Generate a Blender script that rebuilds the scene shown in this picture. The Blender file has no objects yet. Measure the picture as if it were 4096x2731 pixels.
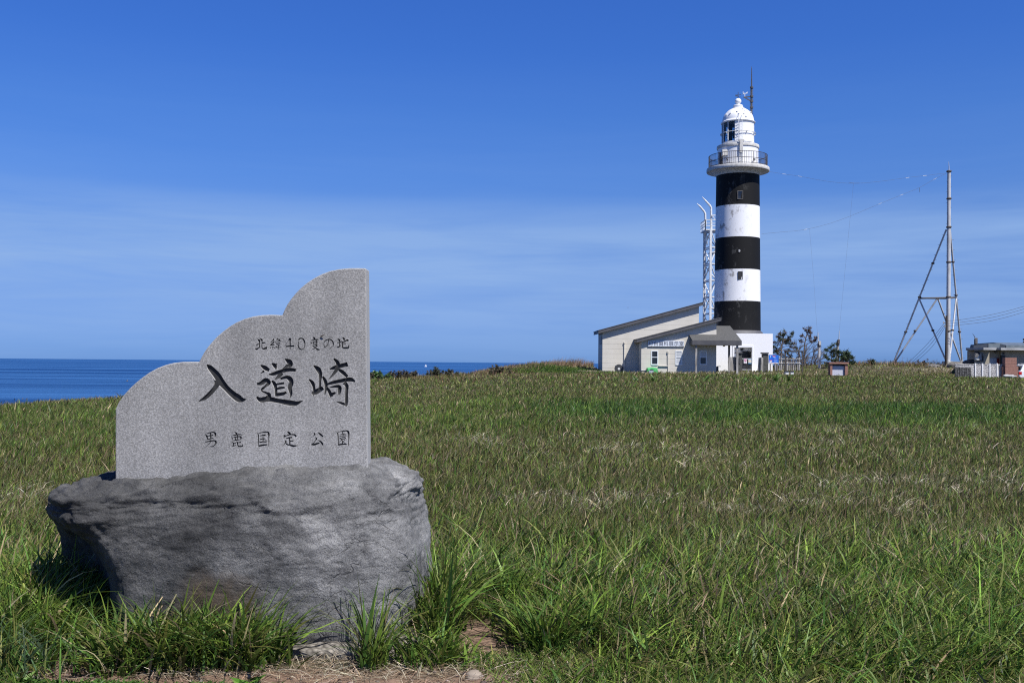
import bpy, bmesh, math, random
import numpy as np
from mathutils import Vector, Matrix, noise as mnoise

random.seed(7)
RNG = np.random.default_rng(11)
S = bpy.context.scene
COL = S.collection
R = math.radians

# ------------------------------------------------------------------ camera
F = 3982.0                       # focal length in pixels of the 4096 px wide photograph
CX, CY = 2048.0, 1365.5
EYE = Vector((0, 0, 1.6))
PITCH = math.atan((1446 - 1365.5) / F)
ROLL = R(0.5)
CAMROT = Matrix.Rotation(R(90) + PITCH, 3, 'X') @ Matrix.Rotation(ROLL, 3, 'Z')
cam_data = bpy.data.cameras.new('camera')
cam_data.sensor_width = 36
cam_data.lens = F / 4096 * 36
cam_data.clip_start = 0.05
cam_data.clip_end = 60000
cam = bpy.data.objects.new('camera', cam_data)
COL.objects.link(cam)
cam.matrix_world = Matrix.Translation(EYE) @ CAMROT.to_4x4()
S.camera = cam

# ------------------------------------------------------------------ light
SUN_EL, SUN_AZ = R(55), R(40)    # azimuth measured to the right of straight behind the camera
SUN_DIR = Vector((math.sin(SUN_AZ) * math.cos(SUN_EL), -math.cos(SUN_AZ) * math.cos(SUN_EL), math.sin(SUN_EL)))
sd = bpy.data.lights.new('sun', 'SUN')
sd.energy = 4.9
sd.angle = R(0.53)
sd.color = (1.0, 0.975, 0.935)
sun = bpy.data.objects.new('sun', sd)
COL.objects.link(sun)
sun.rotation_euler = (-SUN_DIR).to_track_quat('-Z', 'Y').to_euler()
sun.location = (20, -20, 60)

world = bpy.data.worlds.new('World')
S.world = world
world.use_nodes = True
wn, wl = world.node_tree.nodes, world.node_tree.links
wn.clear()
out = wn.new('ShaderNodeOutputWorld')
bg = wn.new('ShaderNodeBackground')
bg.inputs['Strength'].default_value = 0.115
sky = wn.new('ShaderNodeTexSky')
sky.sky_type = 'NISHITA'
sky.sun_disc = False
sky.sun_elevation = SUN_EL
sky.sun_rotation = math.atan2(SUN_DIR.x, SUN_DIR.y)
sky.altitude = 0
sky.air_density = 1.0
sky.dust_density = 0.25
sky.ozone_density = 3.0
tc = wn.new('ShaderNodeTexCoord')
tint = wn.new('ShaderNodeMix'); tint.data_type = 'RGBA'; tint.blend_type = 'MULTIPLY'
tint.inputs[0].default_value = 1.0
# colour of the clear air by height above the horizon (deep maritime blue)
gsep = wn.new('ShaderNodeSeparateXYZ'); wl.new(tc.outputs['Generated'], gsep.inputs[0])
gr_ = wn.new('ShaderNodeValToRGB'); ge = gr_.color_ramp.elements
ge[0].position = 0.0; ge[0].color = (0.127, 0.284, 0.83, 1)
ge[1].position = 0.37; ge[1].color = (0.195, 0.415, 0.91, 1)
for z_, c_ in ((0.03, (0.144, 0.278, 0.752)), (0.061, (0.193, 0.308, 0.69)), (0.12, (0.248, 0.370, 0.686)), (0.179, (0.236, 0.404, 0.763)), (0.235, (0.217, 0.415, 0.815)), (0.29, (0.20, 0.41, 0.86)), (0.55, (0.11, 0.22, 0.50))):
    q_ = ge.new(z_); q_.color = (*c_, 1)
wl.new(gsep.outputs['Z'], gr_.inputs[0]); wl.new(gr_.outputs[0], tint.inputs[7])
wl.new(sky.outputs[0], tint.inputs[6])
# thin cirrus: long bands low over the sea
sep = wn.new('ShaderNodeSeparateXYZ')
wl.new(tc.outputs['Generated'], sep.inputs[0])
mp = wn.new('ShaderNodeMapping')
mp.inputs['Scale'].default_value = (2.2, 1.0, 26.0)
mp.inputs['Rotation'].default_value = (0, R(-2), 0)
wl.new(tc.outputs['Generated'], mp.inputs[0])
nz = wn.new('ShaderNodeTexNoise')
nz.inputs['Scale'].default_value = 1.35
nz.inputs['Detail'].default_value = 6
nz.inputs['Roughness'].default_value = 0.58
nz.inputs['Distortion'].default_value = 0.35
wl.new(mp.outputs[0], nz.inputs['Vector'])
cr = wn.new('ShaderNodeValToRGB')
cr.color_ramp.elements[0].position = 0.18
cr.color_ramp.elements[1].position = 0.62
wl.new(nz.outputs['Fac'], cr.inputs[0])
el = wn.new('ShaderNodeValToRGB')          # where the cirrus lies, by height above the horizon
e = el.color_ramp.elements
e[0].position = 0.0; e[0].color = (0.35, 0.35, 0.35, 1)
e[1].position = 0.30; e[1].color = (0, 0, 0, 1)
k = e.new(0.07); k.color = (0.95, 0.95, 0.95, 1)
k = e.new(0.125); k.color = (0.85, 0.85, 0.85, 1)
k = e.new(0.165); k.color = (0.10, 0.10, 0.10, 1)
wl.new(sep.outputs['Z'], el.inputs[0])
mm = wn.new('ShaderNodeMath'); mm.operation = 'MULTIPLY'
wl.new(cr.outputs[0], mm.inputs[0]); wl.new(el.outputs[0], mm.inputs[1])
m2 = wn.new('ShaderNodeMath'); m2.operation = 'MULTIPLY'; m2.inputs[1].default_value = 0.9
wl.new(mm.outputs[0], m2.inputs[0])
cl = wn.new('ShaderNodeMix'); cl.data_type = 'RGBA'
cl.inputs[7].default_value = (1.85, 2.95, 5.1, 1)
wl.new(m2.outputs[0], cl.inputs[0])
wl.new(tint.outputs[2], cl.inputs[6])
wl.new(cl.outputs[2], bg.inputs['Color'])
wl.new(bg.outputs[0], out.inputs['Surface'])

S.view_settings.view_transform = 'Standard'
S.view_settings.look = 'None'
S.view_settings.gamma = 1.0
S.view_settings.exposure = 0.45
S.cycles.use_denoising = False
S.cycles.filter_width = 1.15
S.cycles.max_bounces = 6
S.cycles.transparent_max_bounces = 6

# ------------------------------------------------------------------ helpers
def P(px, py, Y):
    """world point on the ray through photo pixel (px, py) at depth y = Y"""
    d = CAMROT @ Vector(((px - CX) / F, -(py - CY) / F, -1))
    return EYE + d * (Y / d.y)

def link(o):
    COL.objects.link(o)
    return o

def tag(o, label=None, cat=None, group=None, kind=None):
    if label: o['label'] = label
    if cat: o['category'] = cat
    if group: o['group'] = group
    if kind: o['kind'] = kind
    return o

def thing(name, loc, label, cat, group=None):
    o = bpy.data.objects.new(name, None)
    o.empty_display_size = 0.2
    o.location = loc
    link(o)
    return tag(o, label, cat, group)

def wloc(o):
    v = Vector((0, 0, 0))
    while o is not None:
        v += o.location
        o = o.parent
    return v

class MB:
    """collects shapes in world coordinates and links them as one mesh object"""
    def __init__(self):
        self.v = []; self.f = []; self.mi = []; self.m = 0
    def add(self, vs, fs):
        n = len(self.v)
        self.v.extend([tuple(p) for p in vs])
        for f in fs:
            self.f.append([n + i for i in f]); self.mi.append(self.m)
    def box(self, x0, x1, y0, y1, z0, z1):
        vs = [(x, y, z) for z in (z0, z1) for y in (y0, y1) for x in (x0, x1)]
        self.add(vs, [(0, 2, 3, 1), (4, 5, 7, 6), (0, 1, 5, 4), (2, 6, 7, 3), (0, 4, 6, 2), (1, 3, 7, 5)])
    def tube(self, pts, radii, n=8, cap=True):
        pts = [Vector(p) for p in pts]
        if not hasattr(radii, '__len__'): radii = [radii] * len(pts)
        vs, fs = [], []
        up = Vector((0.31, 0.17, 0.93)).normalized()
        for i, p in enumerate(pts):
            t = (pts[min(i + 1, len(pts) - 1)] - pts[max(i - 1, 0)])
            if t.length < 1e-9: t = Vector((0, 0, 1))
            t.normalize()
            a = t.cross(up)
            if a.length < 0.15: a = t.cross(Vector((1, 0, 0)))
            a.normalize(); b = t.cross(a)
            for k in range(n):
                w = 2 * math.pi * k / n
                vs.append(p + (a * math.cos(w) + b * math.sin(w)) * radii[i])
        for i in range(len(pts) - 1):
            for k in range(n):
                k2 = (k + 1) % n
                fs.append((i * n + k, (i + 1) * n + k, (i + 1) * n + k2, i * n + k2))
        if cap:
            fs.append(tuple(range(n))); fs.append(tuple(range((len(pts) - 1) * n, len(pts) * n))[::-1])
        self.add(vs, fs)
    def bar(self, p0, p1, w, h=None):
        h = h or w
        p0, p1 = Vector(p0), Vector(p1)
        t = (p1 - p0).normalized()
        a = t.cross(Vector((0, 0, 1)))
        if a.length < 0.05: a = Vector((1, 0, 0))
        a.normalize(); b = a.cross(t)
        vs = []
        for p in (p0, p1):
            for sx, sy in ((-1, -1), (1, -1), (1, 1), (-1, 1)):
                vs.append(p + a * sx * w / 2 + b * sy * h / 2)
        self.add(vs, [(0, 1, 2, 3), (7, 6, 5, 4), (0, 4, 5, 1), (1, 5, 6, 2), (2, 6, 7, 3), (3, 7, 4, 0)])
    def lathe(self, prof, c, n=48, a0=0.0, a1=2 * math.pi):
        full = abs(a1 - a0 - 2 * math.pi) < 1e-6
        m = n if full else n + 1
        vs, fs = [], []
        for r, z in prof:
            for k in range(m):
                w = a0 + (a1 - a0) * k / n
                vs.append((c[0] + r * math.cos(w), c[1] + r * math.sin(w), z))
        for i in range(len(prof) - 1):
            for k in range(n):
                k2 = (k + 1) % m
                fs.append((i * m + k, i * m + k2, (i + 1) * m + k2, (i + 1) * m + k))
        self.add(vs, fs)
    def prism(self, poly, vec):
        """polygon (3D points) pushed along vec"""
        n = len(poly); vec = Vector(vec)
        vs = [Vector(p) for p in poly] + [Vector(p) + vec for p in poly]
        fs = [tuple(range(n)), tuple(range(2 * n - 1, n - 1, -1))]
        for i in range(n):
            j = (i + 1) % n
            fs.append((i, i + n, j + n, j))
        self.add(vs, fs)
    def quad(self, a, b, c, d):
        self.add([a, b, c, d], [(0, 1, 2, 3)])
    def build(self, name, mats, parent=None, smooth=False, loc=None, fixn=True, bevel=0):
        if not isinstance(mats, (list, tuple)): mats = [mats]
        o = mesh_obj(name, np.array(self.v, dtype=float), self.f, mats, parent, loc, self.mi)
        if fixn:
            bm = bmesh.new(); bm.from_mesh(o.data)
            bmesh.ops.recalc_face_normals(bm, faces=bm.faces)
            bm.to_mesh(o.data); bm.free()
        if smooth:
            o.data.polygons.foreach_set('use_smooth', [True] * len(o.data.polygons))
            o.data.set_sharp_from_angle(angle=R(38))
        if bevel:
            b = o.modifiers.new('bevel', 'BEVEL'); b.width = bevel; b.segments = 2; b.limit_method = 'ANGLE'
        return o

def mesh_obj(name, v, faces, mats, parent=None, loc=None, mi=None):
    base = wloc(parent) if parent is not None else Vector(loc if loc is not None else (0, 0, 0))
    me = bpy.data.meshes.new(name)
    me.from_pydata((v - np.array(base)).tolist(), [], faces)
    for m in mats: me.materials.append(m)
    if mi is not None: me.polygons.foreach_set('material_index', mi)
    o = bpy.data.objects.new(name, me)
    link(o)
    if parent is not None: o.parent = parent
    else: o.location = base
    return o

# value noise on numpy arrays
def _hash(ix, iy, seed):
    h = (ix.astype(np.int64) * 374761393 + iy.astype(np.int64) * 668265263 + seed * 1442695041) & 0x7fffffff
    h = (h ^ (h >> 13)) * 1274126177 & 0x7fffffff
    return ((h ^ (h >> 16)) & 0xffff) / 65535.0
def vnoise(x, y, sc, seed=0):
    x = np.asarray(x, float) / sc; y = np.asarray(y, float) / sc
    ix, iy = np.floor(x), np.floor(y)
    fx, fy = x - ix, y - iy
    fx = fx * fx * (3 - 2 * fx); fy = fy * fy * (3 - 2 * fy)
    a = _hash(ix, iy, seed); b = _hash(ix + 1, iy, seed); c = _hash(ix, iy + 1, seed); d = _hash(ix + 1, iy + 1, seed)
    return (a * (1 - fx) + b * fx) * (1 - fy) + (c * (1 - fx) + d * fx) * fy
def fbm(x, y, sc, seed=0, oct=3):
    s, a, t = 0, 1.0, 0
    for i in range(oct):
        s = s + a * vnoise(x, y, sc / 2 ** i, seed + i); t += a; a *= 0.5
    return s / t
def sstep(a, b, x):
    t = np.clip((np.asarray(x, float) - a) / (b - a), 0, 1)
    return t * t * (3 - 2 * t)

# ------------------------------------------------------------------ materials
def mat(name, c1, c2=None, scale=4.0, rough=0.7, bump=0.0, bscale=None, detail=5, metal=0.0, spec=0.5,
        lo=0.35, hi=0.65, stretch=(1, 1, 1), bdist=0.02):
    m = bpy.data.materials.new(name)
    m.use_nodes = True
    nt = m.node_tree; n, l = nt.nodes, nt.links
    b = n['Principled BSDF']
    b.inputs['Roughness'].default_value = rough
    b.inputs['Metallic'].default_value = metal
    b.inputs['Specular IOR Level'].default_value = spec
    b.inputs['Base Color'].default_value = (*c1, 1)
    t = n.new('ShaderNodeTexCoord'); mpn = n.new('ShaderNodeMapping')
    mpn.inputs['Scale'].default_value = stretch
    l.new(t.outputs['Object'], mpn.inputs[0])
    if c2 is not None:
        z = n.new('ShaderNodeTexNoise'); z.inputs['Scale'].default_value = scale; z.inputs['Detail'].default_value = detail
        l.new(mpn.outputs[0], z.inputs['Vector'])
        r = n.new('ShaderNodeValToRGB')
        r.color_ramp.elements[0].position = lo; r.color_ramp.elements[0].color = (*c1, 1)
        r.color_ramp.elements[1].position = hi; r.color_ramp.elements[1].color = (*c2, 1)
        l.new(z.outputs['Fac'], r.inputs[0]); l.new(r.outputs[0], b.inputs['Base Color'])
    if bump:
        z2 = n.new('ShaderNodeTexNoise'); z2.inputs['Scale'].default_value = bscale or scale * 4; z2.inputs['Detail'].default_value = 6
        l.new(mpn.outputs[0], z2.inputs['Vector'])
        bp = n.new('ShaderNodeBump'); bp.inputs['Strength'].default_value = bump; bp.inputs['Distance'].default_value = bdist
        l.new(z2.outputs['Fac'], bp.inputs['Height']); l.new(bp.outputs[0], b.inputs['Normal'])
    return m

def nodes_of(m):
    return m.node_tree.nodes, m.node_tree.links, m.node_tree.nodes['Principled BSDF']

M = {}
M['wall'] = mat('warm_grey_siding', (0.56, 0.525, 0.455), (0.60, 0.565, 0.495), 1.2, 0.8, 0.12, 30)
def siding(m, pitch, depth):
    n, l, b = nodes_of(m)
    t = n.new('ShaderNodeTexCoord'); s = n.new('ShaderNodeSeparateXYZ'); l.new(t.outputs['Object'], s.inputs[0])
    d = n.new('ShaderNodeMath'); d.operation = 'DIVIDE'; d.inputs[1].default_value = pitch; l.new(s.outputs['Z'], d.inputs[0])
    fr = n.new('ShaderNodeMath'); fr.operation = 'FRACT'; l.new(d.outputs[0], fr.inputs[0])
    r = n.new('ShaderNodeValToRGB'); r.color_ramp.elements[0].position = 0.0; r.color_ramp.elements[0].color = (0, 0, 0, 1)
    r.color_ramp.elements[1].position = 0.07; r.color_ramp.elements[1].color = (1, 1, 1, 1)
    l.new(fr.outputs[0], r.inputs[0])
    bp = n.new('ShaderNodeBump'); bp.inputs['Strength'].default_value = 0.8; bp.inputs['Distance'].default_value = depth
    l.new(r.outputs[0], bp.inputs['Height'])
    old = b.inputs['Normal'].links
    if old: l.new(old[0].from_socket, bp.inputs['Normal'])
    l.new(bp.outputs[0], b.inputs['Normal'])
siding(M['wall'], 0.455, 0.012)
M['roof'] = mat('dark_grey_roof', (0.055, 0.055, 0.06), (0.085, 0.083, 0.085), 6, 0.75, 0.3, 40)
M['shingle'] = mat('grey_shingles', (0.058, 0.058, 0.057), (0.092, 0.091, 0.088), 9, 0.85, 0.3, 30, stretch=(1, 1, 3))
M['fascia'] = mat('grey_fascia', (0.060, 0.060, 0.068), (0.085, 0.083, 0.088), 2, 0.6, 0.1, 30)
M['white'] = mat('white_paint', (0.78, 0.78, 0.78), (0.70, 0.70, 0.69), 3, 0.5)
M['whitemetal'] = mat('white_metal', (0.72, 0.73, 0.74), (0.55, 0.56, 0.56), 5, 0.45, metal=0.0)
M['alu'] = mat('white_sash', (0.75, 0.77, 0.78), None, rough=0.4)
M['glassdark'] = mat('dark_window_glass', (0.012, 0.013, 0.015), (0.03, 0.03, 0.032), 1.5, 0.06, spec=0.6)
M['blind'] = mat('window_blind', (0.42, 0.44, 0.46), (0.50, 0.52, 0.54), 2, 0.35)
M['black'] = mat('black_paint', (0.012, 0.012, 0.013), (0.03, 0.029, 0.028), 3, 0.55)
M['concrete'] = mat('weathered_concrete', (0.60, 0.585, 0.55), (0.36, 0.34, 0.31), 3.5, 0.9, 0.4, 30, lo=0.4, hi=0.8)
M['steel'] = mat('galvanised_steel', (0.50, 0.50, 0.51), (0.32, 0.31, 0.30), 3, 0.5, 0.1, 20, metal=0.0, lo=0.45, hi=0.75, stretch=(1, 1, 0.4))
M['rust'] = mat('dark_rusty_steel', (0.05, 0.045, 0.042), (0.10, 0.075, 0.06), 8, 0.7)
M['darkmetal'] = mat('dark_grey_metal', (0.035, 0.036, 0.04), (0.06, 0.06, 0.062), 4, 0.5)
M['rail'] = mat('brown_black_railing', (0.03, 0.026, 0.024), (0.06, 0.05, 0.042), 5, 0.5)
M['wood'] = mat('grey_weathered_wood', (0.42, 0.405, 0.385), (0.16, 0.15, 0.14), 6, 0.9, 0.5, 30, stretch=(1, 1, 0.15))
M['wooddark'] = mat('dark_brown_wood', (0.045, 0.036, 0.03), (0.075, 0.06, 0.05), 6, 0.75, 0.2, 30)
M['pillar'] = mat('dark_stone_pillar', (0.045, 0.046, 0.045), (0.085, 0.086, 0.082), 4, 0.85, 0.3, 25)
M['brick'] = mat('red_brown_brick', (0.215, 0.105, 0.08), (0.29, 0.15, 0.115), 8, 0.85, 0.2, 30)
M['bluesign'] = mat('blue_sign_face', (0.02, 0.10, 0.55), (0.03, 0.22, 0.75), 1.2, 0.4)
M['paper'] = mat('white_paper', (0.75, 0.75, 0.74), None, rough=0.6)
M['pinkink'] = mat('pink_print', (0.62, 0.22, 0.38), None, rough=0.6)
M['lightink'] = mat('pale_print', (0.35, 0.50, 0.85), None, rough=0.5)
M['redink'] = mat('red_print', (0.55, 0.06, 0.08), None, rough=0.5)
M['blueink'] = mat('light_blue_print', (0.06, 0.33, 0.62), None, rough=0.5)
M['cream'] = mat('cream_poster', (0.60, 0.54, 0.42), (0.66, 0.60, 0.50), 3, 0.6)
M['ink'] = mat('dark_sign_letters', (0.03, 0.035, 0.06), None, rough=0.6)
M['signwhite'] = mat('pale_sign_board', (0.66, 0.70, 0.76), (0.58, 0.62, 0.69), 3, 0.5)
M['stonewhite'] = mat('pale_stone_panel', (0.46, 0.47, 0.55), (0.52, 0.53, 0.60), 4, 0.5)
M['tarp'] = mat('green_tarpaulin', (0.03, 0.30, 0.07), (0.08, 0.46, 0.14), 5, 0.5, 0.6, 9, bdist=0.05)
M['beige'] = mat('beige_grey_render', (0.30, 0.265, 0.20), (0.36, 0.32, 0.25), 2, 0.85, 0.15, 20)
M['darkred'] = mat('dark_red_panel', (0.20, 0.012, 0.01), None, rough=0.5)
M['greydoor'] = mat('grey_blue_door', (0.36, 0.40, 0.47), (0.32, 0.36, 0.43), 2, 0.4)
M['roofmetal'] = mat('grey_blue_metal_roof', (0.10, 0.125, 0.14), (0.15, 0.175, 0.19), 2, 0.4, metal=0.0)
M['roofdark'] = mat('dark_slate_metal', (0.025, 0.035, 0.05), (0.04, 0.05, 0.065), 2, 0.5)
M['eave'] = mat('pale_concrete_eave', (0.40, 0.40, 0.40), (0.28, 0.28, 0.28), 1.5, 0.8, 0.2, 20)
M['acwhite'] = mat('white_appliance', (0.66, 0.66, 0.63), (0.60, 0.60, 0.57), 3, 0.5)
M['carpaint'] = mat('white_car_paint', (0.74, 0.76, 0.80), None, rough=0.22)
M['rubber'] = mat('black_rubber', (0.015, 0.015, 0.016), None, rough=0.8)
M['rim'] = mat('grey_alloy', (0.45, 0.46, 0.47), None, rough=0.3, metal=0.7)
M['redlens'] = mat('red_tail_lens', (0.45, 0.01, 0.01), None, rough=0.2)
M['insul'] = mat('white_insulator', (0.45, 0.45, 0.44), None, rough=0.3)
M['wire'] = mat('grey_wire', (0.10, 0.10, 0.11), None, rough=0.6)
M['rockgrey'] = mat('grey_rubble', (0.09, 0.085, 0.08), (0.17, 0.16, 0.15), 4, 0.9, 0.5, 14)
M['stone'] = mat('tan_pebble', (0.22, 0.18, 0.14), (0.30, 0.25, 0.20), 8, 0.85, 0.2, 40)
M['bark'] = mat('grey_bark', (0.075, 0.06, 0.052), (0.14, 0.115, 0.10), 9, 0.9, 0.3, 30)
M['needle'] = mat('dull_green_needles', (0.020, 0.032, 0.012), (0.055, 0.062, 0.026), 2.5, 0.6)
M['needlegreen'] = mat('green_needles', (0.018, 0.042, 0.012), (0.045, 0.078, 0.024), 2.5, 0.6)
M['needlebrown'] = mat('brown_dead_needles', (0.055, 0.030, 0.018), (0.12, 0.065, 0.04), 2.5, 0.7)
M['fern'] = mat('bright_fern_leaf', (0.05, 0.115, 0.015), (0.10, 0.19, 0.03), 6, 0.45)
M['bird'] = mat('dark_bird_feathers', (0.06, 0.06, 0.06), (0.16, 0.16, 0.16), 12, 0.7)

# tower paint: banded, with flaking and mould where the weather has been at it
def tower_paint(name, base, stain, thr, rough, xlim, amount, sc):
    m = mat(name, base, None, rough=rough)
    n, l, b = nodes_of(m)
    t = n.new('ShaderNodeTexCoord'); s = n.new('ShaderNodeSeparateXYZ'); l.new(t.outputs['Object'], s.inputs[0])
    mp_ = n.new('ShaderNodeMapping'); mp_.inputs['Scale'].default_value = (1, 1, 0.6); l.new(t.outputs['Object'], mp_.inputs[0])
    z = n.new('ShaderNodeTexNoise'); z.inputs['Scale'].default_value = sc; z.inputs['Detail'].default_value = 9; z.inputs['Roughness'].default_value = 0.68
    l.new(mp_.outputs[0], z.inputs['Vector'])
    z2 = n.new('ShaderNodeTexNoise'); z2.inputs['Scale'].default_value = 0.55; z2.inputs['Detail'].default_value = 3
    l.new(t.outputs['Object'], z2.inputs['Vector'])
    ad = n.new('ShaderNodeMath'); ad.operation = 'MULTIPLY_ADD'; ad.inputs[1].default_value = 0.55; l.new(z2.outputs['Fac'], ad.inputs[0]); l.new(z.outputs['Fac'], ad.inputs[2])
    r = n.new('ShaderNodeValToRGB'); r.color_ramp.elements[0].position = thr; r.color_ramp.elements[1].position = thr + 0.09
    r.color_ramp.elements[0].color = (0, 0, 0, 1); r.color_ramp.elements[1].color = (1, 1, 1, 1)
    l.new(ad.outputs[0], r.inputs[0])
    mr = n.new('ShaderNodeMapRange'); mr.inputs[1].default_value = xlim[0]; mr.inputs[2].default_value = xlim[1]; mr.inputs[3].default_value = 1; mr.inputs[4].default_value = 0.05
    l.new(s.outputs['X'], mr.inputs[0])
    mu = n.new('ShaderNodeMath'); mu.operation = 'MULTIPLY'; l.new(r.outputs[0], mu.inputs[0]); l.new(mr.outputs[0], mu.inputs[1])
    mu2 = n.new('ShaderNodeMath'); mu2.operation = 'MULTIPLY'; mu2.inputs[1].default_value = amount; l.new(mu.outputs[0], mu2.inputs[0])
    mx = n.new('ShaderNodeMix'); mx.data_type = 'RGBA'; mx.inputs[6].default_value = (*base, 1); mx.inputs[7].default_value = (*stain, 1)
    l.new(mu2.outputs[0], mx.inputs[0]); l.new(mx.outputs[2], b.inputs['Base Color'])
    return m
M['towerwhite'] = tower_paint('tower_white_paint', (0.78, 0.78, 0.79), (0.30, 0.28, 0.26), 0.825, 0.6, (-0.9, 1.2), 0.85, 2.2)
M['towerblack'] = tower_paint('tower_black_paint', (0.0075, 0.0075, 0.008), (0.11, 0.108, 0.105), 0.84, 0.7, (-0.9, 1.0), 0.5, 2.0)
nodes_of(M['towerblack'])[2].inputs['Specular IOR Level'].default_value = 0.2
M['lampwhite'] = tower_paint('lantern_white_paint', (0.80, 0.80, 0.80), (0.50, 0.48, 0.44), 0.94, 0.4, (-1.5, 2.5), 0.5, 2.4)

# granite with fine grain
def granite(name, base, spread):
    m = mat(name, (base,) * 3, None, rough=0.7)
    n, l, b = nodes_of(m)
    t = n.new('ShaderNodeTexCoord')
    v = n.new('ShaderNodeTexNoise'); v.inputs['Scale'].default_value = 150; v.inputs['Detail'].default_value = 3; v.inputs['Roughness'].default_value = 0.75
    l.new(t.outputs['Object'], v.inputs['Vector'])
    r = n.new('ShaderNodeValToRGB')
    c = lambda q: (q, q * 0.975, q * 0.945, 1)
    r.color_ramp.elements[0].position = 0.30; r.color_ramp.elements[0].color = c(base * (1 - spread))
    r.color_ramp.elements[1].position = 0.72; r.color_ramp.elements[1].color = c(base * (1 + 1.5 * spread))
    k_ = r.color_ramp.elements.new(0.5); k_.color = c(base)
    l.new(v.outputs['Fac'], r.inputs[0])
    z = n.new('ShaderNodeTexNoise'); z.inputs['Scale'].default_value = 3.0; z.inputs['Detail'].default_value = 5
    mr = n.new('ShaderNodeMapRange'); mr.inputs[1].default_value = 0.3; mr.inputs[2].default_value = 0.7; mr.inputs[3].default_value = 0.80; mr.inputs[4].default_value = 1.14
    zm = n.new('ShaderNodeMapping'); zm.inputs['Scale'].default_value = (1.6, 1.6, 0.55); l.new(t.outputs['Object'], zm.inputs[0]); l.new(zm.outputs[0], z.inputs['Vector'])
    l.new(z.outputs['Fac'], mr.inputs[0])
    mx = n.new('ShaderNodeMix'); mx.data_type = 'RGBA'; mx.blend_type = 'MULTIPLY'; mx.inputs[0].default_value = 1
    l.new(r.outputs[0], mx.inputs[6]); l.new(mr.outputs[0], mx.inputs[7]); l.new(mx.outputs[2], b.inputs['Base Color'])
    bp = n.new('ShaderNodeBump'); bp.inputs['Strength'].default_value = 0.5; bp.inputs['Distance'].default_value = 0.004
    l.new(v.outputs['Fac'], bp.inputs['Height']); l.new(bp.outputs[0], b.inputs['Normal'])
    return m
M['granite'] = granite('flamed_grey_granite', 0.265, 0.52)
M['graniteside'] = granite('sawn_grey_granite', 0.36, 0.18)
M['letter'] = mat('black_letter_paint', (0.010, 0.010, 0.011), (0.028, 0.028, 0.028), 60, 0.75)

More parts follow.
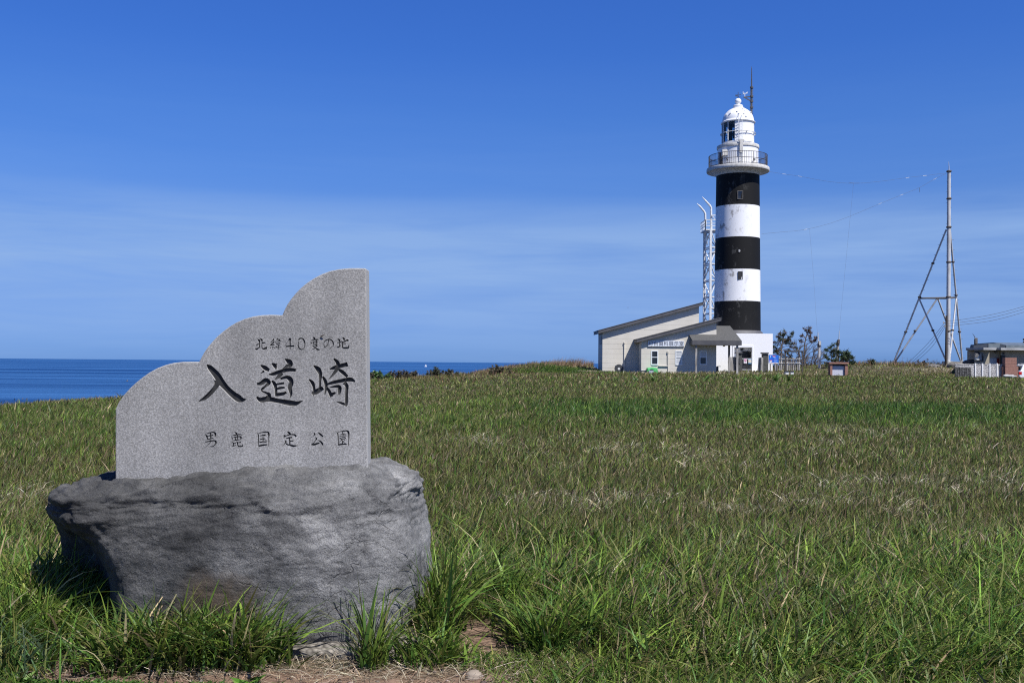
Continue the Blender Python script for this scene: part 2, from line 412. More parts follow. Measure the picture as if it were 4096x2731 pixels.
# boulder
def boulder_mat():
    m = mat('dark_grey_boulder', (0.1,) * 3, None, rough=0.88, spec=0.3)
    n, l, b = nodes_of(m)
    t = n.new('ShaderNodeTexCoord')
    z = n.new('ShaderNodeTexNoise'); z.inputs['Scale'].default_value = 3.1; z.inputs['Detail'].default_value = 10; z.inputs['Roughness'].default_value = 0.70
    l.new(t.outputs['Object'], z.inputs['Vector'])
    r = n.new('ShaderNodeValToRGB')
    r.color_ramp.elements[0].position = 0.32; r.color_ramp.elements[0].color = (0.026, 0.026, 0.027, 1)
    r.color_ramp.elements[1].position = 0.72; r.color_ramp.elements[1].color = (0.165, 0.163, 0.160, 1)
    k_ = r.color_ramp.elements.new(0.5); k_.color = (0.084, 0.0835, 0.083, 1)
    l.new(z.outputs['Fac'], r.inputs[0])
    # paler to the right: sunlight put into the colour; brown stain low down
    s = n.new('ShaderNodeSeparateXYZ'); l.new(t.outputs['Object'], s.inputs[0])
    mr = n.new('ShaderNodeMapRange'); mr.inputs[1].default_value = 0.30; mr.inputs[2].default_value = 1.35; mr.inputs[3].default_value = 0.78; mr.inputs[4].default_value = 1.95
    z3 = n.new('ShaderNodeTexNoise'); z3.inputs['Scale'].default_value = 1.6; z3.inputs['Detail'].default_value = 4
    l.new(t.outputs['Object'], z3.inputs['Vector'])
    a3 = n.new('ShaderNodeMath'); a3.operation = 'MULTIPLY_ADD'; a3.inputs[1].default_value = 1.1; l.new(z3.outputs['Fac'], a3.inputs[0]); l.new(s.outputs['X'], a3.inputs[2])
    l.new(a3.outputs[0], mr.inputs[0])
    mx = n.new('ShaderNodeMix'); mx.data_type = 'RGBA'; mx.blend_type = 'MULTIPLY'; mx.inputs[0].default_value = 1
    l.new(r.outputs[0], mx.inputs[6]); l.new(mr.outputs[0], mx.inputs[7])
    g = n.new('ShaderNodeTexNoise'); g.inputs['Scale'].default_value = 170; g.inputs['Detail'].default_value = 3
    l.new(t.outputs['Object'], g.inputs['Vector'])
    mg = n.new('ShaderNodeMapRange'); mg.inputs[1].default_value = 0.3; mg.inputs[2].default_value = 0.7; mg.inputs[3].default_value = 0.55; mg.inputs[4].default_value = 1.5
    l.new(g.outputs['Fac'], mg.inputs[0])
    mx2 = n.new('ShaderNodeMix'); mx2.data_type = 'RGBA'; mx2.blend_type = 'MULTIPLY'; mx2.inputs[0].default_value = 1
    l.new(mx.outputs[2], mx2.inputs[6]); l.new(mg.outputs[0], mx2.inputs[7])
    l.new(mx2.outputs[2], b.inputs['Base Color'])
    mp_ = n.new('ShaderNodeMapping'); mp_.inputs['Scale'].default_value = (1, 1, 1.15); l.new(t.outputs['Object'], mp_.inputs[0])
    h = n.new('ShaderNodeTexNoise'); h.inputs['Scale'].default_value = 26; h.inputs['Detail'].default_value = 10; h.inputs['Roughness'].default_value = 0.74
    l.new(mp_.outputs[0], h.inputs['Vector'])
    bp = n.new('ShaderNodeBump'); bp.inputs['Strength'].default_value = 0.9; bp.inputs['Distance'].default_value = 0.022
    l.new(h.outputs['Fac'], bp.inputs['Height'])
    # sharp little fractures and pores over the whole face
    mp3 = n.new('ShaderNodeMapping'); mp3.inputs['Scale'].default_value = (1, 1, 1.9); mp3.inputs['Rotation'].default_value = (0, R(7), 0); l.new(t.outputs['Object'], mp3.inputs[0])
    h2 = n.new('ShaderNodeTexNoise'); h2.noise_type = 'RIDGED_MULTIFRACTAL'; h2.inputs['Scale'].default_value = 12; h2.inputs['Detail'].default_value = 8
    l.new(mp3.outputs[0], h2.inputs['Vector'])
    bp2 = n.new('ShaderNodeBump'); bp2.inputs['Strength'].default_value = 0.55; bp2.inputs['Distance'].default_value = 0.016; bp2.invert = True
    l.new(h2.outputs['Fac'], bp2.inputs['Height']); l.new(bp.outputs[0], bp2.inputs['Normal'])
    # hairline cracks: edges of warped, flattened cells, broken up by a slow noise
    wn_ = n.new('ShaderNodeTexNoise'); wn_.inputs['Scale'].default_value = 3.0; wn_.inputs['Detail'].default_value = 6; l.new(t.outputs['Object'], wn_.inputs['Vector'])
    wv = n.new('ShaderNodeVectorMath'); wv.operation = 'MULTIPLY_ADD'; wv.inputs[1].default_value = (0.55, 0.55, 0.55); l.new(wn_.outputs['Color'], wv.inputs[0]); l.new(t.outputs['Object'], wv.inputs[2])
    mp4 = n.new('ShaderNodeMapping'); mp4.inputs['Scale'].default_value = (1, 1, 3.2); mp4.inputs['Rotation'].default_value = (0, R(-9), 0); l.new(wv.outputs[0], mp4.inputs[0])
    vo = n.new('ShaderNodeTexVoronoi'); vo.feature = 'DISTANCE_TO_EDGE'; vo.inputs['Scale'].default_value = 1.7; l.new(mp4.outputs[0], vo.inputs['Vector'])
    cm_ = n.new('ShaderNodeMapRange'); cm_.inputs[1].default_value = 0.0; cm_.inputs[2].default_value = 0.014; cm_.inputs[3].default_value = 1.0; cm_.inputs[4].default_value = 0.0; l.new(vo.outputs['Distance'], cm_.inputs[0])
    ck = n.new('ShaderNodeTexNoise'); ck.inputs['Scale'].default_value = 2.1; ck.inputs['Detail'].default_value = 4; l.new(t.outputs['Object'], ck.inputs['Vector'])
    ckr = n.new('ShaderNodeMapRange'); ckr.inputs[1].default_value = 0.52; ckr.inputs[2].default_value = 0.72; ckr.inputs[3].default_value = 0.0; ckr.inputs[4].default_value = 0.35; l.new(ck.outputs['Fac'], ckr.inputs[0])
    crk = n.new('ShaderNodeMath'); crk.operation = 'MULTIPLY'; l.new(cm_.outputs[0], crk.inputs[0]); l.new(ckr.outputs[0], crk.inputs[1])
    bp3 = n.new('ShaderNodeBump'); bp3.inputs['Strength'].default_value = 1.0; bp3.inputs['Distance'].default_value = 0.03; bp3.invert = True
    l.new(crk.outputs[0], bp3.inputs['Height']); l.new(bp2.outputs[0], bp3.inputs['Normal'])
    l.new(bp3.outputs[0], b.inputs['Normal'])
    # a rusty brown patch low on the face and pale lichen blotches
    st = n.new('ShaderNodeVectorMath'); st.operation = 'DISTANCE'; st.inputs[1].default_value = (-0.02, -0.6, 0.22)
    l.new(t.outputs['Object'], st.inputs[0])
    sa = n.new('ShaderNodeMath'); sa.operation = 'MULTIPLY_ADD'; sa.inputs[1].default_value = 0.35; l.new(z.outputs['Fac'], sa.inputs[0]); l.new(st.outputs['Value'], sa.inputs[2])
    sr = n.new('ShaderNodeMapRange'); sr.inputs[1].default_value = 0.30; sr.inputs[2].default_value = 0.48; sr.inputs[3].default_value = 0.75; sr.inputs[4].default_value = 0.0
    l.new(sa.outputs[0], sr.inputs[0])
    sm = n.new('ShaderNodeMix'); sm.data_type = 'RGBA'; sm.inputs[7].default_value = (0.125, 0.092, 0.062, 1)
    l.new(sr.outputs[0], sm.inputs[0]); l.new(mx2.outputs[2], sm.inputs[6])
    li = n.new('ShaderNodeTexNoise'); li.inputs['Scale'].default_value = 9; li.inputs['Detail'].default_value = 8; li.inputs['Roughness'].default_value = 0.75
    l.new(t.outputs['Object'], li.inputs['Vector'])
    lr = n.new('ShaderNodeMapRange'); lr.inputs[1].default_value = 0.64; lr.inputs[2].default_value = 0.74; lr.inputs[3].default_value = 0.0; lr.inputs[4].default_value = 0.55
    l.new(li.outputs['Fac'], lr.inputs[0])
    lm = n.new('ShaderNodeMix'); lm.data_type = 'RGBA'; lm.inputs[7].default_value = (0.23, 0.225, 0.205, 1)
    l.new(lr.outputs[0], lm.inputs[0]); l.new(sm.outputs[2], lm.inputs[6]); l.new(lm.outputs[2], b.inputs['Base Color'])
    return m
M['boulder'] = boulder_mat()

# pebble-dash (concrete with exposed stones)
def pebble(name, dark, light, sc, rough=0.85):
    m = mat(name, dark, None, rough=rough)
    n, l, b = nodes_of(m)
    t = n.new('ShaderNodeTexCoord')
    v = n.new('ShaderNodeTexVoronoi'); v.inputs['Scale'].default_value = sc
    l.new(t.outputs['Object'], v.inputs['Vector'])
    r = n.new('ShaderNodeValToRGB'); r.color_ramp.elements[0].color = (*light, 1); r.color_ramp.elements[0].position = 0.25
    r.color_ramp.elements[1].color = (*dark, 1); r.color_ramp.elements[1].position = 0.62
    l.new(v.outputs['Distance'], r.inputs[0]); 
    hs = n.new('ShaderNodeMix'); hs.data_type = 'RGBA'; hs.blend_type = 'MULTIPLY'; hs.inputs[0].default_value = 0.55
    bw = n.new('ShaderNodeRGBToBW'); l.new(v.outputs['Color'], bw.inputs[0])
    l.new(r.outputs[0], hs.inputs[6]); l.new(bw.outputs[0], hs.inputs[7]); l.new(hs.outputs[2], b.inputs['Base Color'])
    bp = n.new('ShaderNodeBump'); bp.inputs['Strength'].default_value = 0.8; bp.inputs['Distance'].default_value = 0.5 / sc; bp.invert = True
    l.new(v.outputs['Distance'], bp.inputs['Height']); l.new(bp.outputs[0], b.inputs['Normal'])
    return m
M['pebbledash'] = pebble('pebble_dash_panel', (0.40, 0.39, 0.38), (0.74, 0.72, 0.71), 15)
M['pebbleshade'] = pebble('shaded_pebble_dash', (0.035, 0.036, 0.038), (0.13, 0.13, 0.13), 9)  # dark copy of the pebble dash, for the shaded end of the wall
M['footing'] = pebble('gravelly_old_concrete', (0.13, 0.115, 0.095), (0.30, 0.27, 0.23), 32)

# vertex-tinted leaf material (each blade its own colour)
def leafmat(name, rough=0.45, trans=0.28, spec=0.22):
    m = bpy.data.materials.new(name); m.use_nodes = True
    n, l, b = nodes_of(m)
    a = n.new('ShaderNodeAttribute'); a.attribute_name = 'tint'
    b.inputs['Roughness'].default_value = rough; b.inputs['Specular IOR Level'].default_value = spec
    l.new(a.outputs['Color'], b.inputs['Base Color'])
    tr = n.new('ShaderNodeBsdfTranslucent'); l.new(a.outputs['Color'], tr.inputs['Color'])
    ms = n.new('ShaderNodeMixShader'); ms.inputs[0].default_value = trans
    l.new(b.outputs[0], ms.inputs[1]); l.new(tr.outputs[0], ms.inputs[2])
    l.new(ms.outputs[0], n['Material Output'].inputs['Surface'])
    return m
M['grass'] = leafmat('grass_blades')
M['dry'] = leafmat('dry_grass', 0.7, 0.15, 0.2)

# ground sheet: soil, litter and turf told apart by a painted-on ground cover map
def ground_mat():
    m = bpy.data.materials.new('soil_and_turf'); m.use_nodes = True
    n, l, b = nodes_of(m)
    b.inputs['Roughness'].default_value = 0.95; b.inputs['Specular IOR Level'].default_value = 0.15
    a = n.new('ShaderNodeAttribute'); a.attribute_name = 'tint'
    t = n.new('ShaderNodeTexCoord')
    z = n.new('ShaderNodeTexNoise'); z.inputs['Scale'].default_value = 14; z.inputs['Detail'].default_value = 8; z.inputs['Roughness'].default_value = 0.7
    l.new(t.outputs['Object'], z.inputs['Vector'])
    mr = n.new('ShaderNodeMapRange'); mr.inputs[1].default_value = 0.3; mr.inputs[2].default_value = 0.7; mr.inputs[3].default_value = 0.6; mr.inputs[4].default_value = 1.4
    l.new(z.outputs['Fac'], mr.inputs[0])
    mx = n.new('ShaderNodeMix'); mx.data_type = 'RGBA'; mx.blend_type = 'MULTIPLY'; mx.inputs[0].default_value = 1
    l.new(a.outputs['Color'], mx.inputs[6]); l.new(mr.outputs[0], mx.inputs[7]); l.new(mx.outputs[2], b.inputs['Base Color'])
    bp = n.new('ShaderNodeBump'); bp.inputs['Strength'].default_value = 0.7; bp.inputs['Distance'].default_value = 0.03
    l.new(z.outputs['Fac'], bp.inputs['Height']); l.new(bp.outputs[0], b.inputs['Normal'])
    return m
M['ground'] = ground_mat()

def sea_mat():
    m = bpy.data.materials.new('deep_blue_sea'); m.use_nodes = True
    n, l, b = nodes_of(m)
    t = n.new('ShaderNodeTexCoord')
    mp_ = n.new('ShaderNodeMapping'); mp_.inputs['Scale'].default_value = (0.0006, 0.0055, 1); l.new(t.outputs['Object'], mp_.inputs[0])
    z = n.new('ShaderNodeTexNoise'); z.inputs['Scale'].default_value = 1.0; z.inputs['Detail'].default_value = 9; z.inputs['Roughness'].default_value = 0.62
    l.new(mp_.outputs[0], z.inputs['Vector'])
    r = n.new('ShaderNodeValToRGB')
    r.color_ramp.elements[0].position = 0.40; r.color_ramp.elements[0].color = (0.007, 0.043, 0.150, 1)
    r.color_ramp.elements[1].position = 0.62; r.color_ramp.elements[1].color = (0.036, 0.122, 0.31, 1)
    l.new(z.outputs['Fac'], r.inputs[0]); l.new(r.outputs[0], b.inputs['Base Color'])
    b.inputs['Roughness'].default_value = 0.55; b.inputs['Specular IOR Level'].default_value = 0.12
    mp2 = n.new('ShaderNodeMapping'); mp2.inputs['Scale'].default_value = (0.05, 0.16, 1); l.new(t.outputs['Object'], mp2.inputs[0])
    z2 = n.new('ShaderNodeTexNoise'); z2.inputs['Scale'].default_value = 1.0; z2.inputs['Detail'].default_value = 8; z2.inputs['Roughness'].default_value = 0.7
    l.new(mp2.outputs[0], z2.inputs['Vector'])
    bp = n.new('ShaderNodeBump'); bp.inputs['Strength'].default_value = 0.9; bp.inputs['Distance'].default_value = 3.0
    l.new(z2.outputs['Fac'], bp.inputs['Height']); l.new(bp.outputs[0], b.inputs['Normal'])
    return m
M['sea'] = sea_mat()

# ------------------------------------------------------------------ terrain
EDGE_X = np.array([-70, -40, -25, -20.6, -17.5, -10.7, -5, -1, 5, 10, 25, 60, 130])
EDGE_Y = np.array([12, 24, 35, 40, 46, 75, 82, 90, 101, 109, 117, 122, 110])
def edge_y(x): return np.interp(x, EDGE_X, EDGE_Y) + 1.6 * (vnoise(x, x * 0 + 3, 4.0, 5) - 0.5)
def terrain(x, y):
    x = np.asarray(x, float); y = np.asarray(y, float)
    z = -0.07 + 0.07 * sstep(5.4, 6.2, y)
    z = z + 0.52 * sstep(12, 86, y) + 0.33 * sstep(88, 98, y)
    z = z + (fbm(x, y, 9, 3, 2) - 0.5) * 0.26 * sstep(7, 18, y) + (vnoise(x, y, 1.1, 8) - 0.5) * 0.05
    z = z + np.interp(x, [-12, -10, -5, -1, 2, 6, 8.2, 9.8], [0, 0, 0.30, 0.50, 0.42, 0.46, 0.30, 0]) * np.exp(-(np.clip(edge_y(x) - y, 0, None) / 7.0) ** 2)   # low bank along the cliff
    z = z - 0.34 * sstep(3, -5, x) * sstep(16, 42, y)
    z = z + 0.62 * sstep(24, 34, x) * sstep(94.5, 103, y)
    z = z - 0.30 * np.exp(-(((x + 23) / 8.0) ** 2 + ((y - 40) / 9.0) ** 2))
    over = np.clip(y - edge_y(x), 0, None)
    z = z - np.minimum(over ** 1.35 * 0.55, 31)
    return z
def tz(x, y): return float(terrain(np.array([x]), np.array([y]))[0])

def dirt_mask(x, y):
    """1 where the soil is bare"""
    n = fbm(x, y, 0.55, 21, 3) - 0.5
    a = sstep(5.48, 5.28, y + 0.35 * n) * sstep(-2.75, -2.4, x + 0.5 * n) * sstep(0.45, 0.0, x + 0.7 * n + 0.8 * (5.2 - y))
    b = sstep(0.36, 0.16, np.hypot((x + 0.14 + 0.20 * (y - 6.0)) / 0.95, (y - 5.9) / 2.0) + 0.35 * n)
    c = sstep(0.32, 0.16, np.hypot((x + 2.45) / 1.2, (y - 5.42) / 0.55) + 0.3 * n)
    return np.clip(a + b + c, 0, 1)

us = np.unique(np.concatenate([np.linspace(-0.62, 0.62, 330), np.sinh(np.linspace(-2.9, 2.9, 60)) * 0.6]))
rows = np.concatenate([np.linspace(-70, 3.2, 26), 3.4 * (190 / 3.4) ** (np.arange(1, 381) / 380)])
wid = np.where(rows > 3.2, rows + 1.0, 4.2 + (3.2 - rows) * 0.5)
GX = us[None, :] * wid[:, None]
GY = np.repeat(rows[:, None], len(us), 1)
GZ = terrain(GX, GY)
dm = dirt_mask(GX, GY)
GZ = GZ + dm * (fbm(GX, GY, 0.12, 31, 3) - 0.5) * 0.035
nr, nc = GX.shape
verts = np.stack([GX.ravel(), GY.ravel(), GZ.ravel()], 1)
idx = np.arange(nr * nc).reshape(nr, nc)
quads = np.stack([idx[:-1, :-1].ravel(), idx[:-1, 1:].ravel(), idx[1:, 1:].ravel(), idx[1:, :-1].ravel()], 1)

def set_tint(me, cols):
    at = me.attributes.new('tint', 'FLOAT_COLOR', 'POINT')
    c4 = np.ones((len(cols), 4), np.float32); c4[:, :3] = cols
    at.data.foreach_set('color', c4.ravel())

def np_mesh(name, v, quads=None, tris=None, mats=(), smooth=False):
    me = bpy.data.meshes.new(name)
    nq = 0 if quads is None else len(quads); nt = 0 if tris is None else len(tris)
    me.vertices.add(len(v)); me.vertices.foreach_set('co', np.asarray(v, np.float32).ravel())
    loops = np.concatenate([a.ravel() for a in ([] if quads is None else [quads]) + ([] if tris is None else [tris])]).astype(np.int32)
    me.loops.add(len(loops)); me.loops.foreach_set('vertex_index', loops)
    me.polygons.add(nq + nt)
    st = np.concatenate([np.arange(nq) * 4, nq * 4 + np.arange(nt) * 3]).astype(np.int32)
    me.polygons.foreach_set('loop_start', st)
    if smooth: me.polygons.foreach_set('use_smooth', np.ones(nq + nt, bool))
    me.update(calc_edges=True); me.validate()
    for m in mats: me.materials.append(m)
    return me

gme = np_mesh('ground', verts, quads, None, [M['ground']], True)
soil = np.array([0.205, 0.136, 0.098]); turf = np.array([0.050, 0.052, 0.026]); litter = np.array([0.115, 0.095, 0.060]); cliff = np.array([0.11, 0.085, 0.06])
mixn = fbm(verts[:, 0], verts[:, 1], 3.0, 44, 3)[:, None]
colr = turf * (1 - mixn) + litter * mixn
d1 = dm.ravel()[:, None]
colr = colr * (1 - d1) + soil * d1
ov = np.clip((verts[:, 1] - edge_y(verts[:, 0])) / 3, 0, 1)[:, None]
colr = colr * (1 - ov) + cliff * ov
set_tint(gme, colr)
ground = link(bpy.data.objects.new('ground', gme))
tag(ground, kind='structure')

# sea: one sheet out to the horizon
SEA_Z = -29.0
b = MB()
xs = [-26000, -6000, -1500, 1500, 6000, 26000]; ys = [-200, 300, 2000, 9000, 24000]
for i in range(5):
    for j in range(4):
        b.quad((xs[i], ys[j], SEA_Z), (xs[i + 1], ys[j], SEA_Z), (xs[i + 1], ys[j + 1], SEA_Z), (xs[i], ys[j + 1], SEA_Z))
sea = b.build('sea', M['sea'])
tag(sea, kind='structure')

# ------------------------------------------------------------------ carved monument slab
SLAB_Y, SLAB_T = 5.95, 0.14
C2 = lambda x, y: (420 + x * 0.57411, 1040 + y * 0.57411)
arc1 = [(72, 1040), (88, 1003), (110, 967), (140, 928), (175, 890), (215, 853), (260, 817), (310, 782), (365, 752), (420, 731), (480, 716), (540, 709), (600, 708), (655, 710)]
arc2 = [(668, 682), (690, 642), (715, 606), (745, 570), (780, 533), (820, 498), (865, 464), (915, 434), (970, 410), (1030, 393), (1090, 384), (1150, 381), (1200, 382), (1235, 385)]
arc3 = [(1247, 352), (1268, 312), (1293, 274), (1325, 235), (1362, 196), (1405, 160), (1455, 127), (1510, 98), (1570, 76), (1635, 63), (1700, 57), (1760, 56), (1818, 58)]
outline = [C2(*p) for p in arc1 + arc2 + arc3] + [C2(1830, 1437)] + [C2(1831, 1600)] + [C2(72, 1640)]
pts = [P(x, y, SLAB_Y) for x, y in outline]
slab_root = thing('monument_slab', (P(*C2(950, 1480), SLAB_Y).x, SLAB_Y + 0.07, 0.90),
                  'grey granite slab with three stepped curves and carved Japanese characters standing on the boulder', 'monument')
b = MB()
b.m = 1
b.prism(pts, (0, SLAB_T, 0))
b.mi[0] = 0; b.mi[1] = 0
slab = b.build('slab', [M['granite'], M['graniteside'], M['letter']], slab_root)
bv = slab.modifiers.new('bevel', 'BEVEL'); bv.width = 0.007; bv.segments = 2; bv.limit_method = 'ANGLE'

# brush strokes: (x, y, width) runs in local drawing units, read off the stone
BIG = [
 # nyu
 [(152,410,12),(180,440,55),(215,478,70),(275,548,84),(330,632,84),(400,712,70),(480,790,76),(560,846,84),(610,858,45),(660,852,4)],
 [(290,620,84),(262,695,52),(200,770,48),(120,840,40),(45,880,8)],
 # do
 [(838,416,14),(890,450,52),(950,484,34)], [(885,490,26),(838,525,6)],
 [(985,395,20),(1018,422,48),(1035,468,16)], [(1022,420,26),(1055,392,4)],
 [(1150,338,12),(1200,372,62),(1218,408,58),(1190,432,34)], [(1190,420,40),(1120,464,6)],
 [(942,535,14),(1000,530,38),(1100,497,42),(1200,474,44),(1290,482,34)],
 [(1110,515,46),(1070,562,38),(1016,604,6)],
 [(980,616,14),(1012,650,42),(1032,720,36),(1036,815,30)],
 [(1090,592,22),(1160,572,36),(1210,590,56),(1232,640,52),(1212,705,50),(1226,780,36),(1216,836,12)],
 [(1030,664,20),(1090,654,24),(1142,644,22)], [(1036,722,22),(1100,707,26),(1150,702,18)], [(1034,796,38),(1110,786,38),(1172,764,22)],
 [(790,658,26),(840,650,42),(905,610,52),(945,640,46),(905,684,26),(858,724,26),(852,745,18),(905,770,26),(945,795,48),(930,835,50)],
 [(788,822,22),(838,862,56),(930,850,60),(1050,872,52),(1180,896,62),(1270,908,60),(1320,896,34),(1386,866,4)],
 # saki
 [(1518,424,12),(1570,465,58),(1602,530,44),(1600,620,26),(1596,730,26)],
 [(1458,598,14),(1500,640,42),(1520,700,34),(1528,770,32)], [(1490,776,16),(1540,762,58),(1640,706,40)], [(1508,775,36),(1520,812,12)],
 [(1632,562,22),(1665,620,42),(1676,700,34),(1660,798,12)],
 [(1722,470,10),(1770,455,38),(1850,430,46),(1955,404,48)],
 [(1775,335,20),(1822,382,46),(1824,450,40),(1780,520,30),(1714,596,6)], [(1826,468,24),(1885,505,44),(1950,566,34)],
 [(1690,662,22),(1760,640,36),(1880,615,42),(1990,600,48),(2046,628,22)],
 [(1668,690,20),(1710,740,38),(1745,822,40)], [(1724,702,10),(1800,690,30),(1848,697,44),(1848,750,40),(1840,798,20)], [(1738,792,36),(1800,768,22)],
 [(1908,640,46),(1942,685,42),(1938,760,34),(1936,900,34),(1930,946,18)], [(1930,925,26),(1880,905,30),(1808,882,6)],
]
TOPA = [
 [(170,190,14),(240,240,62),(275,300,48),(272,450,34),(276,600,38)], [(108,455,24),(165,448,38),(250,380,14)], [(68,645,30),(130,658,54),(230,610,30),(312,548,16)],
 [(292,160,16),(372,218,62),(390,285,34),(385,450,26),(388,615,34)], [(395,387,28),(480,355,48),(556,366,22)], [(385,618,36),(460,642,50),(560,622,60),(622,612,60)], [(585,520,8),(592,600,56)],
 [(915,165,20),(925,222,46),(880,272,30),(788,355,26)], [(915,300,20),(945,330,38),(880,390,38),(780,490,40)], [(780,490,30),(860,472,34),(960,460,26)], [(920,410,12),(962,482,32)],
 [(885,520,24),(890,692,10)], [(788,570,12),(802,640,28)], [(920,540,16),(978,614,32)],
 [(1100,140,16),(1130,190,36),(1180,210,24)], [(1040,228,12),(1120,212,22),(1222,212,38),(1200,262,42),(1190,290,20)],
 [(1000,326,14),(1100,296,22),(1230,285,28),(1312,308,12)], [(1030,350,12),(1080,410,34),(1120,442,26)], [(1110,372,12),(1210,370,40),(1192,405,34)], [(1080,432,22),(1180,428,22)],
 [(1040,500,16),(1130,480,18),(1242,465,22)], [(1012,602,12),(1060,562,32),(1150,576,22),(1302,576,20)], [(1165,440,24),(1170,560,26),(1180,702,10)],
 [(1690,140,50),(1696,200,86),(1712,282,40),(1716,450,36),(1710,690,20)], [(1650,210,18),(1560,360,14),(1456,532,16)], [(1515,536,48),(1700,520,46),(1850,510,52),(1906,516,28)],
 [(2085,250,22),(2140,182,38),(2240,147,38),(2335,200,46),(2396,330,44),(2406,470,30),(2372,600,18),(2300,660,28),(2230,672,42),(2150,632,42),(2100,530,34),(2092,400,24),(2108,290,16)],
]
TOPB = [
 [(478,95,16),(548,142,62),(582,205,54)], [(380,266,16),(480,242,28),(600,216,36),(700,208,44),(758,238,14)], [(385,316,12),(415,362,36),(422,405,12)],
 [(410,366,18),(530,332,26),(650,312,22),(742,322,16)], [(488,290,16),(516,352,28),(536,422,24)], [(648,232,20),(660,312,40),(670,402,26)], [(468,436,12),(570,426,20),(712,416,16)],
 [(455,506,14),(560,490,26),(655,478,42),(682,508,44),(622,562,26),(540,640,22),(398,702,8)], [(480,520,14),(560,572,32),(640,622,42),(740,682,54),(856,674,6)],
 [(1212,225,34),(1216,330,28),(1190,430,20),(1130,520,22),(1066,588,26)],
 [(1068,590,24),(1020,530,28),(1005,430,18),(1020,330,22),(1090,252,30),(1180,208,34),(1270,200,38),(1370,240,40),(1430,330,40),(1450,430,38),(1440,500,20),(1390,552,16),(1330,612,18),(1246,658,10)],
 [(1648,175,14),(1720,222,58),(1746,275,42),(1740,400,32),(1746,532,30)], [(1628,382,20),(1720,346,24),(1804,314,40)], [(1612,552,22),(1665,572,46),(1750,532,34),(1808,458,14)],
 [(1808,262,10),(1860,312,42),(1878,400,34),(1882,560,38),(1930,602,48),(2050,602,52),(2186,588,58)], [(2155,470,8),(2186,572,54)],
 [(1820,372,12),(1950,312,28),(2080,246,46),(2140,242,52),(2128,304,24)], [(2058,335,10),(2032,408,16),(1985,422,18)], [(1866,104,14),(1950,172,62),(1958,252,30),(1950,400,28),(1946,502,8)],
]
LOWC = [
 [(82,160,8),(125,212,38),(150,280,32),(162,332,26)], [(130,142,14),(250,116,28),(360,106,36),(405,160,52),(402,248,20)], [(250,130,24),(255,200,32),(256,312,26)], [(150,222,18),(240,210,24),(332,196,30)], [(160,326,24),(260,302,24),(350,272,16)],
 [(84,416,18),(200,386,26),(370,366,34),(420,412,46),(410,504,20)], [(260,335,18),(255,400,18),(190,482,12),(86,582,6)], [(402,488,18),(300,558,26),(242,524,8)],
 [(998,90,8),(1060,132,42),(1082,182,28)], [(888,216,12),(1000,195,26),(1180,170,28),(1254,204,10)], [(895,250,8),(930,290,24),(942,332,8)], [(938,330,8),(900,450,6),(818,562,5)],
 [(940,276,16),(1080,246,26),(1188,242,36),(1206,282,40),(1190,348,10)], [(1010,230,16),(1030,300,26),(1030,372,18)], [(1088,170,22),(1100,260,28),(1106,346,18)], [(960,372,18),(1080,346,26),(1202,336,12)],
 [(930,404,8),(965,442,32),(976,542,22)], [(970,456,20),(1052,438,22)], [(912,556,14),(970,536,26),(1062,498,8)], [(1060,384,12),(1090,422,32),(1106,512,26),(1150,546,32),(1262,540,32)], [(1110,432,18),(1202,410,30)], [(1235,468,8),(1262,542,30)],
 [(1712,128,8),(1750,182,26),(1758,350,22),(1760,552,16)], [(1758,132,14),(1900,106,26),(2030,92,32),(2075,142,50),(2080,300,22),(2074,552,12)], [(1788,216,18),(1900,196,32),(1982,200,40)], [(1895,236,18),(1900,330,26),(1900,412,24)], [(1794,330,22),(1860,318,24),(1968,300,26)], [(1784,420,30),(1900,402,28),(2012,406,34)], [(1968,334,10),(2018,372,18)], [(1760,532,40),(1900,506,40),(2032,490,30)],
]
LOWD = [
 [(296,74,10),(365,122,54),(402,174,42)], [(204,164,8),(214,220,32),(214,268,16)], [(215,226,26),(330,196,28),(420,176,26),(530,182,40),(584,240,48)], [(266,296,24),(370,276,32),(462,264,34)], [(372,282,28),(385,380,32),(386,502,36)], [(390,382,24),(502,370,30)],
 [(238,350,8),(265,402,40),(235,452,24),(132,547,6)], [(250,432,28),(300,482,36),(380,506,36),(510,532,50),(644,514,6)],
 [(1136,108,10),(1170,166,42),(1140,202,18),(1016,293,6)], [(1258,98,8),(1340,162,46),(1432,244,30)], [(1188,254,10),(1222,306,40),(1190,362,20),(1130,442,24),(1070,496,36)], [(1054,492,20),(1140,492,46),(1230,462,46),(1322,436,26)], [(1276,348,8),(1360,402,42),(1415,482,42),(1428,524,10)],
 [(1846,98,8),(1890,152,28),(1905,300,22),(1906,522,18)], [(1893,96,14),(2040,72,26),(2170,56,36),(2226,112,50),(2236,250,26),(2226,532,14)], [(2035,90,14),(2050,150,26),(2060,206,18)], [(1948,176,12),(2040,156,18),(2132,150,22)], [(1932,236,12),(2040,206,20),(2158,216,22)],
 [(1956,290,12),(2060,256,20),(2130,276,26),(2110,302,22),(2020,322,18)], [(1942,274,8),(2000,322,26),(2030,372,24),(2036,462,26)], [(2010,352,14),(1932,418,6)], [(2050,402,14),(2122,340,18)], [(2040,392,16),(2128,442,18)], [(1905,496,40),(2030,476,36),(2172,476,30)],
]
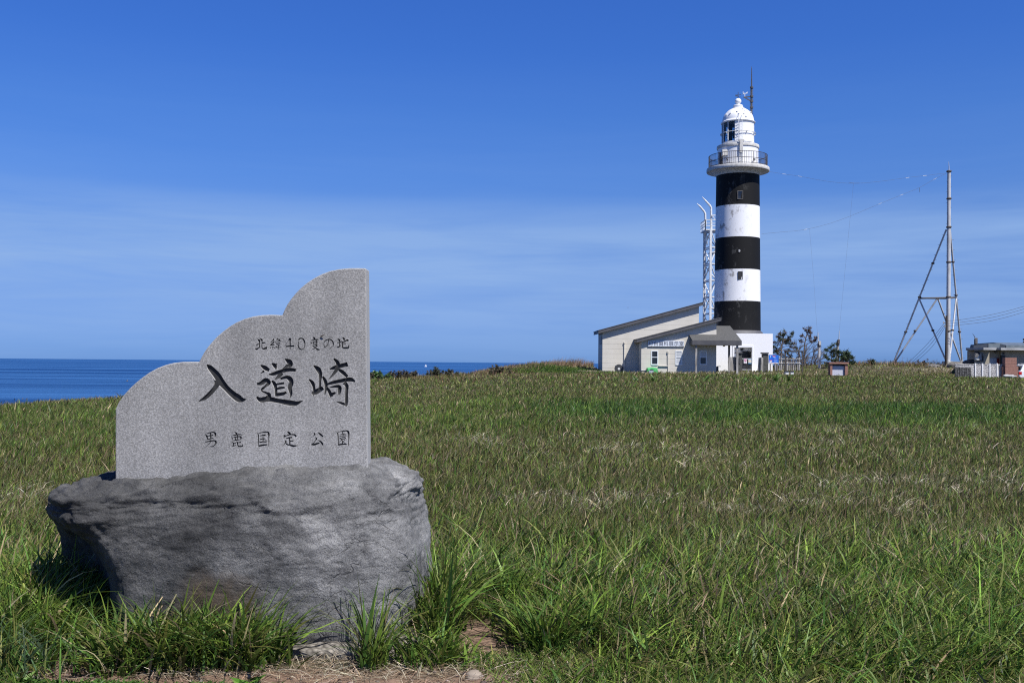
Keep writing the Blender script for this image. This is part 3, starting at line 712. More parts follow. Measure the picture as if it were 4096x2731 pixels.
def smooth_run(run, per=5):
    out_ = []
    n = len(run)
    for i in range(n - 1):
        p0 = run[max(i - 1, 0)]; p1 = run[i]; p2 = run[i + 1]; p3 = run[min(i + 2, n - 1)]
        for k_ in range(per):
            t = k_ / per
            out_.append(tuple(0.5 * (2 * p1[c] + (p2[c] - p0[c]) * t + (2 * p0[c] - 5 * p1[c] + 4 * p2[c] - p3[c]) * t * t + (3 * p1[c] - p0[c] - 3 * p2[c] + p3[c]) * t ** 3) for c in range(3)))
    out_.append(run[-1])
    return out_
def stroke_sections(run, ox, oy, sc, per=4):
    wk = 1.26 if sc > 0.2 else (1.5 if sc < 0.1 else 1.3)
    pts2 = [(ox + x * sc, oy + y * sc, max(w * wk, 8 if sc < 0.2 else 4) * sc) for x, y, w in smooth_run(run, per)]
    L, Rr = [], []
    for i, (x, y, w) in enumerate(pts2):
        a = pts2[max(i - 1, 0)]; c = pts2[min(i + 1, len(pts2) - 1)]
        dx, dy = c[0] - a[0], c[1] - a[1]
        q = math.hypot(dx, dy) or 1
        nx, ny = -dy / q, dx / q
        L.append((x + nx * w / 2, y + ny * w / 2)); Rr.append((x - nx * w / 2, y - ny * w / 2))
    return L, Rr
def stroke_cutter(run, ox, oy, sc, depth, per):
    """V-floored chisel cut: wide at the face, narrower at the bottom"""
    L, Rr = stroke_sections(run, ox, oy, sc, per)
    vs, fs, mi = [], [], []
    n = len(L)
    for i in range(n):
        l3 = P(*L[i], SLAB_Y); r3 = P(*Rr[i], SLAB_Y)
        w = (l3 - r3).length
        d = min(depth, w * 0.62)
        mid = (l3 + r3) / 2
        fl = 0.88 if depth > 0.01 else 0.92
        for q, yy in ((l3, -0.01), (r3, -0.01), (mid + (r3 - mid) * fl, d), (mid + (l3 - mid) * fl, d)):
            vs.append((q.x, SLAB_Y + yy, q.z))
    for i in range(n - 1):
        a, c = i * 4, (i + 1) * 4
        fs += [(a, a + 1, c + 1, c), (a + 1, a + 2, c + 2, c + 1), (a + 2, a + 3, c + 3, c + 2), (a + 3, a, c, c + 3)]
        mi += [0, 1, 2, 1] if depth > 0.01 else [0, 2, 2, 2]
    fs += [(0, 3, 2, 1), (n * 4 - 4, n * 4 - 3, n * 4 - 2, n * 4 - 1)]; mi += [1, 1]
    return vs, fs, mi
CUTS = [(BIG, 780, 1330, 0.3125, 0.012, 4), (TOPA, 1015, 1340, 0.08503, 0.006, 3), (TOPB, 1210, 1340, 0.08503, 0.006, 3),
        (LOWC, 810, 1715, 0.12755, 0.007, 3), (LOWD, 1110, 1715, 0.12755, 0.007, 3)]
def carve(target, cuts):
    """cut every stroke out of the stone, one boolean difference after another"""
    base = wloc(target)
    def baked():
        dg = bpy.context.evaluated_depsgraph_get(); dg.update()
        return bpy.data.meshes.new_from_object(target.evaluated_get(dg), preserve_all_data_layers=True, depsgraph=dg)
    me = baked(); target.modifiers.clear(); target.data = me
    for runs, ox, oy, sc, depth, per in cuts:
        for run in runs:
            vs, fs, mi = stroke_cutter(run, ox, oy, sc, depth, per)
            cm = bpy.data.meshes.new('cut')
            cm.from_pydata([tuple(Vector(v_) - base) for v_ in vs], [], fs)
            for m_ in (M['granite'], M['graniteside'], M['letter']): cm.materials.append(m_)
            cm.polygons.foreach_set('material_index', mi)
            bm = bmesh.new(); bm.from_mesh(cm); bmesh.ops.recalc_face_normals(bm, faces=bm.faces); bm.to_mesh(cm); bm.free()
            o = bpy.data.objects.new('cut', cm); o.location = base; link(o)
            for solver in ('MANIFOLD', 'EXACT'):
                bo = target.modifiers.new('cut', 'BOOLEAN'); bo.operation = 'DIFFERENCE'; bo.object = o; bo.solver = solver
                res = baked(); target.modifiers.clear()
                if len(res.polygons) >= len(target.data.polygons): target.data = res; break
            bpy.data.objects.remove(o); bpy.data.meshes.remove(cm)
carve(slab, CUTS)

# ------------------------------------------------------------------ boulder under the slab
def catmull_loop(pts, per):
    n = len(pts); res = []
    for i in range(n):
        p0, p1, p2, p3 = (np.array(pts[(i + k_) % n], float) for k_ in (-1, 0, 1, 2))
        for q in range(per):
            t = q / per
            res.append(0.5 * (2 * p1 + (p2 - p0) * t + (2 * p0 - 5 * p1 + 4 * p2 - p3) * t * t + (3 * p1 - p0 - 3 * p2 + p3) * t ** 3))
    return np.array(res)
# plan outlines at rising heights, from the front left corner round to the right and back
LEV = [
 (-0.25, [(-2.20, 5.84), (-1.92, 5.72), (-1.45, 5.66), (-1.00, 5.68), (-0.74, 5.78), (-0.62, 6.02), (-0.60, 6.42), (-1.00, 6.90), (-1.70, 7.10), (-2.50, 7.15), (-2.86, 6.80), (-2.45, 6.34)]),
 (0.00, [(-2.23, 5.79), (-1.94, 5.67), (-1.45, 5.60), (-0.98, 5.63), (-0.69, 5.74), (-0.57, 5.98), (-0.56, 6.42), (-0.98, 6.92), (-1.70, 7.14), (-2.55, 7.20), (-2.92, 6.80), (-2.49, 6.34)]),
 (0.20, [(-2.27, 5.74), (-1.97, 5.63), (-1.45, 5.57), (-0.94, 5.62), (-0.63, 5.76), (-0.53, 5.99), (-0.53, 6.44), (-0.95, 6.95), (-1.70, 7.18), (-2.62, 7.24), (-2.99, 6.80), (-2.55, 6.30)]),
 (0.45, [(-2.31, 5.69), (-2.00, 5.60), (-1.45, 5.56), (-0.91, 5.62), (-0.60, 5.77), (-0.505, 6.00), (-0.50, 6.44), (-0.92, 6.97), (-1.70, 7.20), (-2.68, 7.26), (-3.04, 6.76), (-2.63, 6.22)]),
 (0.60, [(-2.44, 5.67), (-2.04, 5.60), (-1.45, 5.56), (-0.91, 5.64), (-0.61, 5.79), (-0.525, 6.00), (-0.50, 6.44), (-0.92, 6.97), (-1.70, 7.20), (-2.72, 7.24), (-3.03, 6.68), (-2.75, 6.07)]),
 (0.70, [(-2.52, 5.66), (-2.08, 5.61), (-1.45, 5.58), (-0.92, 5.66), (-0.63, 5.81), (-0.545, 6.02), (-0.51, 6.44), (-0.92, 6.95), (-1.70, 7.16), (-2.70, 7.14), (-2.97, 6.54), (-2.765, 5.99)]),
 (0.80, [(-2.54, 5.69), (-2.10, 5.63), (-1.45, 5.61), (-0.94, 5.69), (-0.66, 5.83), (-0.565, 6.03), (-0.52, 6.42), (-0.94, 6.90), (-1.70, 7.08), (-2.60, 7.02), (-2.87, 6.44), (-2.73, 5.99)]),
 (0.865, [(-2.48, 5.75), (-2.10, 5.68), (-1.45, 5.68), (-0.97, 5.75), (-0.70, 5.87), (-0.60, 6.05), (-0.56, 6.40), (-0.97, 6.84), (-1.70, 6.98), (-2.48, 6.90), (-2.72, 6.38), (-2.62, 6.02)]),
 (0.925, [(-2.30, 5.86), (-2.04, 5.78), (-1.45, 5.80), (-1.02, 5.84), (-0.79, 5.93), (-0.70, 6.08), (-0.67, 6.36), (-1.02, 6.70), (-1.70, 6.80), (-2.32, 6.70), (-2.50, 6.34), (-2.44, 6.05)]),
 (0.955, [(-2.05, 5.98), (-1.90, 5.93), (-1.45, 5.93), (-1.10, 5.96), (-0.94, 6.02), (-0.87, 6.12), (-0.86, 6.28), (-1.10, 6.48), (-1.70, 6.52), (-2.08, 6.44), (-2.18, 6.26), (-2.14, 6.08)]),
 (0.965, [(-1.62, 6.16), (-1.58, 6.14), (-1.45, 6.13), (-1.36, 6.14), (-1.30, 6.16), (-1.28, 6.18), (-1.28, 6.22), (-1.36, 6.26), (-1.45, 6.28), (-1.58, 6.27), (-1.63, 6.24), (-1.64, 6.20)]),
]
LIPX = [-2.6, -2.25, -2.08, -1.88, -1.64, -1.52, -1.395, -1.327, -1.135, -0.95, -0.75]
LIPZ = [0.80, 0.845, 0.862, 0.858, 0.880, 0.895, 0.82, 0.775, 0.80, 0.83, 0.86]
def build_boulder():
    per = 28
    rings = [catmull_loop([(x + float(np.interp(l[0], [-0.25, 0, 0.2, 0.45, 0.6, 0.7, 0.97], [-0.05, -0.03, 0.0, -0.025, -0.04, -0.05, -0.05])) * max(0, min(1, (x + 1.2) / 0.5)), y) for x, y in l[1]], per) for l in LEV]; zs = [l[0] for l in LEV]
    V = []; dense = 140
    tt = np.linspace(0, len(LEV) - 1, dense)
    for t in tt:
        i = min(int(t), len(LEV) - 2); f = t - i
        p = [rings[max(i - 1, 0)], rings[i], rings[i + 1], rings[min(i + 2, len(LEV) - 1)]]
        z = [zs[max(i - 1, 0)], zs[i], zs[i + 1], zs[min(i + 2, len(LEV) - 1)]]
        h = lambda a, b_, c, d: 0.5 * (2 * b_ + (c - a) * f + (2 * a - 5 * b_ + 4 * c - d) * f * f + (3 * b_ - a - 3 * c + d) * f ** 3)
        xy = h(*p); zz = h(*z)
        V.append(np.column_stack([xy, np.full(len(xy), zz)]))
    n = V[0].shape[0]
    A = np.array(V)                                     # level, around, xyz
    # lean of the top: lower to the left
    fac = sstep(0.6, 0.95, A[:, :, 2])
    A[:, :, 2] += fac * ((A[:, :, 0] + 1.45) * 0.028)
    # outward direction from finite differences
    du = np.roll(A, -1, 1) - np.roll(A, 1, 1)
    dv = np.gradient(A, axis=0)
    nrm = np.cross(du, dv); nrm /= np.linalg.norm(nrm, axis=2, keepdims=True) + 1e-9
    B = A.copy()
    for i in range(dense):
        for k_ in range(n):
            p = Vector(A[i, k_])
            x, y, z = p
            big = mnoise.fractal(p * 1.7 + Vector((3, 1, 7)), 1.0, 2.1, 4)
            fine = mnoise.fractal(p * 9 + Vector((1, 5, 2)), 0.9, 2.2, 4)
            s = Vector((x * 1.5 + 0.3 * z, y * 1.5, z * 9 - x * 0.9))
            strata = mnoise.ridged_multi_fractal(s, 0.9, 2.1, 4, 1.0, 2.0)
            w_top = max(0, min(1, (z - 0.62) / 0.22))
            w_left = max(0, min(1, (-1.95 - x) / 0.5)) * w_top
            w_right = max(0, min(1, (x + 1.05) / 0.4)) * max(0, min(1, (z - 0.55) / 0.25))
            vf = mnoise.ridged_multi_fractal(Vector((x * 7 + 2, y * 7, z * 11 - x * 2)), 0.8, 2.2, 4, 1.0, 2.0)
            face = max(0.0, min(1.0, (0.80 - z) / 0.14)) * max(0.0, min(1.0, (x + 2.5) / 0.35))      # the flat weathered front
            d = (0.042 - 0.012 * face) * big + (0.017 - 0.008 * face) * fine - (0.014 - 0.009 * face) * max(0.0, vf - 0.95)
            d -= (0.006 + 0.018 * w_top + 0.055 * w_left + 0.022 * w_right) * max(0.0, strata - 0.9)
            # scooped ledge running under the front lip, as on the stone
            lip = float(np.interp(x, LIPX, LIPZ)) - 0.03 + 0.02 * mnoise.noise(Vector((x * 6, 0, 4)))
            if y < 6.0:
                amp = float(np.interp(x, [-2.5, -2.2, -1.3, -1.0, -0.6], [0.020, 0.045, 0.030, 0.022, 0.02]))
                amp *= max(0.0, min(1.3, 0.45 + 1.5 * mnoise.noise(Vector((x * 3.7 + 5.2, z * 2, 1.7)))))
                under = max(0.0, min(1.0, (lip - z) / 0.022))
                d -= amp * under * math.exp(-max(0.0, lip - z) / 0.16)
                # hollows and pits on the face
                pit = mnoise.fractal(Vector((x * 3.3, y * 2, z * 4.2)) + Vector((9, 2, 5)), 0.8, 2.2, 4)
                d += 0.006 * pit
            B[i, k_] += nrm[i, k_] * d
    vs = B.reshape(-1, 3)
    idx = np.arange(dense * n).reshape(dense, n)
    q = np.stack([idx[:-1].ravel(), np.roll(idx, -1, 1)[:-1].ravel(), np.roll(idx, -1, 1)[1:].ravel(), idx[1:].ravel()], 1)
    base = np.array([-1.6, 6.2, -0.05])
    vs = np.vstack([vs - base, [B[-1].mean(0) - base]])
    tris = np.stack([idx[-1], np.roll(idx[-1], -1), np.full(n, dense * n)], 1)
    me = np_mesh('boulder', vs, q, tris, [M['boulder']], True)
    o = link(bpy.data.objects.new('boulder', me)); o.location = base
    return o
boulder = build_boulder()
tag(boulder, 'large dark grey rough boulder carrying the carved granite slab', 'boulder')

# old gravelly concrete under the boulder
def lumpy(name, c, size, m, seed, label, cat, group=None, sub=4, amp=0.25, flat=1.0, freq=2.0):
    bm = bmesh.new(); bmesh.ops.create_icosphere(bm, subdivisions=sub, radius=1)
    for v in bm.verts:
        p = v.co.copy()
        d = 1 + amp * mnoise.fractal(p * freq + Vector((seed * 3.1, seed, 0)), 0.9, 2.1, 4)
        p = p * d
        for a in range(3):
            if abs(p[a]) > flat: p[a] = math.copysign(flat + (abs(p[a]) - flat) * 0.3, p[a])
        v.co = Vector((p.x * size[0], p.y * size[1], p.z * size[2]))
    me = bpy.data.meshes.new(name); bm.to_mesh(me); bm.free()
    me.polygons.foreach_set('use_smooth', [True] * len(me.polygons)); me.materials.append(m)
    o = link(bpy.data.objects.new(name, me)); o.location = c
    return tag(o, label, cat, group)
lumpy('concrete_footing', (-1.38, 6.00, -0.075), (1.15, 0.56, 0.14), M['footing'], 3, 'low crumbling footing of gravelly concrete showing under the boulder', 'footing', None, 5, 0.12, 0.8, 4)
lumpy('stone', (-0.185, 5.26, -0.05), (0.045, 0.04, 0.032), M['stone'], 5, 'fist sized tan stone lying on the bare soil right of the boulder', 'stone', None, 3, 0.15, 0.9)
lumpy('stone', (-2.22, 5.50, -0.035), (0.05, 0.045, 0.04), M['stone'], 9, 'rounded brown stone lying in the grass left of the boulder foot', 'stone', None, 3, 0.15, 0.9)
b = MB()
tw = [P(1283, 1347, SLAB_Y), P(1289, 1343, SLAB_Y), P(1294, 1341, SLAB_Y), P(1301, 1336, SLAB_Y)]
b.tube([p + Vector((0, -0.004 - 0.004 * i, 0)) for i, p in enumerate(tw)], [0.002, 0.004, 0.003, 0.0015], 6)
b.tube([P(1283, 1347, SLAB_Y) + Vector((0, -0.004, 0)), P(1285, 1340, SLAB_Y) + Vector((0, -0.010, 0))], [0.002, 0.001], 5)
tag(b.build('twig', M['bark'], loc=P(1290, 1343, SLAB_Y)), 'tiny dark twig stuck to the slab above the upper line of characters', 'twig')

# ------------------------------------------------------------------ lighthouse
LY = 102.0
G = {}
ax = P(2948.6, 1330, LY)
lx, ly = ax.x, LY
LZ = lambda y: P(2953, y, LY).z
LR = lambda px: px / F * LY
gz = tz(lx, 98)
light = thing('lighthouse', (lx, ly, gz), 'tall round lighthouse with black and white bands, white dome and white block at its foot', 'lighthouse')
def rb(y): return LR(91.6) + (LR(85) - LR(91.6)) * (1320 - y) / (1320 - 704)
bands = [(1208, 1323, 'towerblack', 'black_band'), (1083, 1208, 'towerwhite', 'white_band'), (956, 1083, 'towerblack', 'black_band'), (830, 956, 'towerwhite', 'white_band'), (704, 830, 'towerblack', 'black_band')]
for y0, y1, mk, nm in bands:
    b = MB()
    b.lathe([(rb(y1) + (y1 - y) / (y1 - y0) * (rb(y0) - rb(y1)), LZ(y)) for y in np.linspace(y1, y0, 6)], (lx, ly), 96)
    b.build(nm, M[mk], light, smooth=True)
b = MB()
b.lathe([(LR(102), LZ(1336)), (LR(100), LZ(1331)), (rb(1323), LZ(1323))], (lx, ly), 96)
b.build('skirt', M['fascia'], light, smooth=True)
# windows in the shaft (on the front of the tower)
def tower_window(px0, py0, px1, py1, glass, frame):
    b = MB()
    c0 = P(px0, (py0 + py1) / 2, LY - 2.2); c1 = P(px1, (py0 + py1) / 2, LY - 2.2)
    r = rb((py0 + py1) / 2); xm = (c0.x + c1.x) / 2
    yf = ly - math.sqrt(max(r * r - (xm - lx) ** 2, 0))
    z0, z1 = P((px0 + px1) / 2, py1, LY - 2.2).z, P((px0 + px1) / 2, py0, LY - 2.2).z
    t = 0.045
    b.box(c0.x, c0.x + t, yf - 0.04, yf + 0.25, z0, z1); b.box(c1.x - t, c1.x, yf - 0.04, yf + 0.25, z0, z1)
    b.box(c0.x + t, c1.x - t, yf - 0.04, yf + 0.25, z0, z0 + t); b.box(c0.x + t, c1.x - t, yf - 0.04, yf + 0.25, z1 - t, z1)
    w = b.build('window', M[frame], light)
    b = MB(); b.box(c0.x + t, c1.x - t, yf - 0.012, yf + 0.2, z0 + t, z1 - t)
    b.build('pane', M[glass], w)
tower_window(2950, 763, 2972, 797, 'glassdark', 'rockgrey')
tower_window(2951, 1086, 2970, 1118, 'black', 'black')
b = MB(); q = P(2959, 1003, LY - 2.3)
b.box(q.x - 0.11, q.x + 0.04, ly - rb(1003) - 0.03, ly - rb(1003) + 0.2, q.z - 0.12, q.z + 0.12)
b.box(q.x + 0.06, q.x + 0.10, ly - rb(1003) - 0.02, ly - rb(1003) + 0.2, q.z - 0.02, q.z + 0.05)
b.build('patch', M['eave'], light)
# gallery
gtop, gbot = LZ(676), LZ(690)
b = MB()
b.lathe([(rb(704), LZ(706)), (LR(88), LZ(701)), (LR(97), LZ(694)), (LR(113), LZ(690.5)), (LR(122.6), gbot), (LR(123.6), gbot + 0.05), (LR(123.6), gtop - 0.05), (LR(122.6), gtop), (LR(78), gtop + 0.03)], (lx, ly), 96)
b.build('gallery', M['concrete'], light, smooth=True)
b = MB(); zt = LZ(627); rr = LR(115)
zrail = [gtop + 0.10, (gtop + zt) / 2, zt]
for z in zrail:
    b.tube([(lx + rr * math.cos(a), ly + rr * math.sin(a), z) for a in np.linspace(0, 2 * math.pi, 73)], 0.028, 6, False)
for k_ in range(100):
    a = 2 * math.pi * k_ / 100
    b.bar((lx + rr * math.cos(a), ly + rr * math.sin(a), gtop - 0.02), (lx + rr * math.cos(a), ly + rr * math.sin(a), zt), 0.05 if k_ % 10 == 0 else 0.026)
b.build('railing', M['rail'], light)
# watch room and lantern
b = MB(); b.lathe([(LR(80.5), LZ(677)), (LR(80), LZ(598))], (lx, ly), 80); b.build('watch_room', M['lampwhite'], light, smooth=True)
b = MB(); dx = lx - LR(68); 
ang = R(205)
for k_, a in enumerate((R(196), R(212))):
    pass
w0, w1 = R(193), R(210)
pl = [(lx + LR(81) * math.cos(a), ly + LR(81) * math.sin(a)) for a in np.linspace(w0, w1, 5)]
for i in range(4):
    b.prism([(pl[i][0], pl[i][1], gtop), (pl[i + 1][0], pl[i + 1][1], gtop), (pl[i + 1][0], pl[i + 1][1], LZ(618)), (pl[i][0], pl[i][1], LZ(618))], (0.03, 0.03, 0))
b.build('door', M['wooddark'], light)
b = MB(); a = R(222)
b.box(lx + LR(82) * math.cos(a) - 0.35, lx + LR(82) * math.cos(a) + 0.35, ly + LR(82) * math.sin(a) - 0.12, ly + LR(82) * math.sin(a) + 0.4, LZ(634), LZ(611))
b.build('electric_box', M['concrete'], light)
for px, py in ((2909, 637), (3018, 637)):
    q = P(px, py, LY - 2.2); b = MB()
    b.tube([(q.x, ly - LR(84), q.z), (q.x, ly - LR(72), q.z)], 0.11, 10); b.box(q.x - 0.10, q.x + 0.10, ly - LR(88), ly - LR(84), q.z - 0.14, q.z + 0.06)
    b.build('floodlight', M['eave'], light)
b = MB(); b.lathe([(LR(80), LZ(599.5)), (LR(83), LZ(598)), (LR(83.4), LZ(596)), (LR(83.4), LZ(588)), (LR(82.6), LZ(586)), (LR(60), LZ(585.4))], (lx, ly), 80); b.build('lantern_gallery', M['concrete'], light, smooth=True)
b = MB(); b.lathe([(LR(62), LZ(586)), (LR(62), LZ(578)), (LR(64.5), LZ(577)), (LR(64.5), LZ(575)), (LR(61), LZ(574))], (lx, ly), 64); b.build('lantern_sill', M['lampwhite'], light, smooth=True)
lz0, lz1 = LZ(578), LZ(496)
# solid white screen on the landward side, glass on the seaward sides
b = MB()
a0, a1 = R(247), R(331)
b.lathe([(LR(63), lz0), (LR(63), lz1)], (lx, ly), 24, a0, a1); b.lathe([(LR(61.5), lz1), (LR(61.5), lz0)], (lx, ly), 24, a0, a1)
b.build('lantern_screen', M['lampwhite'], light, smooth=True, fixn=False)
glass = bpy.data.materials.new('lantern_glass'); glass.use_nodes = True
n_, l_, p_ = nodes_of(glass)
gl = n_.new('ShaderNodeBsdfGlossy'); gl.inputs['Roughness'].default_value = 0.03; gl.inputs['Color'].default_value = (0.8, 0.85, 0.9, 1)
tp = n_.new('ShaderNodeBsdfTransparent'); tp.inputs['Color'].default_value = (0.62, 0.72, 0.78, 1)
fr = n_.new('ShaderNodeFresnel'); fr.inputs['IOR'].default_value = 1.4
ms = n_.new('ShaderNodeMixShader'); l_.new(fr.outputs[0], ms.inputs[0]); l_.new(tp.outputs[0], ms.inputs[1]); l_.new(gl.outputs[0], ms.inputs[2])
l_.new(ms.outputs[0], n_['Material Output'].inputs['Surface'])
b = MB(); b.lathe([(LR(62.3), lz0), (LR(62.3), lz1)], (lx, ly), 16, a1, a0 + 2 * math.pi); b.build('lantern_glazing', glass, light, fixn=False)
b = MB()
for a in np.linspace(a1, a0 + 2 * math.pi, 11):
    b.bar((lx + LR(63) * math.cos(a), ly + LR(63) * math.sin(a), lz0), (lx + LR(63) * math.cos(a), ly + LR(63) * math.sin(a), lz1), 0.075)
b.build('glazing_bars', M['whitemetal'], light)
b = MB()   # lamp apparatus inside: dark backing seen through the glass
b.lathe([(0.30, lz0), (0.34, lz0 + 0.5), (0.72, lz0 + 0.75), (0.78, lz0 + 1.1), (0.72, lz0 + 1.5), (0.25, lz0 + 1.75), (0.0, lz0 + 1.8)], (lx + 0.25, ly + 0.2), 24)
b.box(lx - 0.95, lx - 0.55, ly + 0.1, ly + 0.25, lz0, lz1 - 0.02); b.box(lx - 0.40, lx + 0.0, ly - 0.9, ly - 0.8, lz0, lz1 - 0.02)
b.bar((lx - 1.5, ly, lz0 + 0.85), (lx, ly - 0.5, lz0 + 0.85), 0.05)
b.build('lamp', M['darkmetal'], light, smooth=True)
# hoop rail around the lantern with its brackets
b = MB(); zr = LZ(538)
b.tube([(lx + LR(69) * math.cos(a), ly + LR(69) * math.sin(a), zr) for a in np.linspace(0, 2 * math.pi, 65)], 0.035, 6, False)
for a in (R(180), R(0), R(215), R(261), R(287), R(325)):
    b.prism([(lx + LR(62) * math.cos(a), ly + LR(62) * math.sin(a), zr - 0.20), (lx + LR(71.5) * math.cos(a), ly + LR(71.5) * math.sin(a), zr - 0.03), (lx + LR(71.5) * math.cos(a), ly + LR(71.5) * math.sin(a), zr + 0.03), (lx + LR(62) * math.cos(a), ly + LR(62) * math.sin(a), zr + 0.03)], (-0.05 * math.sin(a), 0.05 * math.cos(a), 0))
b.build('hoop_rail', M['whitemetal'], light)
# dome
rd = LR(62.5); zd = LZ(489); ztop = LZ(434)
prof = [(LR(60), LZ(497)), (LR(66), LZ(497)), (LR(68.3), LZ(494.5)), (LR(68.3), LZ(492.5)), (LR(64), LZ(489.5))]
for t in np.linspace(0.02, 1, 16):
    a = t * R(74)
    prof.append((rd * math.cos(a), zd + (ztop - zd) * math.sin(a) / math.sin(R(74))))
b = MB(); b.lathe(prof, (lx, ly), 64); dome = b.build('dome', M['lampwhite'], light, smooth=True)
b = MB()
for px, py in ((2914, 463), (2938, 458), (2943, 468), (2963, 468), (2969, 457), (2960, 448), (2993, 459), (2966, 442), (2971, 479), (2901, 466), (2958, 438)):
    q = P(px, py, LY); ddx = q.x - lx
    t = max(0.02, min(0.99, (q.z - zd) / (ztop - zd)))
    rq = rd * math.cos(math.asin(t * math.sin(R(74))))
    if abs(ddx) > rq: ddx = math.copysign(rq * 0.98, ddx)
    nv = Vector((ddx, -math.sqrt(max(rq * rq - ddx * ddx, 0.01)), rd * t)); nu = nv.normalized()
    c = Vector((lx + nv.x, ly + nv.y, q.z))
    b = MB(); b.tube([c - nu * 0.05, c + nu * 0.10], [0.10, 0.085], 8); b.build('foothold', M['lampwhite'], dome, smooth=True)
b = MB()
b.lathe([(LR(20), LZ(434)), (LR(20.5), LZ(431)), (LR(18), LZ(429)), (LR(19.5), LZ(427)), (LR(19.5), LZ(424)), (LR(17), LZ(422)), (LR(8), LZ(420)), (LR(7.5), LZ(417))]
        + [(LR(12.7) * math.sin(a), LZ(406.5) - LR(12.7) * math.cos(a)) for a in np.linspace(R(35), R(180), 14)], (lx, ly), 40)
b.build('finial', M['lampwhite'], light, smooth=True)
b = MB(); zb, zt2 = LZ(395), LZ(369)
b.bar((lx, ly, zb - 0.1), (lx, ly, zt2), 0.05)
b.box(lx - 0.28, lx - 0.05, ly - 0.015, ly + 0.015, LZ(384.5), LZ(380)); b.bar((lx - 0.28, ly, LZ(382.5)), (lx + 0.28, ly, LZ(378.5)), 0.03); b.box(lx + 0.2, lx + 0.28, ly - 0.02, ly + 0.02, LZ(380), LZ(377.5))
b.bar((lx - 0.28, ly, LZ(388)), (lx + 0.3, ly, LZ(388)), 0.02); b.bar((lx, ly - 0.28, LZ(388)), (lx, ly + 0.28, LZ(388)), 0.02)
b.build('wind_vane', M['darkmetal'], light)
# ladder up the lantern, its deck bracket and the ladder below
def ladder(b, x0, x1, y, z0, z1, pitch, r=0.02):
    b.bar((x0, y, z0), (x0, y, z1), 0.04); b.bar((x1, y, z0), (x1, y, z1), 0.04)
    for z in np.arange(z0 + pitch / 2, z1, pitch): b.bar((x0, y, z), (x1, y, z), 0.03)
b = MB()
x0, x1 = P(2955, 540, LY - 2).x, P(2969.5, 540, LY - 2).x
ladder(b, x0, x1, ly - LR(74), LZ(577), LZ(478), LR(11.5))
b.bar((x0, ly - LR(74), LZ(478)), (x0, ly - LR(58), LZ(480)), 0.04); b.bar((x1, ly - LR(74), LZ(478)), (x1, ly - LR(58), LZ(480)), 0.04)
b.build('ladder', M['whitemetal'], light)
b = MB(); xa, xb = P(2957, 600, LY - 2).x, P(2970, 600, LY - 2).x
b.box(xa, xb, ly - LR(87), ly - LR(82.5), LZ(627), LZ(577) ); b.box(xa - 0.12, xb + 0.14, ly - LR(86), ly - LR(80), LZ(583), LZ(576))
b.build('ladder_bracket', M['concrete'], light)
b = MB(); ladder(b, xa + 0.03, xb - 0.03, ly - LR(84), gtop, LZ(627), LR(9)); b.build('ladder', M['whitemetal'], light)
# mast with anemometer on the right of the dome
b = MB(); mx = P(3009, 430, LY).x; my = ly + 0.3
b.tube([(mx, my, LZ(480)), (mx, my, LZ(347))], 0.095, 8)
b.tube([(mx, my, LZ(347)), (mx, my, LZ(335)), (mx, my, LZ(270)), (mx, my, LZ(262))], [0.075, 0.07, 0.035, 0.01], 8)
for y in (347, 383, 403, 427): b.tube([(mx, my, LZ(y) - 0.08), (mx, my, LZ(y) + 0.08)], 0.17, 8)
b.bar((mx - 0.14, my, LZ(460)), (mx - 0.14, my, LZ(352)), 0.03)
for y in range(352, 462, 9): b.bar((mx, my, LZ(y)), (mx + 0.2, my, LZ(y)), 0.025)
xb_ = P(2977, 386, LY).x
b.bar((mx, my, LZ(383)), (xb_, my, LZ(387)), 0.10); b.bar((mx, my, LZ(403)), (xb_ + 0.1, my, LZ(387)), 0.09)
mast = b.build('mast', M['fascia'], light)
b = MB(); xv = P(2982, 380, LY).x
b.bar((xv, my, LZ(386)), (xv, my, LZ(372)), 0.06); b.tube([(xv - 0.16, my, LZ(371)), (xv + 0.2, my, LZ(371))], [0.04, 0.03], 6)
b.prism([(xv + 0.12, my - 0.02, LZ(371)), (xv + 0.24, my - 0.02, LZ(372)), (xv + 0.30, my - 0.02, LZ(364.5)), (xv + 0.2, my - 0.02, LZ(365.5))], (0, 0.04, 0))
for a in (0, 120, 240): b.bar((xv - 0.18, my, LZ(371)), (xv - 0.18, my + 0.2 * math.sin(R(a)), LZ(371) + 0.2 * math.cos(R(a))), 0.05, 0.02)
b.build('anemometer', M['whitemetal'], mast)

# white block at the foot
BY0, BY1 = 98.3, 105.7
bx0, bx1 = P(2806, 1400, BY0).x, P(3091, 1400, BY0).x
bz1 = P(3050, 1334, BY0).z; bz0 = gz - 0.5
ex0, ex1 = P(2937, 1440, BY0).x, P(3008, 1440, BY0).x; ez1 = P(2972, 1389, BY0).z; ez0 = P(2972, 1484, BY0).z
b = MB()
b.box(bx0, ex0, BY0, BY1, bz0, bz1); b.box(ex1, bx1, BY0, BY1, bz0, bz1); b.box(ex0, ex1, BY0, BY1, ez1, bz1); b.box(ex0, ex1, BY0 + 0.9, BY1, bz0, ez1)
fx0, fx1, fz1 = P(2930, 1440, BY0).x, P(3013, 1440, BY0).x, P(2972, 1381, BY0).z
b.box(fx0, ex0, BY0 - 0.05, BY0 + 0.003, ez0, fz1); b.box(ex1, fx1, BY0 - 0.05, BY0 + 0.003, ez0, fz1); b.box(ex0, ex1, BY0 - 0.05, BY0 + 0.003, ez1, fz1)
b.box(fx0 - 0.2, fx1 + 0.6, BY0 - 0.6, BY0 - 0.006, gz - 0.3, ez0)
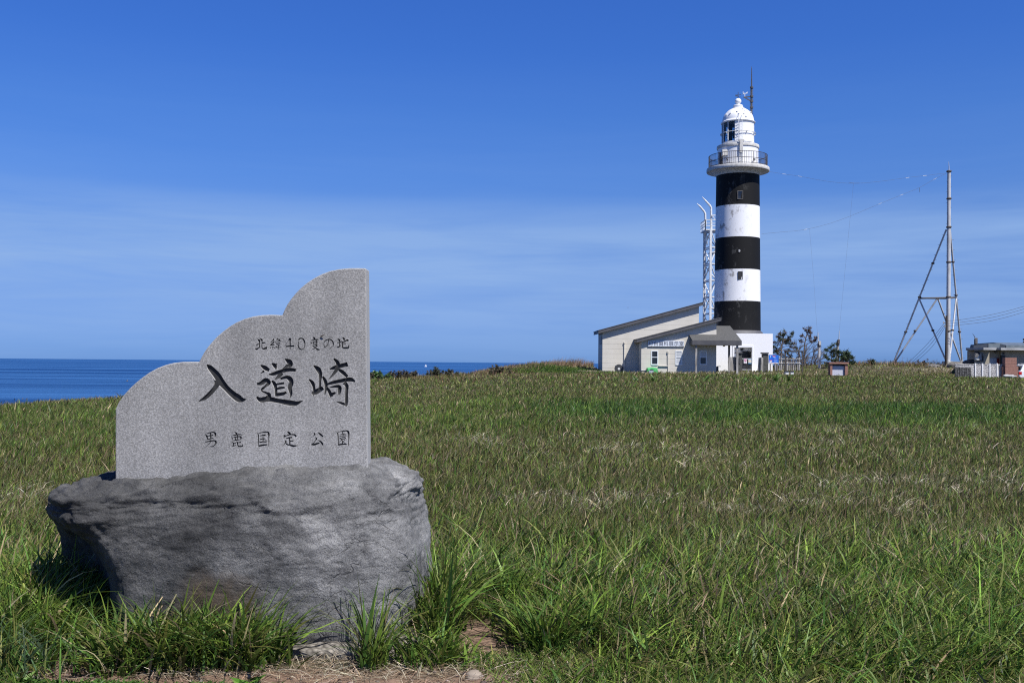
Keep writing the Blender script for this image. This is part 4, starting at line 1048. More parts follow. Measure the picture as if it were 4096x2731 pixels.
M['blockwhite'] = tower_paint('block_white_paint', (0.80, 0.80, 0.81), (0.55, 0.53, 0.5), 0.98, 0.6, (0, 4), 0.5, 1.4)
b.build('foot_block', M['blockwhite'], light)
b = MB(); yq = BY0 + 0.9
b.box(P(2962, 1440, yq).x, P(2998, 1440, yq).x, yq - 0.03, yq + 0.05, ez0, P(2980, 1404, yq).z); d = b.build('door', M['black'], light)
b = MB(); b.box(P(2998, 1440, yq).x, P(3006, 1440, yq).x, yq - 0.5, yq - 0.03, ez0, P(2980, 1406, yq).z); b.build('door_leaf', M['darkmetal'], light)
b = MB(); b.box(P(2962, 1397, yq).x, P(2973, 1397, yq).x, yq - 0.06, yq - 0.004, P(2968, 1401, yq).z, P(2968, 1394, yq).z); b.build('name_plate', M['black'], light)

# ------------------------------------------------------------------ exhibition building
K1 = lambda x, y: (2340 + x * 0.34014, 1180 + y * 0.34014)
def Q(x, y, Y): return P(*K1(x, y), Y)
def qbox(b, x0, y0, x1, y1, Y, dep):
    xm, ym = (x0 + x1) / 2, (y0 + y1) / 2
    b.box(Q(x0, ym, Y).x, Q(x1, ym, Y).x, Y, Y + dep, Q(xm, y1, Y).z, Q(xm, y0, Y).z)
FY, BY = 92.0, 94.0
hall = thing('exhibition_hall', (Q(900, 920, FY).x, FY + 2, tz(16, 92)), 'beige hall with two overlapping sloping dark roofs and a signboard, left of the lighthouse', 'building')
zg = tz(16, 92) - 0.6
def shed(x0, x1, roofL, roofR, Y, depth, rl, rr_, th, over, back):
    """wall solid under a single pitch roof; roofL / roofR = roof underside pixels over the wall ends; rl, rr_ = roof tip pixels (top edge)"""
    yr = Y - over; t0 = Q(*rl, yr); t1 = Q(*rr_, yr); s2 = (t1.z - t0.z) / (t1.x - t0.x)
    X0 = Q(x0, 700, Y).x; X1 = Q(x1, 600, Y).x
    z = lambda x: t0.z - th + (x - t0.x) * s2 + 0.06
    b = MB(); b.prism([(X0, Y, zg), (X1, Y, zg), (X1, Y, z(X1)), (X0, Y, z(X0))], (0, depth, 0))
    b.build('wall', M['wall'], hall)
    b = MB()
    b.prism([(t0.x, yr, t0.z - th), (t1.x, yr, t1.z - th), (t1.x, yr, t1.z), (t0.x, yr, t0.z)], (0, depth + over + back, 0))
    b.m = 1
    b.prism([(t0.x - 0.03, yr - 0.03, t0.z + 0.004), (t1.x + 0.03, yr - 0.03, t1.z + 0.004), (t1.x + 0.03, yr - 0.03, t1.z + 0.06), (t0.x - 0.03, yr - 0.03, t0.z + 0.06)], (0, depth + over + back + 0.06, 0))
    b.build('roof', [M['fascia'], M['roof']], hall)
shed(205, 1338, (205, 455), (1340, 125), BY, 4.6, (158, 420), (1393, 86), 0.27, 0.40, 0.4)
shed(662, 1545, (662, 545), (1545, 305), FY, 1.98, (612, 524), (1604, 268), 0.27, 0.42, -0.02)
# windows: white frames round two sashes
def hall_window(x0, y0, x1, y1, top, bot):
    Y = FY; t = 0.075; X0 = Q(x0, (y0 + y1) / 2, Y).x; X1 = Q(x1, (y0 + y1) / 2, Y).x; xm = (x0 + x1) / 2
    z0, z1 = Q(xm, y1, Y).z, Q(xm, y0, Y).z; zm = z0 + (z1 - z0) * 0.54
    b = MB()
    b.box(X0, X0 + t, Y - 0.05, Y + 0.05, z0, z1); b.box(X1 - t, X1, Y - 0.05, Y + 0.05, z0, z1)
    b.box(X0 + t, X1 - t, Y - 0.05, Y + 0.05, z1 - t, z1); b.box(X0 + t, X1 - t, Y - 0.065, Y + 0.05, z0, z0 + 0.10); b.box(X0 + t, X1 - t, Y - 0.05, Y + 0.05, zm - 0.03, zm + 0.03)
    w = b.build('window', M['alu'], hall)
    for za, zb_, mk in ((z0 + 0.10, zm - 0.03, bot), (zm + 0.03, z1 - t, top)):
        b = MB(); b.box(X0 + t, X1 - t, Y - 0.02, Y + 0.03, za, zb_); b.build('pane', M[mk], w)
hall_window(778, 652, 860, 823, 'glassdark', 'glassdark')
hall_window(1062, 652, 1143, 823, 'blind', 'blind')
hall_window(1347, 655, 1430, 822, 'blind', 'glassdark')

def text_mesh(s, size, weight=0.0):
    cu = bpy.data.curves.new('txt', 'FONT'); cu.body = s; cu.size = size; cu.align_x = 'LEFT'; cu.offset = weight
    o = bpy.data.objects.new('txt', cu); link(o)
    dg = bpy.context.evaluated_depsgraph_get(); dg.update()
    me = bpy.data.meshes.new_from_object(o.evaluated_get(dg), depsgraph=dg)
    vs = np.array([v.co[:] for v in me.vertices]) if len(me.vertices) else np.zeros((0, 3)); fs = [tuple(p.vertices) for p in me.polygons]
    bpy.data.objects.remove(o); bpy.data.curves.remove(cu); bpy.data.meshes.remove(me)
    return vs, fs
def lay_text(s, x0, x1, z0, z1, y, m, parent, name='lettering', weight=0.0):
    """flat letters fitted into the rectangle x0..x1, z0..z1 on a board facing the viewer"""
    vs, fs = text_mesh(s, 1.0, weight)
    if not len(vs): return
    lo, hi = vs.min(0), vs.max(0)
    v = np.zeros_like(vs)
    v[:, 0] = x0 + (vs[:, 0] - lo[0]) / (hi[0] - lo[0]) * (x1 - x0)
    v[:, 2] = z0 + (vs[:, 1] - lo[1]) / (hi[1] - lo[1]) * (z1 - z0)
    v[:, 1] = y
    return mesh_obj(name, v, fs, [m], parent)
# name board
b = MB(); Yb = FY - 0.10
qbox(b, 742, 538, 1166, 605, Yb, 0.09); sb = b.build('signboard', M['signwhite'], hall)
b = MB(); b.box(Q(742, 570, Yb).x, Q(1166, 570, Yb).x, Yb + 0.02, Yb + 0.097, Q(950, 611, Yb).z, Q(950, 605.5, Yb).z); b.build('board_edge', M['darkmetal'], sb)
lay_text('灯台資料展示室', Q(748, 570, Yb).x, Q(1160, 570, Yb).x, Q(950, 598, Yb).z, Q(950, 542, Yb).z, Yb - 0.006, M['ink'], sb)
# pipes and ledges on the walls
b = MB(); b.bar(Q(464, 556, BY - 0.06), Q(464, 900, BY - 0.06), 0.10); qbox(b, 456, 550, 472, 572, BY - 0.14, 0.14); b.build('conduit', M['wall'], hall)
b = MB(); b.bar(Q(977, 662, FY - 0.05), Q(977, 826, FY - 0.05), 0.09); qbox(b, 969, 657, 985, 682, FY - 0.13, 0.13); b.build('conduit', M['wall'], hall)
b = MB(); qbox(b, 866, 829, 980, 836, FY - 0.12, 0.12); b.bar(Q(978, 838, FY - 0.05), Q(978, 930, FY - 0.05), 0.05); b.build('wall_ledge', M['wall'], hall)
b = MB(); b.bar(Q(664, 883, FY - 0.04), Q(735, 883, FY - 0.04), 0.05); b.build('wall_pipe', M['acwhite'], hall)
b = MB(); qbox(b, 164, 490, 203, 572, BY + 1.0, 0.05); 
b = MB(); xs_ = Q(205, 700, BY).x; b.box(xs_ - 0.06, xs_ - 0.003, BY + 0.6, BY + 3.0, Q(190, 572, BY + 1).z, Q(190, 490, BY + 1).z); b.build('side_panel', M['eave'], hall)
# porch: shingled roof on three posts
e0 = Q(1262, 531, FY - 1.4); e1 = Q(1843, 528, FY - 1.4)
w0_ = Q(1247, 464, FY); slope_p = (w0_.z - e0.z) / 1.4
yb = FY + 2.3
zr_ = e0.z + slope_p * (yb - (FY - 1.4))
rt = Q(1800, 414, yb)
b = MB()
xw = Q(1545, 500, FY).x
top = [(e0.x, FY - 1.4, e0.z), (e1.x, FY - 1.4, e0.z), (e1.x - 0.25, yb, zr_), (xw + 0.003, yb, zr_), (xw + 0.003, FY - 0.003, w0_.z), (e0.x - 0.05, FY - 0.003, w0_.z)]
b.add(top + [(x, y, z - 0.16) for x, y, z in top], [(0, 1, 2, 3, 4, 5), (11, 10, 9, 8, 7, 6)] + [(i, i + 6, (i + 1) % 6 + 6, (i + 1) % 6) for i in range(6)])
b.build('porch_roof', M['shingle'], hall)
b = MB(); zf1, zf0 = e0.z - 0.03, Q(1550, 588, FY - 1.4).z
b.box(e0.x, e1.x, FY - 1.44, FY - 1.403, zf0, zf1); b.box(e1.x - 0.04, e1.x, FY - 1.40, yb, zf0, zf1 - 0.0); b.box(e0.x, e0.x + 0.04, FY - 1.40, FY - 0.003, zf0, zf1)
b.box(e0.x + 0.05, e1.x - 0.05, FY - 1.40, FY - 0.02, zf0 + 0.02, zf0 + 0.06); b.box(xw + 0.01, e1.x - 0.05, FY - 0.015, yb, zf0 + 0.02, zf0 + 0.06)
b.build('porch_fascia', M['fascia'], hall)
for xx, yy in ((1306, FY - 1.2), (1790, FY - 1.2), (1694, FY + 1.8)):
    q = Q(xx, 700, yy); b = MB(); b.box(q.x - 0.085, q.x + 0.085, yy - 0.08, yy + 0.08, zg + 0.2, zf0 + 0.03)
    b.build('porch_post', M['wood'], hall)
b = MB(); q = Q(1634, 598, FY - 0.3); b.lathe([(0.0, q.z - 0.07), (0.10, q.z - 0.04), (0.13, q.z + 0.03), (0.10, q.z + 0.10)], (q.x, FY - 0.3), 16); b.build('porch_lamp', M['cream'], hall, smooth=True)
b = MB(); qbox(b, 1546, 840, 1570, 900, FY + 0.3, 0.4); b.m = 0; q = Q(1565, 838, FY + 0.4); b.bar((q.x - 0.1, FY + 0.4, q.z), (q.x + 0.25, FY + 0.4, q.z), 0.05); b.build('standpipe', M['darkmetal'], hall)

# air conditioner against the left wall
Ya = BY - 0.75
ac = thing('air_conditioner', (Q(396, 905, Ya).x, Ya + 0.2, Q(396, 912, Ya).z - 0.15), 'white outdoor air conditioner with round fan against the beige hall wall', 'air conditioner')
b = MB(); qbox(b, 357, 824, 434, 908, Ya, 0.42); b.build('casing', M['acwhite'], ac, bevel=0.02)
cf = Q(398, 866, Ya)
b = MB(); b.lathe([(0.0, 0), (0.40, 0), (0.42, 0.03), (0.0, 0.03)], (0, 0), 32)
vv = [(cf.x + v[0], Ya - 0.012 - v[2], cf.z + v[1]) for v in b.v]; b.v = vv
fan = b.build('fan_grille', M['darkmetal'], ac)
b = MB(); b.lathe([(0.0, 0.04), (0.11, 0.04), (0.11, 0.06), (0.0, 0.06)], (0, 0), 20); b.v = [(cf.x + v[0], Ya - 0.012 - v[2], cf.z + v[1]) for v in b.v]; b.build('fan_hub', M['acwhite'], fan)
for xq in (362, 418):
    b = MB(); qbox(b, xq, 908, xq + 12, 930, Ya + 0.05, 0.3); b.build('foot', M['eave'], ac)

# green sheet over a bin by the wall
def tarp():
    Y = FY - 0.9; x0, x1 = Q(732, 900, Y).x, Q(856, 900, Y).x; z1 = Q(795, 852, Y).z; z0 = zg + 0.4
    bm = bmesh.new(); bmesh.ops.create_cube(bm, size=1); bmesh.ops.subdivide_edges(bm, edges=bm.edges[:], cuts=14, use_grid_fill=True)
    for v in bm.verts:
        p = v.co; t = p.z + 0.5
        w = 1.0 + 0.16 * (1 - t) + 0.06 * mnoise.noise(Vector((p.x * 5, p.y * 5, p.z * 4)))
        sag = 0.05 * mnoise.noise(Vector((p.x * 6, p.y * 6, 3))) * (1 if t > 0.95 else 0.3)
        v.co = Vector((p.x * w * (x1 - x0) * 0.92, p.y * w * 0.8, t * (z1 - z0) + sag - (0.10 * abs(p.x) if t > 0.9 else 0)))
    me = bpy.data.meshes.new('tarpaulin'); bm.to_mesh(me); bm.free(); me.materials.append(M['tarp'])
    me.polygons.foreach_set('use_smooth', [True] * len(me.polygons))
    root = thing('covered_bin', ((x0 + x1) / 2, Y + 0.4, z0), 'bin wrapped in a bright green tarpaulin standing against the hall wall', 'bin')
    o = link(bpy.data.objects.new('tarpaulin', me)); o.parent = root
    b = MB(); qbox(b, 752, 886, 806, 925, Y - 0.13, 0.1); b.build('front_flap', M['greydoor'], root)
    b = MB(); qbox(b, 764, 876, 806, 884, Y - 0.11, 0.1); b.build('slot', M['black'], root)
tarp()

# ------------------------------------------------------------------ white lattice mast behind the tower
TY = 112.0
def lattice():
    g = tz(P(2835, 1300, TY).x, 108)
    root = thing('lattice_mast', (P(2835, 1300, TY).x, TY, g), 'white steel lattice mast with a railed platform and two bent lamp arms, behind the lighthouse', 'mast')
    K3 = lambda x, y: (2760 + x * 0.35714, 760 + y * 0.35714)
    T = lambda x, y, d=0: P(*K3(x, y), TY + d)
    zlo, zhi = g - 0.3, T(200, 460).z
    xl, xr = T(190, 900).x, T(330, 900).x
    dep = xr - xl
    b = MB()
    corners = [(T(180, 900).x, 1.3), (T(212, 900).x, -0.9), (xr - 0.3, 0.1), (xr - 1.2, 2.3)]
    for x, d in corners:
        b.bar((x, TY + d, zlo), (x, TY + d, zhi), 0.24 if d < 0 else 0.18)
    b.build('leg', M['whitemetal'], root); 
    b = MB(); zs = np.arange(zhi, zlo, -1.86)
    for i in range(len(zs) - 1):
        for k_ in range(4):
            (xa, da), (xb, db) = corners[k_], corners[(k_ + 1) % 4]
            b.bar((xa, TY + da, zs[i]), (xb, TY + db, zs[i]), 0.11)
            if (i + k_) % 2: b.bar((xa, TY + da, zs[i]), (xb, TY + db, zs[i + 1]), 0.09)
            else: b.bar((xb, TY + db, zs[i]), (xa, TY + da, zs[i + 1]), 0.09)
    b.build('bracing', M['whitemetal'], root)
    # cable tray and ladder up the left face
    b = MB(); 
    b.bar((xl - 0.22, TY + 0.3, zlo), (xl - 0.22, TY + 0.3, zhi - 1.2), 0.14)
    for z in np.arange(zlo, zhi - 1.2, 0.42): b.bar((xl - 0.35, TY + 0.3, z), (xl - 0.05, TY + 0.3, z), 0.06)
    b.build('cable_tray', M['steel'], root)
    # platform and railings
    px0, px1 = T(160, 480).x, T(340, 480).x
    b = MB(); b.box(px0, px1 + 0.6, TY - 0.7, TY + dep + 0.6, zhi, zhi + 0.14); b.bar((px0 + 0.2, TY - 0.3, zhi), (xl, TY, zhi - 1.6), 0.1); b.bar((px0 + 0.3, TY + dep, zhi), (xl, TY + dep, zhi - 1.6), 0.1)
    b.build('platform', M['whitemetal'], root)
    for z in (T(260, 705).z, T(260, 1330).z):
        b = MB(); b.box(T(228, 700).x, px1, TY - 0.4, TY + dep, z, z + 0.1); b.build('landing', M['whitemetal'], root)
    b = MB(); zt_ = T(240, 345).z
    edge_ = [(px0, TY + dep + 0.6), (px0, TY - 0.7), (px1 + 0.6, TY - 0.7)]
    for (xa, ya), (xb, yb_) in zip(edge_[:-1], edge_[1:]):
        for z in (zhi + 0.5, (zhi + zt_) / 2 + 0.2, zt_): b.bar((xa, ya, z), (xb, yb_, z), 0.07)
        for t in np.linspace(0, 1, 5): b.bar((xa + (xb - xa) * t, ya + (yb_ - ya) * t, zhi), (xa + (xb - xa) * t, ya + (yb_ - ya) * t, zt_), 0.07)
    b.build('railing', M['whitemetal'], root)
    # two bent arms
    for pts_ in ([(172, 390), (170, 265), (158, 240), (112, 185), (78, 152)], [(238, 460), (236, 200), (225, 178), (178, 125), (136, 78)]):
        b = MB(); q = [T(*p_, 0.2) for p_ in pts_]
        b.tube(q, [0.13, 0.12, 0.12, 0.10, 0.03], 8); b.build('lamp_arm', M['whitemetal'], root)
    b = MB(); b.bar(T(246, 283), T(330, 283), 0.09); b.bar(T(246, 283), T(300, 355), 0.07); b.build('strut', M['whitemetal'], root)
lattice()

# ------------------------------------------------------------------ gate, pillars, posts, boards round the lighthouse yard
K7 = lambda x, y: (2900 + x * 0.09779, 1380 + y * 0.09779)
def U(x, y, Y): return P(*K7(x, y), Y)
def ubox(b, x0, y0, x1, y1, Y, dep):
    xm, ym = (x0 + x1) / 2, (y0 + y1) / 2
    b.box(U(x0, ym, Y).x, U(x1, ym, Y).x, Y, Y + dep, U(xm, y1, Y).z, U(xm, y0, Y).z)
GYP = 96.0
def pillar(x0, x1, cx0, cx1, ytop, ycap, plaque, label):
    r = thing('gate_pillar', (U((x0 + x1) / 2, 1030, GYP).x, GYP + 0.3, tz(24, 96)), label, 'gate pillar', 'dark gate pillars at the lighthouse yard')
    b = MB(); ubox(b, x0, ycap + 4, x1, 1120, GYP, 0.6); b.build('shaft', M['pillar'], r, bevel=0.015)
    b = MB(); ubox(b, cx0, ytop, cx1, ycap, GYP - 0.1, 0.8); b.build('cap', M['fascia'], r, bevel=0.02)
    if plaque: b = MB(); ubox(b, plaque[0], plaque[1], plaque[2], plaque[3], GYP - 0.03, 0.025); b.build('name_plate', M['darkmetal'], r)
pillar(538, 695, 455, 715, 282, 348, (565, 540, 625, 760), 'dark stone gate pillar with a plaque left of the lighthouse entrance')
pillar(1555, 1770, 1530, 1795, 300, 358, None, 'dark stone gate pillar without plaque beside the blue sign')
# gate
gr = thing('entrance_gate', (U(900, 1000, GYP).x, GYP + 0.3, tz(24, 96)), 'low black barred gate in front of the lighthouse door', 'gate')
for yq in (554, 1002):
    b = MB(); b.bar(U(697, yq - 2, GYP + 0.3), U(1088, yq + 2, GYP + 0.3), 0.07); b.build('rail', M['steel'], gr)
for x in np.linspace(705, 1084, 9):
    b = MB(); b.bar(U(x, 556, GYP + 0.3), U(x, 1030, GYP + 0.3), 0.05); b.build('bar', M['darkmetal'], gr)
ga = thing('paper_notice', (U(832, 740, GYP).x, GYP + 0.2, U(832, 750, GYP).z), 'white notice with a pink round mark hung on the entrance gate', 'notice')
b = MB(); ubox(b, 768, 572, 898, 750, GYP + 0.18, 0.02); b.build('sheet', M['paper'], ga)
b = MB(); q = U(834, 612, GYP + 0.18); b.lathe([(0.07, 0), (0.13, 0)], (0, 0), 20); b.v = [(q.x + v[0], GYP + 0.174, q.z + v[1]) for v in b.v]
b.quad(*[(q.x + dx_, GYP + 0.173, q.z + dz_) for dx_, dz_ in ((-0.12, 0.02), (0.10, -0.10), (0.12, -0.06), (-0.10, 0.06))])
for i, yy in enumerate((655, 672, 700, 718)): ubox(b, 795 + 5 * (i % 2), yy, 872 - 6 * i, yy + 6, GYP + 0.174, 0.004)
b.build('print', M['pinkink'], ga)
gb = thing('poster', (U(1018, 750, GYP).x, GYP + 0.2, U(1018, 760, GYP).z), 'cream poster with blue edges hung on the entrance gate beside the white notice', 'poster')
b = MB(); ubox(b, 950, 572, 1084, 760, GYP + 0.19, 0.02); b.build('sheet', M['blueink'], gb)
b = MB(); ubox(b, 955, 592, 1080, 728, GYP + 0.182, 0.006); b.build('print', M['cream'], gb)
# timber posts
tops = [((235, 487), (238, 985), 0.2), ((335, 482), (362, 970), 0.6), ((425, 490), (430, 960), 0.9)]
for i, (a, c, d) in enumerate(tops):
    b = MB(); p0, p1 = U(*a, GYP + d), U(c[0], c[1] + 90, GYP + d)
    b.tube([p1, (p0 + p1) / 2 + Vector((0.02, 0, 0)), p0], [0.20, 0.18, 0.16], 9)
    tag(b.build('timber_post', M['wood'], loc=p1), ['grey timber post left of the plaque pillar, farthest from it', 'grey leaning timber post left of the plaque pillar, in the middle of three', 'grey timber post closest to the plaque pillar'][i], 'post', 'timber posts by the yard entrance')
for i, (a, c, d) in enumerate([((1435, 515), (1395, 1000), 0.3), ((1500, 505), (1488, 1010), 0.1)]):
    b = MB(); p0, p1 = U(*a, GYP + d), U(c[0], c[1] + 90, GYP + d)
    b.tube([p1, (p0 + p1) / 2 + Vector((0.02, 0, 0)), p0], [0.18, 0.16, 0.15], 9)
    tag(b.build('timber_post', M['wood'], loc=p1), ['grey leaning timber post in front of the white block, left of the pair', 'grey upright timber post against the pillar by the blue sign'][i], 'post', 'timber posts by the yard entrance')
# blue board
Yb = 94.5
bs = thing('information_board', (U(1990, 1000, Yb).x, Yb, tz(26, 94.5)), 'blue information board on two thin legs right of the gate pillar', 'sign')
b = MB(); ubox(b, 1785, 398, 2205, 765, Yb + 0.012, 0.06); b.build('frame', M['darkmetal'], bs)
b = MB(); ubox(b, 1792, 406, 2190, 722, Yb - 0.004, 0.012); b.build('face', M['bluesign'], bs)
b = MB(); ubox(b, 1788, 724, 2188, 758, Yb - 0.006, 0.014); b.build('footer_strip', M['paper'], bs)
for q in ((1940, 428, 2065, 450, 'title'), (1822, 612, 1905, 640, 'picture'), (1880, 738, 1935, 750, 'footer_print'), (2020, 738, 2090, 750, 'footer_print')):
    b = MB(); ubox(b, *q[:4], Yb - 0.009, 0.0025); b.build(q[4], M['redink'], bs)
for q in ((1852, 438, 1872, 500, 'picture'), (1960, 468, 2060, 484, 'subtitle'), (1822, 645, 1890, 700, 'picture'), (1900, 620, 1925, 700, 'picture')):
    b = MB(); ubox(b, *q[:4], Yb - 0.008, 0.0025); b.build(q[4], M['paper'], bs)
for yy in (520, 545, 600, 630, 660, 690):
    b = MB(); ubox(b, 2000, yy, 2140 - (yy * 7) % 60, yy + 9, Yb - 0.008, 0.0025); b.build('text_line', M['lightink'], bs)
for x in (1850, 2110):
    b = MB(); b.bar(U(x, 765, Yb + 0.04), U(x, 1100, Yb + 0.04), 0.07); b.build('leg', M['darkmetal'], bs)

# empty brown notice frame
K4 = lambda x, y: (3040 + x * 0.21259, 1240 + y * 0.21259)
def W4(x, y, Y): return P(*K4(x, y), Y)
def wbox(b, x0, y0, x1, y1, Y, dep):
    xm, ym = (x0 + x1) / 2, (y0 + y1) / 2
    b.box(W4(x0, ym, Y).x, W4(x1, ym, Y).x, Y, Y + dep, W4(xm, y1, Y).z, W4(xm, y0, Y).z)
Yf = 93.0
nf = thing('notice_frame', (W4(640, 1140, Yf).x, Yf, tz(30, 93)), 'tall empty dark brown timber notice frame right of the blue board', 'notice frame')
for x0, x1 in ((472, 490), (790, 808)):
    b = MB(); wbox(b, x0, 778, x1, 1200, Yf, 0.10); b.build('post', M['wooddark'], nf)
b = MB(); wbox(b, 462, 763, 814, 777, Yf - 0.08, 0.26); b.build('top_beam', M['wooddark'], nf)
b = MB(); wbox(b, 491, 779, 789, 792, Yf + 0.02, 0.05); b.build('header_board', M['blind'], nf)
b = MB(); wbox(b, 490, 950, 790, 964, Yf + 0.02, 0.06); b.build('cross_rail', M['wooddark'], nf)
# weathered timber fence behind
Yw = 97.5
fe = thing('timber_fence', (W4(560, 1100, Yw).x, Yw, tz(30, 97.5)), 'grey weathered timber fence with two rails behind the brown notice frame', 'fence')
for y in (917, 1000):
    b = MB(); b.tube([W4(240, y, Yw), W4(500, y + 3, Yw), W4(765, y, Yw)], 0.045, 6); b.build('rail', M['wood'], fe)
for x in (290, 395, 508, 622, 735):
    b = MB(); q0, q1 = W4(x, 1140, Yw + 0.08), W4(x + 2, 895, Yw + 0.08); b.tube([q0, q1], [0.10, 0.085], 7); b.build('post', M['wood'], fe)
for x in (330, 362, 432, 468, 545, 582, 660, 700):
    b = MB(); q0, q1 = W4(x, 1140, Yw + 0.06), W4(x + random.uniform(-4, 4), 905 + random.uniform(-5, 15), Yw + 0.06); b.tube([q0, q1], [0.05, 0.04], 6); b.build('picket', M['wood'], fe)
# two small floodlight boxes in the grass
for i, (x0, x1) in enumerate(((478, 541), (583, 640))):
    Y = 85.0
    r = thing('ground_lamp', (W4((x0 + x1) / 2, 1190, Y).x, Y, W4(x0, 1196, Y).z), ['small white box lamp in the grass below the left post of the notice frame', 'small white box lamp in the grass below the middle of the notice frame'][i], 'lamp', 'small lamps in the grass')
    b = MB(); wbox(b, x0, 1162, x1, 1215, Y, 0.35); b.build('housing', M['acwhite'], r, bevel=0.02)
    b = MB(); wbox(b, x0 - 3, 1150, x1 + 2, 1161, Y - 0.04, 0.42); b.build('hood', M['darkmetal'], r)
# two poles holding antenna leads
def lead_pole(x0, x1, yt, yb_, Y, label, white):
    r = thing('antenna_pole', (W4(x1, yb_, Y).x, Y, tz(W4(x1, yb_, Y).x, Y)), label, 'pole', 'short poles holding antenna leads')
    b = MB(); p0, p1 = W4(x1, yb_ + 60, Y), W4(x0, yt, Y); b.tube([p0, p1], [0.145, 0.115], 10); b.build('shaft', M['wood'] if not white else M['steel'], r)
    b = MB(); q = W4(x0, yt + 45, Y); b.tube([q - Vector((0, 0, 0.25)), q + Vector((0, 0, 0.1))], 0.17, 10); b.build('clamp', M['rust'], r)
    b = MB(); q = W4(x0 + 6, yt - 2, Y); b.box(q.x - 0.10, q.x + 0.10, Y - 0.22, Y - 0.05, q.z - 0.30, q.z + 0.10); b.build('junction_box', M['insul'] if white else M['rust'], r)
    b = MB(); q = W4(x0 - 14 if white else x0 + 18, yt - 8, Y); b.tube([q - Vector((0, 0, 0.3)), q + Vector((-0.03 if white else 0.05, 0, 0.95))], [0.05, 0.03], 6); b.build('insulator', M['insul'], r)
    return W4(x0 - 18 if white else x0 + 22, yt - 75 if white else yt - 45, Y)
leadA = lead_pole(1112, 1117, 604, 1100, 100.0, 'pale steel pole with white box on top, right of the bare trees', True)
leadB = lead_pole(1464, 1454, 575, 985, 100.5, 'grey timber pole rising behind the brick stone sign', False)

# brick framed stone sign
Yk = 86.0
ss = thing('stone_sign', (W4(1488, 1180, Yk).x, Yk, W4(1488, 1185, Yk).z - 0.2), 'low stone name panel framed by red brown pillars and a flat cap', 'sign')
b = MB(); wbox(b, 1304, 981, 1676, 1014, Yk - 0.2, 0.75); b.build('cap', M['brick'], ss, bevel=0.015)
for x0, x1 in ((1322, 1362), (1603, 1652)):
    b = MB(); wbox(b, x0, 1018, x1, 1230, Yk - 0.1, 0.55); b.build('pillar', M['brick'], ss)
b = MB(); wbox(b, 1363, 1018, 1602, 1230, Yk + 0.3, 0.12); b.build('back_panel', M['darkmetal'], ss)
b = MB(); wbox(b, 1362.5, 1052, 1602, 1230, Yk + 0.08, 0.15); pn = b.build('name_panel', M['stonewhite'], ss)
lay_text('入道崎灯台', W4(1383, 1100, Yk).x, W4(1578, 1100, Yk).x, W4(1480, 1120, Yk).z, W4(1480, 1080, Yk).z, Yk + 0.074, M['white'], pn, weight=0.02)
b = MB()
for i in range(7): wbox(b, 1415 + i * 20, 1146, 1421 + i * 20, 1151, Yk + 0.072, 0.004)
for i in range(9): wbox(b, 1412 + i * 17, 1160, 1421 + i * 17, 1167, Yk + 0.072, 0.004)
b.build('small_print', M['white'], pn)

# ------------------------------------------------------------------ big steel tripod mast
K5 = lambda x, y: (3520 + x * 0.57371, 640 + y * 0.57398)
MY = 104.0
def V5(x, y, d=0): return P(*K5(x, y), MY + d)
mb_ = V5(476, 1436); 
tm = thing('antenna_mast', (mb_.x, MY, mb_.z), 'tall grey steel tube mast braced by slanting tripod legs, right of the lighthouse', 'mast')
def jointed(name, pts_, rad, flanges, parent=tm, steps=True, side=1):
    b = MB(); b.tube(pts_, rad, 12)
    o = b.build(name, M['steel'], parent, smooth=True)
    b = MB()
    for f, rf in flanges:
        b.tube([Vector(f) - Vector((0, 0, 0.10)), Vector(f) - Vector((0, 0, 0.03)), Vector(f) + Vector((0, 0, 0.03)), Vector(f) + Vector((0, 0, 0.10))], [rf * 0.8, rf, rf, rf * 0.8], 12)
    if flanges: b.build('flange', M['rust'], o)
    if steps:
        b = MB(); a, c = Vector(pts_[0]), Vector(pts_[-1]); L = (c - a).length; n = int(L / 0.55)
        for k_ in range(1, n):
            p = a.lerp(c, k_ / n); s_ = 0.30 if k_ % 2 else -0.30
            b.bar(p, p + Vector((s_ * side, 0.0, 0.0)), 0.022)
        b.build('climbing_steps', M['rust'], o)
    return o
pole_fl = [(V5(481, 80), .27), (V5(481, 270), .26), (V5(480, 468), .28), (V5(479, 712), .26), (V5(477, 955), .26), (V5(475, 1192), .26)]
jointed('pole', [V5(475, 1415), V5(479, 712), V5(481, 75)], [0.205, 0.20, 0.175], pole_fl)
b = MB(); b.tube([V5(481, 75), V5(481, 45), V5(478, 12)], [0.05, 0.035, 0.012], 6); b.build('lightning_rod', M['steel'], tm)
L1D, L2D = 4.5, 5.5
def on(a, c, y):     # point on leg a-c (pixel pairs, depth) at pixel height y
    t = (y - a[1]) / (c[1] - a[1]); return V5(a[0] + (c[0] - a[0]) * t, y, a[2] + (c[2] - a[2]) * t)
A0, A1 = (462, 485, 0.2), (95, 1410, L1D); B0, B1 = (488, 485, 0.2), (574, 1410, L2D)
jointed('leg', [on(A0, A1, 1410), on(A0, A1, 485)], 0.088, [(on(A0, A1, 720), .17), (on(A0, A1, 955), .18), (on(A0, A1, 1198), .17)], side=0.8)
jointed('leg', [on(B0, B1, 1410), on(B0, B1, 485)], 0.092, [(on(B0, B1, 710), .17), (on(B0, B1, 942), .17), (on(B0, B1, 1196), .17)])
n1, n2 = on(A0, A1, 964), on(B0, B1, 958); nm = (n1 + n2) / 2
b = MB(); b.tube([n1, n2], 0.085, 10); b.build('cross_tube', M['rust'], tm, smooth=True)
b = MB(); b.tube([n1, V5(477, 966)], 0.06, 8); b.build('cross_tube', M['rust'], tm, smooth=True)
b = MB(); b.tube([n2, V5(477, 966)], 0.06, 8); b.build('cross_tube', M['rust'], tm, smooth=True)
